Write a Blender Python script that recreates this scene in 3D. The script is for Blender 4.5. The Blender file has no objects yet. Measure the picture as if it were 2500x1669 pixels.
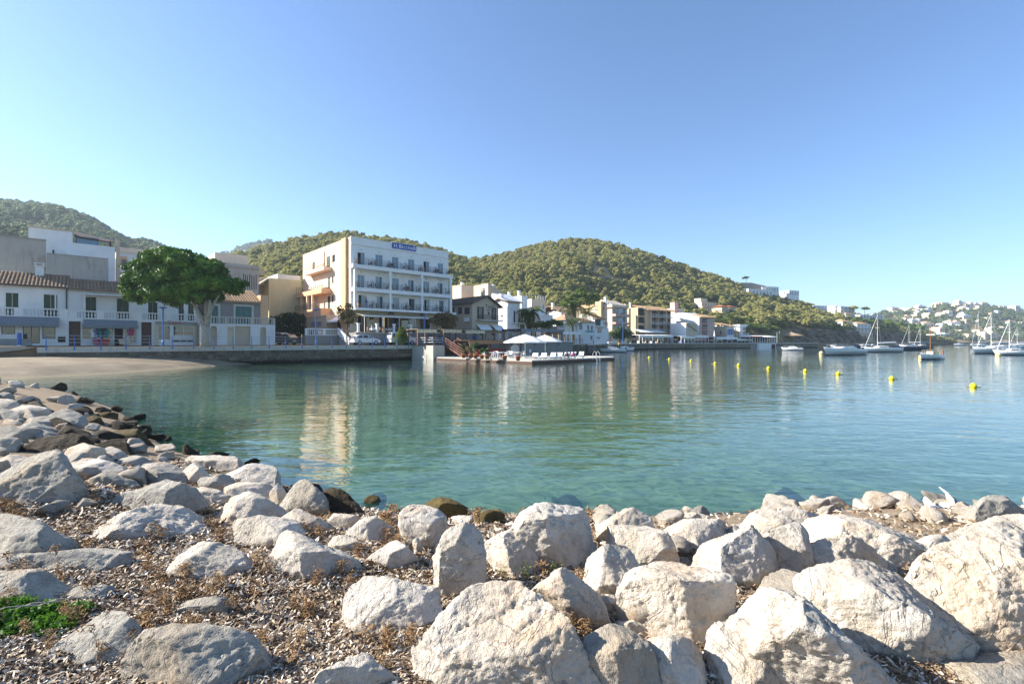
import bpy, bmesh, math, random
import numpy as np
from mathutils import Vector, Matrix
R = math.radians
SC = bpy.context.scene
COL = SC.collection

# ------------------------------------------------------------------ camera, sky, sun, exposure
FPX, CX, CY, EYE = 1140.0, 1250.0, 834.5, 2.5      # focal length in pixels of the 2500 px picture, eye height over the water
cam_d = bpy.data.cameras.new('camera'); cam = bpy.data.objects.new('camera', cam_d); COL.objects.link(cam)
cam.location = (0, 0, EYE); cam.rotation_euler = (R(90), 0, 0)
cam_d.sensor_width = 36; cam_d.lens = 36 * FPX / 2500; cam_d.clip_start = 0.05; cam_d.clip_end = 6000
cam_d.dof.use_dof = False
SC.camera = cam
SUN_EL = R(29); SUN_H = Vector((-0.993, 0.12))    # horizontal direction towards the sun
w = bpy.data.worlds.new('World'); SC.world = w; w.use_nodes = True
nt = w.node_tree; bg = nt.nodes['Background']
sky = nt.nodes.new('ShaderNodeTexSky'); sky.sky_type = 'NISHITA'; sky.sun_disc = False
sky.sun_elevation = SUN_EL; sky.sun_rotation = math.atan2(SUN_H.x, SUN_H.y)
sky.altitude = 10; sky.air_density = 1.0; sky.dust_density = 0.4; sky.ozone_density = 6.0
nt.links.new(sky.outputs[0], bg.inputs[0]); bg.inputs[1].default_value = 0.080
sun_d = bpy.data.lights.new('sun', 'SUN'); sun = bpy.data.objects.new('sun', sun_d); COL.objects.link(sun)
sun_d.energy = 4.4; sun_d.angle = R(0.53); sun_d.color = (1.0, 0.945, 0.86)
sdir = Vector((SUN_H.x * math.cos(SUN_EL), SUN_H.y * math.cos(SUN_EL), math.sin(SUN_EL)))
sun.rotation_euler = sdir.to_track_quat('Z', 'Y').to_euler(); sun.location = (-40, 20, 60)
SC.view_settings.view_transform = 'Standard'; SC.view_settings.look = 'None'
SC.view_settings.exposure = 1.58; SC.view_settings.gamma = 1.0; SC.view_settings.use_curve_mapping = False
SC.render.engine = 'CYCLES'
SC.cycles.use_denoising = True; SC.cycles.max_bounces = 8; SC.cycles.transparent_max_bounces = 12
SC.cycles.diffuse_bounces = 3; SC.cycles.glossy_bounces = 3; SC.cycles.transmission_bounces = 4; SC.cycles.volume_bounces = 0
SC.cycles.caustics_reflective = False; SC.cycles.caustics_refractive = False

# ------------------------------------------------------------------ helpers
def P(u, v, Y):                                     # a point seen at pixel (u, v), Y metres ahead
    return Vector(((u - CX) / FPX * Y, Y, EYE + (CY - v) / FPX * Y))
def G(u, v, z=0.0):                                 # the point of the level z seen at pixel (u, v)
    return P(u, v, (EYE - z) * FPX / (v - CY))

# gradient noise on arrays
_rs = np.random.RandomState(7); _perm = _rs.permutation(256).astype(np.int64); _perm = np.concatenate([_perm, _perm, _perm])
_g = _rs.normal(size=(256, 3)); _g /= np.linalg.norm(_g, axis=1)[:, None]
def noise3(p):
    p = np.asarray(p, float); i = np.floor(p).astype(np.int64); f = p - i; i &= 255
    t = f * f * f * (f * (f * 6 - 15) + 10); out = 0.0
    for dx in (0, 1):
        wx = t[:, 0] if dx else 1 - t[:, 0]
        for dy in (0, 1):
            wy = t[:, 1] if dy else 1 - t[:, 1]
            for dz in (0, 1):
                wz = t[:, 2] if dz else 1 - t[:, 2]
                h = _perm[_perm[_perm[(i[:, 0] + dx) & 255] + ((i[:, 1] + dy) & 255)] + ((i[:, 2] + dz) & 255)]
                g = _g[h]
                out = out + wx * wy * wz * (g[:, 0] * (f[:, 0] - dx) + g[:, 1] * (f[:, 1] - dy) + g[:, 2] * (f[:, 2] - dz))
    return out
def fbm(p, octv=4, gain=0.5, lac=2.03):
    p = np.asarray(p, float); a = 1.0; s = 0.0
    for k in range(octv):
        s = s + a * noise3(p + 17.3 * k); p = p * lac; a *= gain
    return s

class MB:                                           # collects shapes; build() links them as ONE mesh object
    def __init__(s): s.v = []; s.f = []
    def add(s, vs, fs):
        n = len(s.v); s.v += [tuple(q) for q in vs]; s.f += [tuple(n + i for i in f) for f in fs]; return s
    def quad(s, a, b, c, d): return s.add((a, b, c, d), ((0, 1, 2, 3),))
    def box(s, x0, x1, y0, y1, z0, z1):
        x0, x1 = min(x0, x1), max(x0, x1); y0, y1 = min(y0, y1), max(y0, y1); z0, z1 = min(z0, z1), max(z0, z1)
        return s.add([(x0,y0,z0),(x1,y0,z0),(x1,y1,z0),(x0,y1,z0),(x0,y0,z1),(x1,y0,z1),(x1,y1,z1),(x0,y1,z1)],
                     [(0,3,2,1),(4,5,6,7),(0,1,5,4),(1,2,6,5),(2,3,7,6),(3,0,4,7)])
    def bar(s, a, b, w, h=None):                    # a square bar from a to b
        a, b = Vector(a), Vector(b); d = (b - a).normalized(); h = h or w
        up = Vector((0, 0, 1)) if abs(d.z) < 0.95 else Vector((0, 1, 0))
        x = d.cross(up).normalized() * (w / 2); y = x.cross(d).normalized() * (h / 2)
        vs = [a - x - y, a + x - y, a + x + y, a - x + y, b - x - y, b + x - y, b + x + y, b - x + y]
        return s.add(vs, [(0,3,2,1),(4,5,6,7),(0,1,5,4),(1,2,6,5),(2,3,7,6),(3,0,4,7)])
    def tube(s, pts, rs, n=8, cap=True):            # a tube through points with radii
        pts = [Vector(p) for p in pts]
        if not hasattr(rs, '__len__'): rs = [rs] * len(pts)
        base = len(s.v); px = None
        for i, p in enumerate(pts):
            d = (pts[min(i + 1, len(pts) - 1)] - pts[max(i - 1, 0)]).normalized()
            if px is None:
                up = Vector((0, 0, 1)) if abs(d.z) < 0.9 else Vector((1, 0, 0)); px = d.cross(up).normalized()
            else: px = (px - d * px.dot(d)).normalized()
            py = d.cross(px)
            for k in range(n):
                a = 2 * math.pi * k / n; q = p + (px * math.cos(a) + py * math.sin(a)) * rs[i]; s.v.append(tuple(q))
        for i in range(len(pts) - 1):
            for k in range(n):
                a = base + i * n + k; b = base + i * n + (k + 1) % n
                s.f.append((a, b, b + n, a + n))
        if cap:
            s.f.append(tuple(base + k for k in range(n))[::-1]); s.f.append(tuple(base + (len(pts) - 1) * n + k for k in range(n)))
        return s
    def lathe(s, prof, c=(0, 0, 0), n=12):          # profile (r, z) turned about a vertical axis
        base = len(s.v)
        for r, z in prof:
            for k in range(n):
                a = 2 * math.pi * k / n; s.v.append((c[0] + r * math.cos(a), c[1] + r * math.sin(a), c[2] + z))
        for i in range(len(prof) - 1):
            for k in range(n):
                a = base + i * n + k; b = base + i * n + (k + 1) % n; s.f.append((a, b, b + n, a + n))
        s.f.append(tuple(base + k for k in range(n))[::-1]); s.f.append(tuple(base + (len(prof) - 1) * n + k for k in range(n)))
        return s
    def prism(s, poly, lo, hi, axis='y'):           # polygon pushed along an axis; poly holds the two other coordinates
        def mk(p, t):
            return {'y': (p[0], t, p[1]), 'x': (t, p[0], p[1]), 'z': (p[0], p[1], t)}[axis]
        n = len(poly); vs = [mk(p, lo) for p in poly] + [mk(p, hi) for p in poly]
        fs = [tuple(range(n))[::-1], tuple(range(n, 2 * n))] + [(i, (i + 1) % n, n + (i + 1) % n, n + i) for i in range(n)]
        return s.add(vs, fs)
    def build(s, name, mat, parent=None, smooth=False, bevel=0, fix=True):
        me = bpy.data.meshes.new(name); me.from_pydata(s.v, [], s.f)
        if fix:
            bm = bmesh.new(); bm.from_mesh(me); bmesh.ops.recalc_face_normals(bm, faces=bm.faces); bm.to_mesh(me); bm.free()
        return link(name, me, mat, parent, smooth, bevel)

def link(name, me, mat, parent=None, smooth=False, bevel=0):
    o = bpy.data.objects.new(name, me); COL.objects.link(o)
    if mat is not None and len(me.materials) == 0: me.materials.append(mat if not isinstance(mat, str) else M[mat])
    if smooth: me.polygons.foreach_set('use_smooth', [True] * len(me.polygons))
    if parent is not None: o.parent = parent
    if bevel:
        m = o.modifiers.new('bevel', 'BEVEL'); m.width = bevel; m.segments = 1; m.limit_method = 'ANGLE'; m.angle_limit = R(50)
    return o
def tag(o, label=None, cat=None, group=None, kind=None):
    if label: o['label'] = label
    if cat: o['category'] = cat
    if group: o['group'] = group
    if kind: o['kind'] = kind
    return o
def thing(name, label, cat, loc=(0, 0, 0), rz=0.0, group=None):
    o = bpy.data.objects.new(name, None); COL.objects.link(o); o.location = loc; o.rotation_euler = (0, 0, rz)
    o.empty_display_size = 0.2
    return tag(o, label, cat, group)
def share(name, me, parent, loc=(0, 0, 0), rz=0.0, sc=None):   # another object on the same mesh data
    o = bpy.data.objects.new(name, me); COL.objects.link(o); o.parent = parent; o.location = loc; o.rotation_euler = (0, 0, rz)
    if sc: o.scale = sc
    return o
_kids = {}
def copy_tree(o, parent=None, loc=None, rz=None, scale=None, label=None, group=None):
    c = o.copy(); COL.objects.link(c); c.parent = parent
    if loc is not None: c.location = loc
    if rz is not None: c.rotation_euler = (0, 0, rz)
    if scale is not None: c.scale = scale
    if label: c['label'] = label
    if group: c['group'] = group
    if o not in _kids: _kids[o] = list(o.children)
    for ch in _kids[o]: copy_tree(ch, c)
    return c

# ------------------------------------------------------------------ materials
M = {}
def hexc(h):
    h = h.lstrip('#'); c = [int(h[i:i + 2], 16) / 255 for i in (0, 2, 4)]
    return tuple((x / 12.92 if x <= 0.04045 else ((x + 0.055) / 1.055) ** 2.4) for x in c) + (1,)
class N:                                            # short-hand for node building
    def __init__(s, name):
        s.m = bpy.data.materials.new(name); s.m.use_nodes = True; s.t = s.m.node_tree
        s.b = s.t.nodes['Principled BSDF']; s.out = s.t.nodes['Material Output']; M[name] = s.m
    def n(s, typ, **kw):
        o = s.t.nodes.new('ShaderNode' + typ)
        for k, v in kw.items():
            if k.startswith('i_'):
                key = k[2:]; key = int(key) if key.isdigit() else key.replace('_', ' ')
                s.set(o.inputs[key], v)
            else: setattr(o, k, v)
        return o
    def set(s, inp, v):
        if hasattr(v, 'is_output'): s.t.links.new(v, inp)
        elif hasattr(v, 'outputs'): s.t.links.new(v.outputs[0], inp)
        else: inp.default_value = v
    def coord(s, which='Object', scale=None):
        tc = s.n('TexCoord'); o = tc.outputs[which]
        if scale is None: return o
        mp = s.n('Mapping'); s.t.links.new(o, mp.inputs[0]); mp.inputs['Scale'].default_value = scale if hasattr(scale, '__len__') else (scale,) * 3
        return mp.outputs[0]
    def pos(s): return s.n('NewGeometry').outputs['Position']
    def noise(s, vec, scale, detail=4, rough=0.55, dist=0.0):
        o = s.n('TexNoise'); s.set(o.inputs['Vector'], vec); o.inputs['Scale'].default_value = scale; o.inputs['Detail'].default_value = detail
        o.inputs['Roughness'].default_value = rough; o.inputs['Distortion'].default_value = dist
        return o.outputs['Fac']
    def ramp(s, fac, stops, mode='LINEAR'):
        o = s.n('ValToRGB'); s.set(o.inputs[0], fac); cr = o.color_ramp; cr.interpolation = mode
        while len(cr.elements) < len(stops): cr.elements.new(0.5)
        for e, (p, c) in zip(cr.elements, stops):
            e.position = p; e.color = c if hasattr(c, '__len__') else (c, c, c, 1)
        return o.outputs[0]
    def mix(s, fac, a, b, typ='MIX'):
        o = s.n('Mix', data_type='RGBA', blend_type=typ); s.set(o.inputs[0], fac); s.set(o.inputs[6], a); s.set(o.inputs[7], b)
        return o.outputs[2]
    def math(s, op, a, b=0.0, clamp=False):
        o = s.n('Math', operation=op, use_clamp=clamp); s.set(o.inputs[0], a); s.set(o.inputs[1], b); return o.outputs[0]
    def bump(s, h, strength=0.3, dist=0.02, normal=None):
        o = s.n('Bump'); s.set(o.inputs['Height'], h); o.inputs['Strength'].default_value = strength; o.inputs['Distance'].default_value = dist
        if normal is not None: s.set(o.inputs['Normal'], normal)
        return o.outputs[0]
    def fin(s, col=None, rough=0.8, normal=None, metal=0.0, spec=None):
        if col is not None: s.set(s.b.inputs['Base Color'], col)
        s.set(s.b.inputs['Roughness'], rough); s.b.inputs['Metallic'].default_value = metal
        if spec is not None: s.b.inputs['Specular IOR Level'].default_value = spec
        if normal is not None: s.set(s.b.inputs['Normal'], normal)
        return s.m
def plain(name, hx, rough=0.6, metal=0.0, var=0.12, scale=3.0, spec=None, per=True):
    s = N(name); c = hexc(hx); v = s.coord('Object')
    f = s.noise(v, scale, 5, 0.6)
    col = s.mix(s.ramp(f, [(0.3, 0.0), (0.7, 1.0)]), tuple(x * (1 - var) for x in c[:3]) + (1,), tuple(min(1, x * (1 + var)) for x in c[:3]) + (1,))
    return s.fin(col, rough, None, metal, spec)
def plaster(name, hx, stain=0.35, stainhx='#8d877c', rough=0.9):
    s = N(name); c = hexc(hx); v = s.coord('Object')
    f = s.noise(v, 0.7, 6, 0.65); st = s.noise(s.coord('Object', (1.6, 1.6, 0.35)), 1.0, 6, 0.7)
    col = s.mix(s.ramp(f, [(0.3, 0.0), (0.75, 1.0)]), tuple(x * 0.86 for x in c[:3]) + (1,), c)
    col = s.mix(s.math('MULTIPLY', s.ramp(st, [(0.52, 0.0), (0.74, 1.0)]), stain), col, hexc(stainhx))
    g = s.noise(v, 35, 3, 0.6)
    return s.fin(col, rough, s.bump(g, 0.25, 0.01), spec=0.25)
def glass(name, hx='#1d2429', rough=0.06):
    s = N(name); v = s.coord('Object'); n = s.noise(v, 0.8, 2)
    s.fin(hexc(hx), rough, s.bump(n, 0.08, 0.05)); s.b.inputs['Specular IOR Level'].default_value = 0.9
    return s.m
# ------------------------------------------------------------------ landscape materials
def mat_water():
    s = N('sea_water'); t = s.t; t.nodes.remove(s.b)
    pos = s.pos()
    def wave(sx, sy, rot, scale, det, rough=0.5):
        mp = s.n('Mapping'); t.links.new(pos, mp.inputs[0]); mp.inputs['Rotation'].default_value = (0, 0, R(rot)); mp.inputs['Scale'].default_value = (sx, sy, 1)
        return s.noise(mp.outputs[0], scale, det, rough, 0.4)
    h = s.math('ADD', s.math('MULTIPLY', wave(0.45, 1.0, 20, 0.9, 3), 1.0), s.math('MULTIPLY', wave(0.45, 1.0, -12, 2.6, 3, 0.55), 0.5))
    h = s.math('ADD', h, s.math('MULTIPLY', wave(0.3, 1.0, 35, 0.16, 2), 1.6))
    calm = s.ramp(s.noise(pos, 0.035, 3, 0.5), [(0.35, 0.55), (0.7, 1.0)])
    h = s.math('MULTIPLY', h, calm)
    nb = s.n('Bump'); s.set(nb.inputs['Height'], h); nb.inputs['Strength'].default_value = 1.0; nb.inputs['Distance'].default_value = 0.046
    lw = s.n('LayerWeight'); lw.inputs['Blend'].default_value = 0.5; s.set(lw.inputs['Normal'], nb); fr = s.math('ADD', s.math('MULTIPLY', s.math('POWER', lw.outputs['Facing'], 5.0), 0.97), 0.022, True)
    gl = s.n('BsdfGlossy'); gl.inputs['Roughness'].default_value = 0.03; gl.inputs['Color'].default_value = (1, 1, 1, 1); s.set(gl.inputs['Normal'], nb)
    tr = s.n('BsdfTransparent'); tr.inputs['Color'].default_value = (0.40, 0.54, 0.47, 1)
    df = s.n('BsdfDiffuse'); df.inputs['Color'].default_value = (0.04, 0.20, 0.17, 1)
    body = s.n('MixShader'); body.inputs[0].default_value = 0.13; t.links.new(tr.outputs[0], body.inputs[1]); t.links.new(df.outputs[0], body.inputs[2])
    mx = s.n('MixShader'); s.set(mx.inputs[0], fr); t.links.new(body.outputs[0], mx.inputs[1]); t.links.new(gl.outputs[0], mx.inputs[2])
    t.links.new(mx.outputs[0], s.out.inputs[0])
mat_water()
def mat_seabed():
    s = N('seabed_sand'); p = s.pos()
    n1 = s.noise(p, 0.35, 5, 0.6, 0.6); n2 = s.noise(p, 2.2, 4, 0.6, 1.2); n3 = s.noise(p, 0.06, 4, 0.55)
    sand = s.mix(s.ramp(n2, [(0.35, 0.0), (0.66, 1.0)]), hexc('#77845f'), hexc('#d6cfa6'))  # sand colour; its light and dark mottling paints in rippling sunlight (caustics)
    weed = s.mix(n2, hexc('#1c2a1c'), hexc('#4c4a26'))
    f = s.math('MAXIMUM', s.ramp(n1, [(0.56, 0.0), (0.66, 1.0)]), s.ramp(n3, [(0.52, 0.0), (0.62, 0.9)]))
    at = s.n('Attribute', attribute_name='weed'); f = s.math('MAXIMUM', s.math('MULTIPLY', f, 0.4), s.math('MULTIPLY', at.outputs['Fac'], s.ramp(n2, [(0.2, 1.0), (0.75, 0.55)])), True)
    s.fin(s.mix(f, sand, weed), 0.95, spec=0.1)
mat_seabed()
def mat_sand():
    s = N('beach_sand'); p = s.pos()
    n1 = s.noise(p, 0.5, 5, 0.6); n2 = s.noise(p, 9, 4, 0.7); wet = s.n('SeparateXYZ'); s.set(wet.inputs[0], p)
    c = s.mix(s.ramp(n1, [(0.35, 0.0), (0.7, 1.0)]), hexc('#7f7260'), hexc('#9a8c76'))
    c = s.mix(s.math('MULTIPLY', s.ramp(n2, [(0.45, 0.0), (0.72, 1.0)]), s.ramp(s.noise(p, 0.8, 3), [(0.45, 0.0), (0.6, 0.7)])), c, hexc('#5d4a33'))
    c = s.mix(s.ramp(wet.outputs[2], [(0.0, 1.0), (0.16, 0.0)]), c, hexc('#8d8168'))
    s.fin(c, 0.95, s.bump(n2, 0.5, 0.05), spec=0.15)
mat_sand()
def mat_shore():
    s = N('shore_litter_ground'); p = s.pos()
    n1 = s.noise(p, 1.3, 5, 0.6); n2 = s.noise(p, 38, 3, 0.7); n3 = s.noise(p, 90, 2, 0.6)
    c = s.mix(n1, hexc('#76614a'), hexc('#98846a'))
    c = s.mix(s.ramp(n2, [(0.4, 0.0), (0.62, 1.0)]), c, hexc('#ab9a84')); c = s.mix(s.ramp(n3, [(0.55, 0.0), (0.68, 1.0)]), c, hexc('#4e3d2c'))
    s.fin(c, 0.95, s.bump(s.math('ADD', n2, s.math('MULTIPLY', n3, 0.5)), 0.9, 0.03), spec=0.15)
mat_shore()
def mat_hill():
    s = N('hill_scrub'); p = s.pos()
    n1 = s.noise(p, 0.03, 6, 0.62); n2 = s.noise(p, 0.35, 4, 0.65); n3 = s.noise(p, 0.09, 5, 0.6)
    c = s.mix(s.ramp(n2, [(0.35, 0.0), (0.65, 1.0)]), hexc('#5c5634'), hexc('#8a7a56'))
    c = s.mix(s.ramp(n1, [(0.5, 0.0), (0.66, 1.0)]), c, hexc('#a58d6a'))
    c = s.mix(s.ramp(n3, [(0.6, 0.0), (0.68, 1.0)]), c, hexc('#a59c8c'))
    s.fin(c, 0.95, s.bump(n2, 0.6, 0.6), spec=0.1)
mat_hill()
def mat_leaf(name, a, b, c2, trans=0.35):
    s = N(name); t = s.t; oi = s.n('ObjectInfo'); p = s.pos()
    n1 = s.noise(p, 0.9, 3, 0.6)
    col = s.mix(oi.outputs['Random'], hexc(a), hexc(b)); col = s.mix(s.ramp(oi.outputs['Random'], [(0.0, 0.45), (0.3, 0.0)]), col, tuple(x * .45 for x in hexc(a)[:3]) + (1,)); col = s.mix(s.ramp(oi.outputs['Random'], [(0.82, 0.0), (0.9, 0.5)]), col, hexc('#7d735c')) if 'pine' in name else col; col = s.mix(s.ramp(n1, [(0.4, 0.0), (0.7, 0.75)]), col, hexc(c2))
    s.fin(col, 0.6, spec=0.25)
    tl = s.n('BsdfTranslucent'); s.set(tl.inputs[0], col)
    mx = s.n('MixShader'); mx.inputs[0].default_value = trans
    t.links.new(s.b.outputs[0], mx.inputs[1]); t.links.new(tl.outputs[0], mx.inputs[2]); t.links.new(mx.outputs[0], s.out.inputs[0])
mat_leaf('pine_needles', '#7a7d46', '#a39f58', '#b8b06c')
mat_leaf('bright_pine_needles', '#4e6428', '#62792e', '#7e8f3c')
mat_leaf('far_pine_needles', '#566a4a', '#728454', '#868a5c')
mat_leaf('ficus_leaves', '#304e18', '#39601b', '#7fa038', 0.1)
mat_leaf('palm_leaves', '#3f5624', '#55682c', '#77803e', 0.2)
mat_leaf('dry_leaves', '#6b5a3a', '#86704a', '#5c5c30', 0.3)
mat_leaf('shrub_leaves', '#2f4420', '#41562a', '#566b34', 0.3)
mat_leaf('succulent_leaves', '#3f6a1c', '#4d7c24', '#79a53c', 0.35)
mat_leaf('pale_herb_leaves', '#6f7f4a', '#84905a', '#a3ac78', 0.3)
plain('bark', '#6c5c4a', 0.9, var=0.3, scale=8); plain('pale_bark', '#a39a8c', 0.9, var=0.25, scale=5)
def mat_cliff():
    s = N('cliff_rock'); p = s.pos(); n1 = s.noise(p, 0.22, 6, 0.65); n2 = s.noise(p, 1.3, 5, 0.65)
    c = s.mix(s.ramp(n1, [(0.35, 0.0), (0.65, 1.0)]), hexc('#4a4238'), hexc('#877a66')); c = s.mix(s.ramp(n2, [(0.5, 0.0), (0.75, 0.6)]), c, hexc('#a89a80'))
    s.fin(c, 0.95, s.bump(n2, 0.9, 0.8), spec=0.15)
mat_cliff()
def mat_asphalt():
    s = N('asphalt'); p = s.pos(); n1 = s.noise(p, 0.4, 4, 0.6); n2 = s.noise(p, 30, 2)
    s.fin(s.mix(n1, hexc('#4a4a4a'), hexc('#646260')), 0.9, s.bump(n2, 0.3, 0.01), spec=0.2)
mat_asphalt()
plain('earth', '#7b6a50', 0.95, var=0.25, scale=0.4)

# ------------------------------------------------------------------ the quay line and its frame
ANG = R(43); D1 = Vector((math.cos(ANG), math.sin(ANG))); PB = Vector((-math.sin(ANG), math.cos(ANG)))
W0 = Vector((-40.5, 44.0))
def W(a, b, z=0.0):                                 # a along the quay to the far end, b inland, z up
    q = W0 + D1 * a + PB * b; return Vector((q.x, q.y, z))
def on_plane(u, b):                                 # where the view through column u meets the plane b: a, depth
    k = (u - CX) / FPX; o = W0 + PB * b; t = (k * o.y - o.x) / (D1.x - k * D1.y)
    return t, o.y + D1.y * t
def on_side(u, a):                                  # the same for the cross plane a: b, depth
    k = (u - CX) / FPX; o = W0 + D1 * a; t = (k * o.y - o.x) / (PB.x - k * PB.y)
    return t, o.y + PB.y * t
def zat(v, Y): return EYE + (CY - v) / FPX * Y

# ------------------------------------------------------------------ shore, beach, seabed
SHORE = np.array([(60, 12), (30, 9), (14, 7.4), (7.8, 7.0), (4.6, 6.9), (2.05, 6.6), (0, 6.6), (-1.5, 6.7), (-2.5, 7.2), (-4, 8.2), (-5.6, 9.6), (-7.2, 10.3),
                  (-8.75, 11.6), (-10.6, 13.5), (-14.5, 17.2), (-20.9, 22.3), (-25.8, 24.6), (-31, 25.8), (-39, 27.2), (-40, 29.5), (-33.5, 32.5), (-31.6, 37.7), (-31.6, 45.6), (-30.2, 53.5), (-29.5, 56)], float)
def sdist(x, y):                                    # distance to the shore line, positive on land
    best = np.full(x.shape, 1e9); side = np.zeros(x.shape)
    for (ax, ay), (bx, by) in zip(SHORE[:-1], SHORE[1:]):
        dx, dy = bx - ax, by - ay; t = np.clip(((x - ax) * dx + (y - ay) * dy) / (dx * dx + dy * dy), 0, 1)
        qx, qy = ax + t * dx, ay + t * dy; d = np.hypot(x - qx, y - qy); cr = dx * (y - ay) - dy * (x - ax)
        m = d < best - 1e-9; best = np.where(m, d, best); side = np.where(m, np.sign(cr), side)
    return best * np.where(side == 0, 1, side)
def ground_z(x, y):
    x = np.asarray(x, float); y = np.asarray(y, float); d = sdist(x, y)
    near = np.where(d > 0, 1.12 * (1 - np.exp(-d / 2.3)), -0.9 * (1 - np.exp(np.minimum(d, 0) / 1.1)) + 0.030 * np.minimum(d, 0))
    bch = np.where(d > 0, 1.25 * (1 - np.exp(-d / 4.0)), 0.055 * np.minimum(d, 0))
    k = np.clip((y - 25) / 4, 0, 1) * np.clip((-x - 12) / 8, 0, 1); z = near * (1 - k) + bch * k
    p = np.stack([x, y, np.zeros_like(x)], -1).reshape(-1, 3)
    nz = (fbm(p * 0.9, 3) * 0.07 + fbm(p * 4.0 + 5, 2) * 0.02).reshape(x.shape)
    return np.maximum(z + nz * np.clip(np.abs(d) / 0.8, 0, 1), -3.4)
def gz(x, y): return float(ground_z(np.array([x]), np.array([y]))[0])
def sheet(name, xs, ys, keep, mat, weed=False):
    X, Y = np.meshgrid(np.array(xs), np.array(ys)); Z = ground_z(X, Y); nx = len(xs)
    cx = (X[:-1, :-1] + X[1:, 1:]) / 2; cy = (Y[:-1, :-1] + Y[1:, 1:]) / 2
    kk = keep(cx, cy, sdist(cx, cy)); jj, ii = np.nonzero(kk); b = jj * nx + ii
    me = bpy.data.meshes.new(name)
    me.from_pydata(np.stack([X.ravel(), Y.ravel(), Z.ravel()], -1).tolist(), [], np.stack([b, b + 1, b + nx + 1, b + nx], -1).tolist())
    bm = bmesh.new(); bm.from_mesh(me); bmesh.ops.delete(bm, geom=[v for v in bm.verts if not v.link_faces], context='VERTS'); bm.to_mesh(me); bm.free()
    o = link(name, me, mat, None, True); o['kind'] = 'structure'
    if weed:
        co = np.zeros(len(me.vertices) * 3); me.vertices.foreach_get('co', co); co = co.reshape(-1, 3)
        d = -sdist(co[:, 0], co[:, 1]); nn = fbm(co * 0.45 + 3, 3)
        right = np.clip((co[:, 0] + 3.0) / 3, 0, 1); left = np.clip((-co[:, 0] - 3) / 2, 0, 1) * np.clip((co[:, 1] - 7.5) / 2, 0, 1)
        f = np.clip(1.55 - d / (0.8 + 1.9 * right + 1.8 * left) + nn * 2.2, 0, 1); deep = np.clip((co[:, 0] * .8 + d * .35 - 9) / 22, 0, .85) + fbm(co * .12 + 8, 3) * .5 * np.clip(d / 12, 0, 1); f = np.maximum(f, np.clip(deep, 0, .9))
        at = me.attributes.new('weed', 'FLOAT', 'POINT'); at.data.foreach_set('value', f)
    return o
def lin(a, b, st): return list(np.arange(a, b + 1e-6, st))
xs = lin(-62, -40, 1.0) + lin(-39.5, -12, 0.5) + lin(-11.75, 9, 0.25) + lin(10, 60, 2.0); ys = lin(-12, 0, 1.0) + lin(0.25, 14, 0.25) + lin(14.5, 60, 0.5)
beach_side = lambda x, y: (y > 28.3) & (x < -20)
def behind_wall(x, y): return ((x - W0.x) * PB.x + (y - W0.y) * PB.y) > 0.25
sheet('shore_ground', xs, ys, lambda x, y, d: (d > -0.6) & ~beach_side(x, y), 'shore_litter_ground')
sheet('beach', xs, ys, lambda x, y, d: (d > -0.6) & beach_side(x, y) & ~behind_wall(x, y), 'beach_sand')
xb = xs + lin(65, 500, 12); yb = ys + lin(61, 90, 2) + lin(95, 500, 12)
sheet('seabed', xb, yb, lambda x, y, d: (d <= -0.6) & ~behind_wall(x, y), 'seabed_sand', True)
mb = MB(); mb.quad((-70, -20, 0), (3000, -20, 0), (3000, 4000, 0), (-70, 4000, 0))
o = mb.build('sea', 'sea_water'); o['kind'] = 'structure'
mb = MB(); mb.quad((-70, 90, -3.5), (3000, -20, -3.5), (3000, 4000, -3.5), (-70, 4000, -3.5)); o = mb.build('deep_seabed', 'seabed_sand'); o['kind'] = 'structure'

# ------------------------------------------------------------------ the land behind the quays
def xy(v): return (v.x, v.y)
LAND = [xy(W(-30, 0.4)), xy(W(69, 0.4)), (15, 93), (21, 112), (27, 125), (40, 150), (52, 166), (76, 180), (102, 192), (134, 205), (180, 245), (262, 312), (330, 390), (420, 470), (620, 560), (900, 650), (2500, 900), (2500, 3500), (-2500, 3500), (-2500, 60), (-80, 15)]
mb = MB(); n = len(LAND); mb.add([(x, y, 2.04) for x, y in LAND] + [(x, y, -4) for x, y in LAND], [tuple(range(n))] + [(i, (i + 1) % n, n + (i + 1) % n, n + i) for i in range(n)])
o = mb.build('ground', 'earth'); o['kind'] = 'structure'
def strip(name, a0, a1, b0, b1, z, mat):
    mb = MB(); mb.add([W(a0, b0, z), W(a1, b0, z), W(a1, b1, z), W(a0, b1, z)], [(0, 1, 2, 3)]); o = mb.build(name, mat); o['kind'] = 'structure'; return o
strip('road', -30, 70, 1.5, 7.6, 2.075, 'asphalt')

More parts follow.
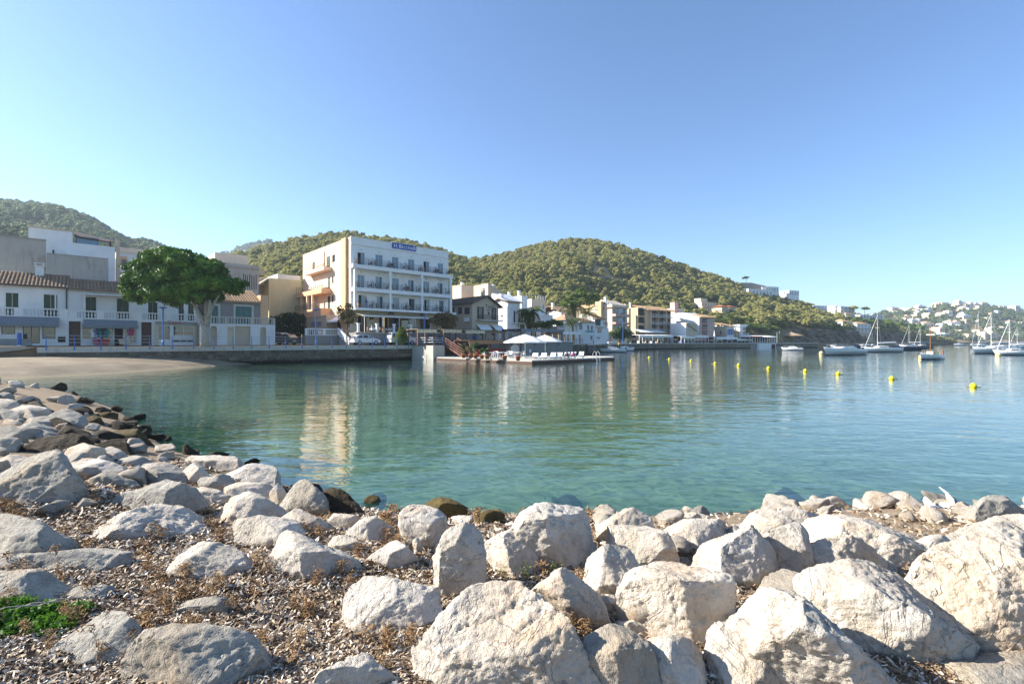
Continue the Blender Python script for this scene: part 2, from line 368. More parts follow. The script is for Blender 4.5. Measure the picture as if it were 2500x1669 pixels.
# ------------------------------------------------------------------ hills
HILLS = {}
def interp(pts, u): return np.interp(u, [p[0] for p in pts], [p[1] for p in pts])
def hill(key, name, sky_pts, yc, y0, z0, yb, zdrop, rough, mat, nu=110, ns=44, rgh=1.0, sy=0.0, power=1.0):
    """a hill whose crest stands on the skyline points (u, v) at depth yc(u), its foot at depth y0(u)"""
    us = np.linspace(sky_pts[0][0], sky_pts[-1][0], nu); ss = np.concatenate([[-0.12, -0.03], np.linspace(0, 1, ns), np.linspace(1.05, 1.8, 12)])
    def surf(u, s):
        u = np.asarray(u, float); s = np.asarray(s, float)
        Yc = interp(yc, u); Y0 = interp(y0, u); zc = EYE + (CY - interp(sky_pts, u)) / FPX * Yc - zdrop; zf = interp(z0, u)
        Y = Y0 + (Yc - Y0) * s; X = (u - CX) / FPX * Y
        k = np.clip(s, 0, 1); prof = k ** power * (1 - 0.25 * (1 - k) * sy)
        z = zf + (zc - zf) * prof
        z = np.where(s < -0.1, 1.0, z)
        z = np.where(s > 1, zc - (zc - zf) * 0.9 * (s - 1) ** 1.3, z)
        nz = fbm(np.stack([X.ravel(), Y.ravel(), 0 * X.ravel()], -1) * rough, 4).reshape(X.shape)
        z = z + nz * rgh * (zc - zf) * 0.12 * np.sin(np.clip(s, 0, 1) * math.pi) ** 0.7
        return X, Y, z
    U, S = np.meshgrid(us, ss); X, Y, Z = surf(U, S); n = nu; b = (np.arange(len(ss) - 1)[:, None] * n + np.arange(n - 1)[None, :]).ravel()
    me = bpy.data.meshes.new(name); me.from_pydata(np.stack([X.ravel(), Y.ravel(), Z.ravel()], -1).tolist(), [], np.stack([b, b + 1, b + n + 1, b + n], -1).tolist())
    o = link(name, me, mat, None, True); o['kind'] = 'structure'; HILLS[key] = (surf, us[0], us[-1]); return o
c = lambda v: [(0, v), (2500, v)]
hill('far_left', 'wooded_ridge', [(-420, 520), (-250, 480), (-100, 484), (0, 494), (60, 497), (125, 505), (180, 520), (215, 535), (262, 560), (300, 585), (330, 597), (355, 592), (380, 600), (430, 620), (520, 640), (640, 662)], c(430), c(120), c(6), 1, 3.5, 0.012, 'hill_scrub')
hill('blue', 'distant_hill', [(480, 650), (540, 622), (575, 607), (610, 594), (640, 586), (665, 590), (700, 606), (760, 632), (850, 660)], c(1000), c(520), c(30), 1, 4, 0.01, 'hill_scrub', 40, 20)
hill('mid', 'hill_behind_hotel', [(470, 670), (520, 650), (560, 625), (600, 612), (640, 603), (680, 593), (720, 583), (770, 572), (810, 568), (850, 563), (880, 572), (930, 577), (1000, 590), (1060, 602), (1095, 614), (1120, 624), (1150, 640), (1200, 670), (1280, 700)], c(270), c(125), c(8), 1, 4.2, 0.02, 'hill_scrub')
hill('main', 'pine_hill', [(1020, 690), (1060, 662), (1110, 640), (1150, 632), (1185, 627), (1230, 617), (1270, 606), (1310, 596), (1350, 588), (1390, 583), (1430, 583), (1470, 587), (1510, 595), (1560, 610), (1600, 622), (1650, 640), (1700, 657), (1745, 670), (1790, 687), (1830, 700), (1880, 712), (1950, 735), (2000, 748), (2060, 760), (2120, 772), (2180, 788), (2250, 808), (2330, 833)],
     [(1000, 300), (1400, 340), (1800, 330), (2000, 350), (2330, 470)], [(1000, 112), (1200, 130), (1400, 160), (1550, 185), (1700, 205), (1900, 215), (2000, 245), (2100, 300), (2330, 455)], [(1000, 6), (1300, 6), (1500, 5), (1700, 6), (1900, 8), (2000, 9), (2100, 8), (2330, 1)], 1, 4.0, 0.02, 'hill_scrub', 160, 50)
hill('far', 'far_hill', [(2000, 800), (2050, 783), (2120, 772), (2160, 761), (2200, 756), (2260, 752), (2300, 746), (2360, 745), (2420, 748), (2460, 756), (2500, 761), (2560, 766), (2700, 795), (2850, 820)], c(800), [(2000, 600), (2700, 640)], c(1.0), 1, 4, 0.006, 'hill_scrub', 80, 40, 1.2)
# the dark rocky shore under the headland
def shore_cliff():
    prof = [(1880, 208, 7), (1940, 216, 8), (2000, 232, 9.5), (2060, 262, 9), (2120, 300, 9), (2180, 345, 9.5), (2240, 400, 8), (2290, 440, 5), (2345, 490, 1.0)]
    us = np.linspace(1880, 2345, 150); ts = np.linspace(0, 1, 16); U, T = np.meshgrid(us, ts)
    Yb = np.interp(U, [p[0] for p in prof], [p[1] for p in prof]); zt = np.interp(U, [p[0] for p in prof], [p[2] for p in prof])
    Y = Yb + T * 12 - 6; X = (U - CX) / FPX * Y; Z = -0.8 + (zt + 0.8) * T ** 0.8
    q = np.stack([X.ravel(), Y.ravel(), Z.ravel()], -1); nn = fbm(q * 0.16, 4).reshape(X.shape); n2 = fbm(q * 0.5 + 9, 3).reshape(X.shape)
    Y = Y + nn * 5 + n2 * 1.5; Z = Z + n2 * 1.2 * np.sin(T * math.pi)
    n = len(us); b = (np.arange(len(ts) - 1)[:, None] * n + np.arange(n - 1)[None, :]).ravel()
    me = bpy.data.meshes.new('rocky_shore'); me.from_pydata(np.stack([X.ravel(), Y.ravel(), Z.ravel()], -1).tolist(), [], np.stack([b, b + 1, b + n + 1, b + n], -1).tolist())
    o = link('rocky_shore', me, 'cliff_rock'); o['kind'] = 'structure'
shore_cliff()

# ------------------------------------------------------------------ pines
def leaf_cloud(blobs, nleaf, size, seed, flat=0.35, mat='pine_needles', name='crown', core=0.72, quad=False):
    """a crown: dark irregular cores and many leaf-sized faces through and round them"""
    rs = np.random.RandomState(seed); V = []; Fc = []; nv = 0
    ico = bmesh.new(); bmesh.ops.create_icosphere(ico, subdivisions=2, radius=1.0); iv = np.array([v.co[:] for v in ico.verts]); ifc = np.array([[l.vert.index for l in f.loops] for f in ico.faces]); ico.free()
    tot = sum(b[3] * b[4] for b in blobs)
    for (x, y, z, r, rz) in blobs:
        if core:
            d = 1 + 0.35 * fbm(iv * 1.7 + rs.rand(3) * 50, 2); q = iv * d[:, None] * np.array([r, r, rz]) * core + (x, y, z)
            V.append(q); Fc.append(ifc + nv); nv += len(q)
        k = max(6, int(nleaf * r * rz / tot)); dr = rs.normal(size=(k, 3)); dr /= np.linalg.norm(dr, axis=1)[:, None]
        dr[:, 2] = np.where((dr[:, 2] < -0.3) & (rs.rand(k) < 0.6), -dr[:, 2], dr[:, 2])
        rad = (core or 0.5) + (1.12 - (core or 0.5)) * rs.rand(k) ** 0.7; c0 = dr * rad[:, None] * np.array([r, r, rz]) + (x, y, z)
        a = rs.normal(size=(k, 3)); a[:, 2] *= flat + 0.3; a /= np.linalg.norm(a, axis=1)[:, None]
        b = np.cross(a, dr + 0.6 * rs.normal(size=(k, 3))); b /= np.linalg.norm(b, axis=1)[:, None] + 1e-9
        sz = size * (0.6 + 0.8 * rs.rand(k))[:, None]
        if quad:
            t = np.stack([c0 - a * sz, c0 + b * sz * 0.45, c0 + a * sz, c0 - b * sz * 0.45], 1).reshape(-1, 3)
            V.append(t); Fc.append(np.arange(4 * k).reshape(k, 4) + nv); nv += 4 * k
        else:
            t = np.stack([c0 - a * sz * 0.7 - b * sz * 0.45, c0 + a * sz * 0.7 - b * sz * 0.3, c0 + b * sz * 0.7], 1).reshape(-1, 3)
            V.append(t); Fc.append(np.arange(3 * k).reshape(k, 3) + nv); nv += 3 * k
    me = bpy.data.meshes.new(name); me.from_pydata(np.concatenate(V).tolist(), [], [tuple(f) for q in Fc for f in q.tolist()]); me.materials.append(M[mat])
    return me
def pine_blobs(seed, n=11, rx=2.7, h0=2.2, h1=6.0):
    rs = random.Random(seed); out = []
    for i in range(n):
        t = (i + rs.random()) / n; z = h0 + (h1 - h0) * t; rr = rx * (1 - 0.55 * t ** 1.5) * math.sqrt(rs.random()); a = rs.random() * 6.28
        r = rx * (0.52 - 0.18 * t) * rs.uniform(0.8, 1.25); out.append((rr * math.cos(a), rr * math.sin(a), z, r, r * rs.uniform(0.6, 0.85)))
    return out
def pine_trunk(seed, h=3.6, r=0.16):
    rs = random.Random(seed); mb = MB(); lx, ly = rs.uniform(-.4, .4), rs.uniform(-.4, .4)
    mb.tube([(0, 0, -1.2), (lx * .3, ly * .3, h * .4), (lx, ly, h)], [r * 1.3, r, r * .6], 6)
    for k in range(4):
        a = k * 1.7 + rs.random(); z = h * (0.62 + 0.1 * k); mb.tube([(lx * z / h, ly * z / h, z), (lx + 1.3 * math.cos(a), ly + 1.3 * math.sin(a), z + 0.9)], [r * .5, r * .2], 5)
    me = bpy.data.meshes.new('trunk'); me.from_pydata(mb.v, [], mb.f); me.materials.append(M['bark']); return me
PROTO_OBJ = {}
PINES = [(leaf_cloud(pine_blobs(20 + k, 11 + k), 620, 0.42, 40 + k), pine_trunk(60 + k)) for k in range(5)]
PINES_B = [(leaf_cloud(pine_blobs(30 + k, 13), 900, 0.36, 50 + k, mat='bright_pine_needles'), pine_trunk(70 + k)) for k in range(3)]
UMB = [(leaf_cloud([(x, y, z, r, r * 0.42) for x, y, z, r, _ in pine_blobs(80 + k, 12, 3.6, 5.2, 6.8)], 900, 0.40, 90 + k, mat=('bright_pine_needles' if k else 'pine_needles')), pine_trunk(95 + k, 5.6, 0.2)) for k in range(3)]
def place_tree(kind, loc, s, rz, label, group=None, name='pine_tree', sz=1.0):
    o = thing(name, label, 'tree', loc, rz, group); o.scale = (s, s, s * sz)
    c = share('crown', kind[0], o); share('trunk', kind[1], o); PROTO_OBJ.setdefault(kind[0].name, c); return o
def forest(key, name, label, n, srange, smin, smax, seed, protos, indiv=0, ilabel='', igroup='', avoid=(), urange=None, thin=0.0):
    surf, u0, u1 = HILLS[key]; rs = np.random.RandomState(seed)
    if urange: u0, u1 = urange
    u = u0 + (u1 - u0) * rs.rand(n); s = srange[0] + (srange[1] - srange[0]) * rs.rand(n) ** 0.8
    X, Y, Z = surf(u, s); q = np.stack([X, Y, Z], -1); den = fbm(q * 0.03 + 4, 3) + .5 * fbm(q * .11 + 9, 2)
    ok = den > -0.3 + thin; v = CY - (Z - EYE) * FPX / Y
    for (ua, ub, va, vb) in avoid: ok &= ~((u > ua) & (u < ub) & (v > va) & (v < vb))
    q = q[ok]; rs2 = random.Random(seed); order = np.argsort(q[:, 1]); q = q[order]
    for i, p in enumerate(q[:indiv]):
        place_tree(protos[i] if i < len(protos) else rs2.choice(protos), p - np.array([0, 0, 0.4]), rs2.uniform(smin, smax), rs2.random() * 6.28, ilabel, igroup)
    rest = q[indiv:]
    me = bpy.data.meshes.new(name); me.from_pydata(rest.tolist(), [], []); o = link(name, me, M['pine_needles']); tag(o, label, 'woodland', None, 'stuff')
    ng = bpy.data.node_groups.new(name + '_scatter', 'GeometryNodeTree'); ng.interface.new_socket('Geometry', in_out='INPUT', socket_type='NodeSocketGeometry'); ng.interface.new_socket('Geometry', in_out='OUTPUT', socket_type='NodeSocketGeometry')
    gi = ng.nodes.new('NodeGroupInput'); go = ng.nodes.new('NodeGroupOutput'); ip = ng.nodes.new('GeometryNodeInstanceOnPoints'); jn = ng.nodes.new('GeometryNodeJoinGeometry')
    for cm, _ in protos:
        holder = PROTO_OBJ[cm.name]; oi = ng.nodes.new('GeometryNodeObjectInfo'); oi.inputs['Object'].default_value = holder; oi.inputs['As Instance'].default_value = True; oi.transform_space = 'ORIGINAL'
        ng.links.new(oi.outputs['Geometry'], jn.inputs[0])
    rv = ng.nodes.new('FunctionNodeRandomValue'); rv.data_type = 'FLOAT_VECTOR'; rv.inputs[0].default_value = (0, 0, 0); rv.inputs[1].default_value = (0.12, 0.12, 6.28)
    rsx = ng.nodes.new('FunctionNodeRandomValue'); rsx.data_type = 'FLOAT'; rsx.inputs[2].default_value = smin; rsx.inputs[3].default_value = smax
    ng.links.new(gi.outputs[0], ip.inputs['Points']); ng.links.new(jn.outputs[0], ip.inputs['Instance']); ip.inputs['Pick Instance'].default_value = True
    ng.links.new(rv.outputs[0], ip.inputs['Rotation']); ng.links.new(rsx.outputs[1], ip.inputs['Scale']); ng.links.new(ip.outputs[0], go.inputs[0])
    md = o.modifiers.new('scatter', 'NODES'); md.node_group = ng
    return o
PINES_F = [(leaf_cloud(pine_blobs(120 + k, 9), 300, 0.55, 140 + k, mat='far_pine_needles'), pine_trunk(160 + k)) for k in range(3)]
VILLAS = [(1810, 1890, 700, 722), (1925, 1955, 708, 722), (1985, 2100, 742, 775), (1690, 1755, 735, 775), (1740, 1800, 750, 778), (1845, 1900, 762, 778)]
forest('mid', 'pine_wood', 'mixed green pine wood covering the hill behind the hotel', 3800, (0.05, 1.06), 0.32, 0.95, 1, PINES, 60, 'rounded pine tree in the wood on the hill behind the hotel', 'pines on the hill behind the hotel')
forest('main', 'pine_wood', 'green pine wood covering the rounded main hill', 9500, (0.03, 1.05), 0.26, 0.85, 2, PINES, 150, 'rounded pine tree low on the slope of the main pine hill', 'pines at the foot of the main hill', VILLAS)
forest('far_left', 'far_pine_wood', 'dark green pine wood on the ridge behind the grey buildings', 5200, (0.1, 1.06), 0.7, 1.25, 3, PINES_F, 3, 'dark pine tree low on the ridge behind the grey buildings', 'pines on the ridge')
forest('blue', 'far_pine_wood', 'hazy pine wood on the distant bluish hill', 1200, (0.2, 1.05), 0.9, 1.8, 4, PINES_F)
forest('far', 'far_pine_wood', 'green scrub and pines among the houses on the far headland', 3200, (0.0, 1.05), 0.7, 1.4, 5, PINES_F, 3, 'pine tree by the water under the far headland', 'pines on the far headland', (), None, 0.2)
forest('main', 'pine_wood', 'dense pines on the headland slope above the rocky shore', 700, (0.0, 0.5), 0.5, 1.05, 9, PINES, 0, '', '', VILLAS, (1850, 2260))
# ------------------------------------------------------------------ building materials
plaster('white_plaster', '#e4e3df', 0.25, '#9a958a'); plaster('clean_white', '#ebeae7', 0.1, '#a8a49b'); plaster('cream_plaster', '#d8c7a8', 0.2, '#a08d70')
plaster('peach_plaster', '#f2d9bf', 0.15, '#a87f5c'); plaster('orange_plaster', '#e2b48a', 0.15, '#9c6a42'); plaster('pale_peach', '#e5cdb2', 0.15, '#ab9078'); plaster('pink_plaster', '#cfa59a', 0.15, '#a08078')
plaster('grey_render', '#b3aca2', 0.7, '#6f6a62'); plaster('grey_wall', '#8f8b84', 0.4, '#6a665f'); plaster('concrete', '#a39d92', 0.5, '#746e64'); plaster('yellow_plaster', '#d8cda6', 0.2, '#9a8c68')
plaster('tan_plaster', '#c6b59c', 0.25, '#8c7a62'); plaster('beige_plaster', '#c8b08e', 0.2, '#967f62'); plaster('light_concrete', '#c4bfb2', 0.45, '#8a8478')
for nm, hx, ro in (('green_shutter', '#1f3d2a', .6), ('brown_shutter', '#3a2b26', .6), ('blue_shutter', '#2f5f96', .6), ('teal_shutter', '#3d6a66', .6), ('dark_wood', '#4a3020', .7), ('red_wood', '#6e4634', .7), ('brown_wood', '#7d6147', .75), ('pale_wood', '#a38a6c', .75), ('pale_board', '#c2b8a2', .75),
                   ('white_paint', '#d6d6d4', .5), ('blue_paint', '#2a62ab', .45), ('dark_metal', '#2c2e31', .5), ('grey_metal', '#7d8186', .45), ('galvanised', '#a4a9ac', .4), ('grey_awning', '#74797d', .8), ('white_canvas', '#e8e6e1', .85),
                   ('cream_canvas', '#cbbf9e', .85), ('blue_canvas', '#2f5c9e', .85), ('red_cloth', '#a82a2a', .8), ('magenta_cloth', '#a0355c', .8), ('teal_cloth', '#2f8a86', .8), ('blue_cloth', '#27488c', .8), ('dark_cloth', '#22252c', .8), ('white_cloth', '#d8d8d8', .8),
                   ('terracotta', '#b0673f', .8), ('black_plastic', '#1a1b1c', .5), ('grey_plastic', '#7e858a', .5), ('white_plastic', '#dedddb', .4), ('skin', '#a87255', .6), ('hair', '#2c1d14', .7), ('sign_blue', '#24479a', .5),
                   ('dark_interior', '#1b1815', .9), ('brown_interior', '#3a2d22', .9), ('rubber', '#1c1c1d', .8), ('chrome', '#b8bbbd', .2), ('red_paint', '#8e2420', .4), ('yellow_plastic', '#e8d21e', .45), ('navy_paint', '#1c2740', .25), ('gelcoat', '#dddcd8', .25), ('varnish', '#8a5a30', .4), ('yellow_paint', '#d9a520', .5), ('pale_yellow', '#d9c98a', .6),
                   ('grey_marble', '#8d8c88', .6), ('red_letters', '#9c2f2a', .6), ('dark_letters', '#34302c', .7), ('white_letters', '#e6e6e6', .6), ('rope', '#bfae8c', .9)):
    plain(nm, hx, ro)
glass('window_glass'); glass('blue_glass', '#4a6474'); glass('shop_glass', '#2a2d2c', 0.04)
def mat_carpaint(name, hx):
    s = N(name); s.fin(hexc(hx), 0.3); s.b.inputs['Coat Weight'].default_value = 0.6; s.b.inputs['Coat Roughness'].default_value = 0.08
mat_carpaint('white_car', '#cfd1d3'); mat_carpaint('black_car', '#1a1a1d'); mat_carpaint('blue_car', '#1d3558'); mat_carpaint('red_lamp', '#7a1414')
def mat_tile(name, a, b, c_):
    s = N(name); oi = s.n('ObjectInfo'); v = s.coord('Object'); n = s.noise(v, 6, 4, 0.65); n2 = s.noise(v, 1.1, 3)
    c = s.mix(s.ramp(n, [(0.35, 0.0), (0.65, 1.0)]), hexc(a), hexc(b)); c = s.mix(s.ramp(n2, [(0.45, 0.0), (0.65, 0.8)]), c, hexc(c_)); c = s.mix(s.math('MULTIPLY', oi.outputs['Random'], 0.4), c, hexc('#6b5a4a'))
    s.fin(c, 0.9, s.bump(n, 0.4, 0.02), spec=0.2)
mat_tile('roof_tile', '#8d6a50', '#b59a7c', '#7b6a5a'); mat_tile('pale_tile', '#b08a64', '#cfb08a', '#a28a70'); mat_tile('red_tile', '#a05a3a', '#b8714a', '#86503a'); mat_tile('dark_tile', '#5d5048', '#7a6a5c', '#4c453e')
def mat_masonry():
    s = N('quay_stone'); v = s.coord('Object'); mp = s.n('Mapping'); s.t.links.new(v, mp.inputs[0]); n1 = s.noise(v, 1.2, 5, 0.65); n2 = s.noise(v, 5, 5, 0.7); sp = s.n('SeparateXYZ'); s.set(sp.inputs[0], s.pos())
    oi = s.n('ObjectInfo'); c = s.mix(s.ramp(n2, [(0.3, 0.0), (0.7, 1.0)]), hexc('#5d564b'), hexc('#968c7a')); c = s.mix(s.math('MULTIPLY', oi.outputs['Random'], 0.6), c, hexc('#453f36')); c = s.mix(s.ramp(n1, [(0.5, 0.0), (0.7, 0.8)]), c, hexc('#4c5238'))
    c = s.mix(s.ramp(s.math('ADD', sp.outputs[2], s.math('MULTIPLY', n1, 0.5)), [(0.45, 1.0), (0.75, 0.0)]), c, hexc('#221e17'))
    s.fin(c, 0.95, s.bump(n2, 0.6, 0.05), spec=0.15)
mat_masonry()

# ------------------------------------------------------------------ building kit
ZP = {'Z1': (0, 480, 3.733), 'Z2': (300, 560, 4.612), 'Z3': (700, 560, 4.612), 'Z4': (980, 660, 6.534), 'Z5': (1080, 660, 5.593), 'Z6': (1300, 660, 6.534), 'Z7': (1540, 660, 6.525), 'Z8': (1780, 640, 6.031), 'Z9': (2100, 700, 5.6), 'S': (0, 0, 1.0)}
def px(zone, x, y): z = ZP[zone]; return x / z[2] + z[0], y / z[2] + z[1]
class Face:
    """a vertical plane of a building: s along it to the viewer's right, z up, d outwards"""
    def __init__(s, par, o=(0, 0), ang=0.0):
        s.par = par; s.o = Vector(o[:2]); s.ang = ang; s.ex = Vector((math.cos(ang), math.sin(ang))); s.out = Vector((math.sin(ang), -math.cos(ang)))
        rz = par.rotation_euler[2]; s.zb = par.location[2]; m = Matrix.Rotation(rz, 2); s.wo = Vector(par.location[:2]) + m @ s.o; s.wex = m @ s.ex; s.wout = m @ s.out
    def at(s, zone, x, y=0, d=0.0):                  # where pixel (x, y) of a zone meets the plane d metres out: s, z
        u, v = px(zone, x, y); k = (u - CX) / FPX; o = s.wo + s.wout * d; t = (k * o.y - o.x) / (s.wex.x - k * s.wex.y); Y = o.y + s.wex.y * t
        return t, zat(v, Y) - s.zb
    def rect(s, zone, x0, x1, y0, y1, d=0.0):        # s0, s1, z0, z1 of a rectangle seen at x0..x1, y0..y1 (y down)
        xm = (x0 + x1) / 2; a = s.at(zone, x0, y1, d)[0]; b = s.at(zone, x1, y1, d)[0]; z0 = s.at(zone, xm, y1, d)[1]; z1 = s.at(zone, xm, y0, d)[1]
        return a, b, z0, z1
    def p(s, ss, z, d=0.0): q = s.o + s.ex * ss + s.out * d; return (q.x, q.y, z)
    def box(s, mb, s0, s1, z0, z1, d0, d1):
        vs = [s.p(a, z, d) for z in (z0, z1) for a, d in ((s0, d1), (s1, d1), (s1, d0), (s0, d0))]
        return mb.add(vs, [(0,3,2,1),(4,5,6,7),(0,1,5,4),(1,2,6,5),(2,3,7,6),(3,0,4,7)])
    def B(s, name, mat, s0, s1, z0, z1, d0, d1, par=None, bevel=0):
        return s.box(MB(), s0, s1, z0, z1, d0, d1).build(name, mat, par or s.par, bevel=bevel)
    def wall(s, mb, s0, s1, z0, z1, ops=(), d=0.0, rev=0.2):
        xs = sorted({s0, s1, *[min(max(v, s0), s1) for o in ops for v in o[:2]]}); zs = sorted({z0, z1, *[min(max(v, z0), z1) for o in ops for v in o[2:4]]})
        for i in range(len(xs) - 1):
            for j in range(len(zs) - 1):
                cx_, cz = (xs[i] + xs[i + 1]) / 2, (zs[j] + zs[j + 1]) / 2
                if any(o[0] < cx_ < o[1] and o[2] < cz < o[3] for o in ops): continue
                mb.quad(s.p(xs[i], zs[j], d), s.p(xs[i + 1], zs[j], d), s.p(xs[i + 1], zs[j + 1], d), s.p(xs[i], zs[j + 1], d))
        for o in ops:
            a, b, c_, e = o[:4]
            for q in (((a, c_), (b, c_)), ((b, c_), (b, e)), ((b, e), (a, e)), ((a, e), (a, c_))):
                mb.quad(s.p(*q[0], d), s.p(*q[1], d), s.p(*q[1], d - rev), s.p(*q[0], d - rev))
        return mb
    def window(s, op, mat='white_paint', gl='window_glass', nx=2, nz=1, d=-0.1, name='window', fw=0.06):
        a, b, c_, e = op; mb = MB(); dd = 0.06
        s.box(mb, a, b, c_, c_ + fw, d - dd, d); s.box(mb, a, b, e - fw, e, d - dd, d)
        for i in range(nx + 1): x = a + (b - a - fw) * i / nx; s.box(mb, x, x + fw, c_ + fw, e - fw, d - dd, d)
        for j in range(1, nz): z = c_ + (e - c_) * j / nz; s.box(mb, a + fw, b - fw, z - fw / 2, z + fw / 2, d - dd + .01, d - .01)
        w = mb.build(name, mat, s.par)
        for i in range(nx):
            x0 = a + (b - a - fw) * i / nx + fw; x1 = a + (b - a - fw) * (i + 1) / nx; s.B('pane', gl, x0, x1, c_ + fw, e - fw, d - 0.045, d - 0.03, w)
        return w
    def shutter(s, op, mat, n=2, d=-0.06, slats=True, name='shutter'):
        a, b, c_, e = op; st = (b - a) / n
        for i in range(n):
            mb = MB(); x0, x1 = a + st * i + 0.012, a + st * (i + 1) - 0.012; s.box(mb, x0, x0 + .06, c_, e, d - .04, d); s.box(mb, x1 - .06, x1, c_, e, d - .04, d)
            for z in (c_, (c_ + e) / 2 - .04, e - .08): s.box(mb, x0 + .06, x1 - .06, z, z + .08, d - .04, d)
            s.box(mb, x0 + .06, x1 - .06, c_ + .08, e - .08, d - .03, d - .02)
            if slats:
                k = int((e - c_) / 0.12)
                for j in range(k): z = c_ + .1 + (e - c_ - .2) * j / k; s.box(mb, x0 + .06, x1 - .06, z, z + .05, d - .03, d - .008)
            mb.build(name, mat, s.par)
    def back(s, op, mat='dark_interior', d=-0.35, name='interior'):
        a, b, c_, e = op; return s.B(name, mat, a - .15, b + .15, c_ - .02, e + .15, d - 0.05, d)
    def sill(s, op, mat='clean_white', out=0.06): a, b, c_, e = op; return s.B('sill', mat, a - .08, b + .08, c_ - .07, c_ - .005, -.1, out)
    def railing(s, s0, s1, z, h=0.95, d=0.0, mat='dark_metal', bars=3, step=1.1, w=0.03, name='railing', uprights=0):
        mb = MB()
        for k in range(bars): zz = z + h * (1 - 0.26 * k); s.box(mb, s0, s1, zz - w / 2, zz + w / 2, d - w, d)
        n = max(1, round(abs(s1 - s0) / step))
        for i in range(n + 1): x = s0 + (s1 - s0) * i / n; s.box(mb, x - w / 2, x + w / 2, z, z + h, d - w * 1.3, d + .005)
        if uprights:
            m = int(abs(s1 - s0) / uprights)
            for i in range(m): x = s0 + (s1 - s0) * (i + .5) / m; s.box(mb, x - .012, x + .012, z + .1, z + h, d - w * .8, d - .006)
        return mb.build(name, mat, s.par)
def solid(par, poly, z0, z1, mat, name='wall'):      # upright block on a ground polygon (local x, y)
    return MB().prism(poly, z0, z1, 'z').build(name, mat, par)
_bal = {}
def balustrade(F, s0, s1, z, h, d, gaps=(), mat='clean_white', pw=0.45, style='round'):
    """posts, rail and plinth with single balusters between"""
    if style not in _bal:
        mb = MB()
        if style == 'round': mb.lathe([(.055, 0), (.055, .06), (.035, .1), (.075, .28), (.06, .42), (.03, .56), (.05, .62), (.05, .68)], (0, 0, 0), 8)
        else: mb.box(-.05, .05, -.05, .05, 0, .68)
        o = mb.build('baluster', mat, None, style == 'round'); _bal[style] = o.data; bpy.data.objects.remove(o)
    mb = MB(); F.box(mb, s0, s1, z, z + .1 * h, d - .2, d); F.box(mb, s0, s1, z + .86 * h, z + h, d - .22, d + .02)
    posts = sorted([s0 + pw / 2, s1 - pw / 2, *gaps])
    for x in posts: F.box(mb, x - pw / 2, x + pw / 2, z + .1 * h, z + .86 * h, d - .21, d + .01)
    b = mb.build('balustrade', mat, F.par); sc_ = (h * .76) / .68
    for a, c_ in zip(posts[:-1], posts[1:]):
        a += pw / 2; c_ -= pw / 2; n = max(1, int((c_ - a) / (.26 if style == 'round' else .3)))
        for i in range(n): share('baluster', _bal[style], b, F.p(a + (c_ - a) * (i + .5) / n, z + .1 * h, d - .1), 0, (1, 1, sc_))
    return b
_rows = {}
def tile_roof(F, s0, s1, z, depth, rise, mat='roof_tile', over=0.3, step=0.42, name='roof', d0=0.0, rows=True, ends=True):
    """single-pitch tiled roof falling towards the face; every cover row its own piece"""
    mb = MB(); a, b = s0 - .05, s1 + .05; zf = z - over * rise / depth
    vs = [F.p(a, zf, d0 + over), F.p(b, zf, d0 + over), F.p(b, z + rise, d0 - depth), F.p(a, z + rise, d0 - depth)]; lo = [(x, y, q - .14) for x, y, q in vs]
    mb.add(vs + lo, [(0, 1, 2, 3), (4, 7, 6, 5), (0, 4, 5, 1), (1, 5, 6, 2), (2, 6, 7, 3), (3, 7, 4, 0)]); r = mb.build(name, mat, F.par)
    if not rows: return r
    key = (round(depth, 2), round(rise, 2), round(over, 2), mat, step)
    L = math.hypot(depth + over, (depth + over) * rise / depth)
    if key not in _rows:
        m2 = MB(); k = max(2, int(L / 0.5)); R_ = step * .36
        for i in range(k):
            t0, t1 = L * i / k, L * (i + 1) / k + .04; n = 5; base = len(m2.v)
            for t, rr, up in ((t0, R_ * 1.08, .05), (t1, R_ * .88, .0)):
                for j in range(n + 1): q = math.pi * j / n; m2.v.append((rr * math.cos(q), t, up + rr * .75 * math.sin(q)))
            for j in range(n): m2.f.append((base + j, base + j + 1, base + n + 2 + j, base + n + 1 + j))
            m2.f.append(tuple(base + j for j in range(n + 1)))
        o = m2.build('tile_row', mat); _rows[key] = o.data; bpy.data.objects.remove(o)
    n = int((b - a) / step); pitch = math.atan2(rise, depth)
    for i in range(n):
        x = a + (b - a) * (i + .5) / n; o = share('tile_row', _rows[key], r, F.p(x, zf, d0 + over)); o.rotation_euler = (pitch, 0, F.ang)
    return r
def chimney(par, x, y, z0, h, w=0.6, mat='clean_white'):
    mb = MB(); mb.box(x - w / 2, x + w / 2, y - w / 2, y + w / 2, z0, z0 + h); mb.box(x - w * .65, x + w * .65, y - w * .65, y + w * .65, z0 + h, z0 + h + .1)
    for sx in (-1, 1):
        for sy in (-1, 1): mb.box(x + sx * w * .45 - .06, x + sx * w * .45 + .06, y + sy * w * .45 - .06, y + sy * w * .45 + .06, z0 + h + .1, z0 + h + .35)
    mb.box(x - w * .62, x + w * .62, y - w * .62, y + w * .62, z0 + h + .35, z0 + h + .45); return mb.build('chimney', mat, par)
def text(par, s, loc, size, ang, mat, extr=0.02, align='LEFT', sx=1.0):
    c_ = bpy.data.curves.new('lettering', 'FONT'); c_.body = s; c_.size = size; c_.extrude = extr; c_.align_x = align; c_.resolution_u = 2; c_.materials.append(M[mat])
    o = bpy.data.objects.new('lettering', c_); me = bpy.data.meshes.new_from_object(o); bpy.data.objects.remove(o); bpy.data.curves.remove(c_)
    o = bpy.data.objects.new('lettering', me); COL.objects.link(o); o.parent = par; o.location = loc; o.rotation_euler = (R(90), 0, ang); o.scale = (sx, 1, 1); return o
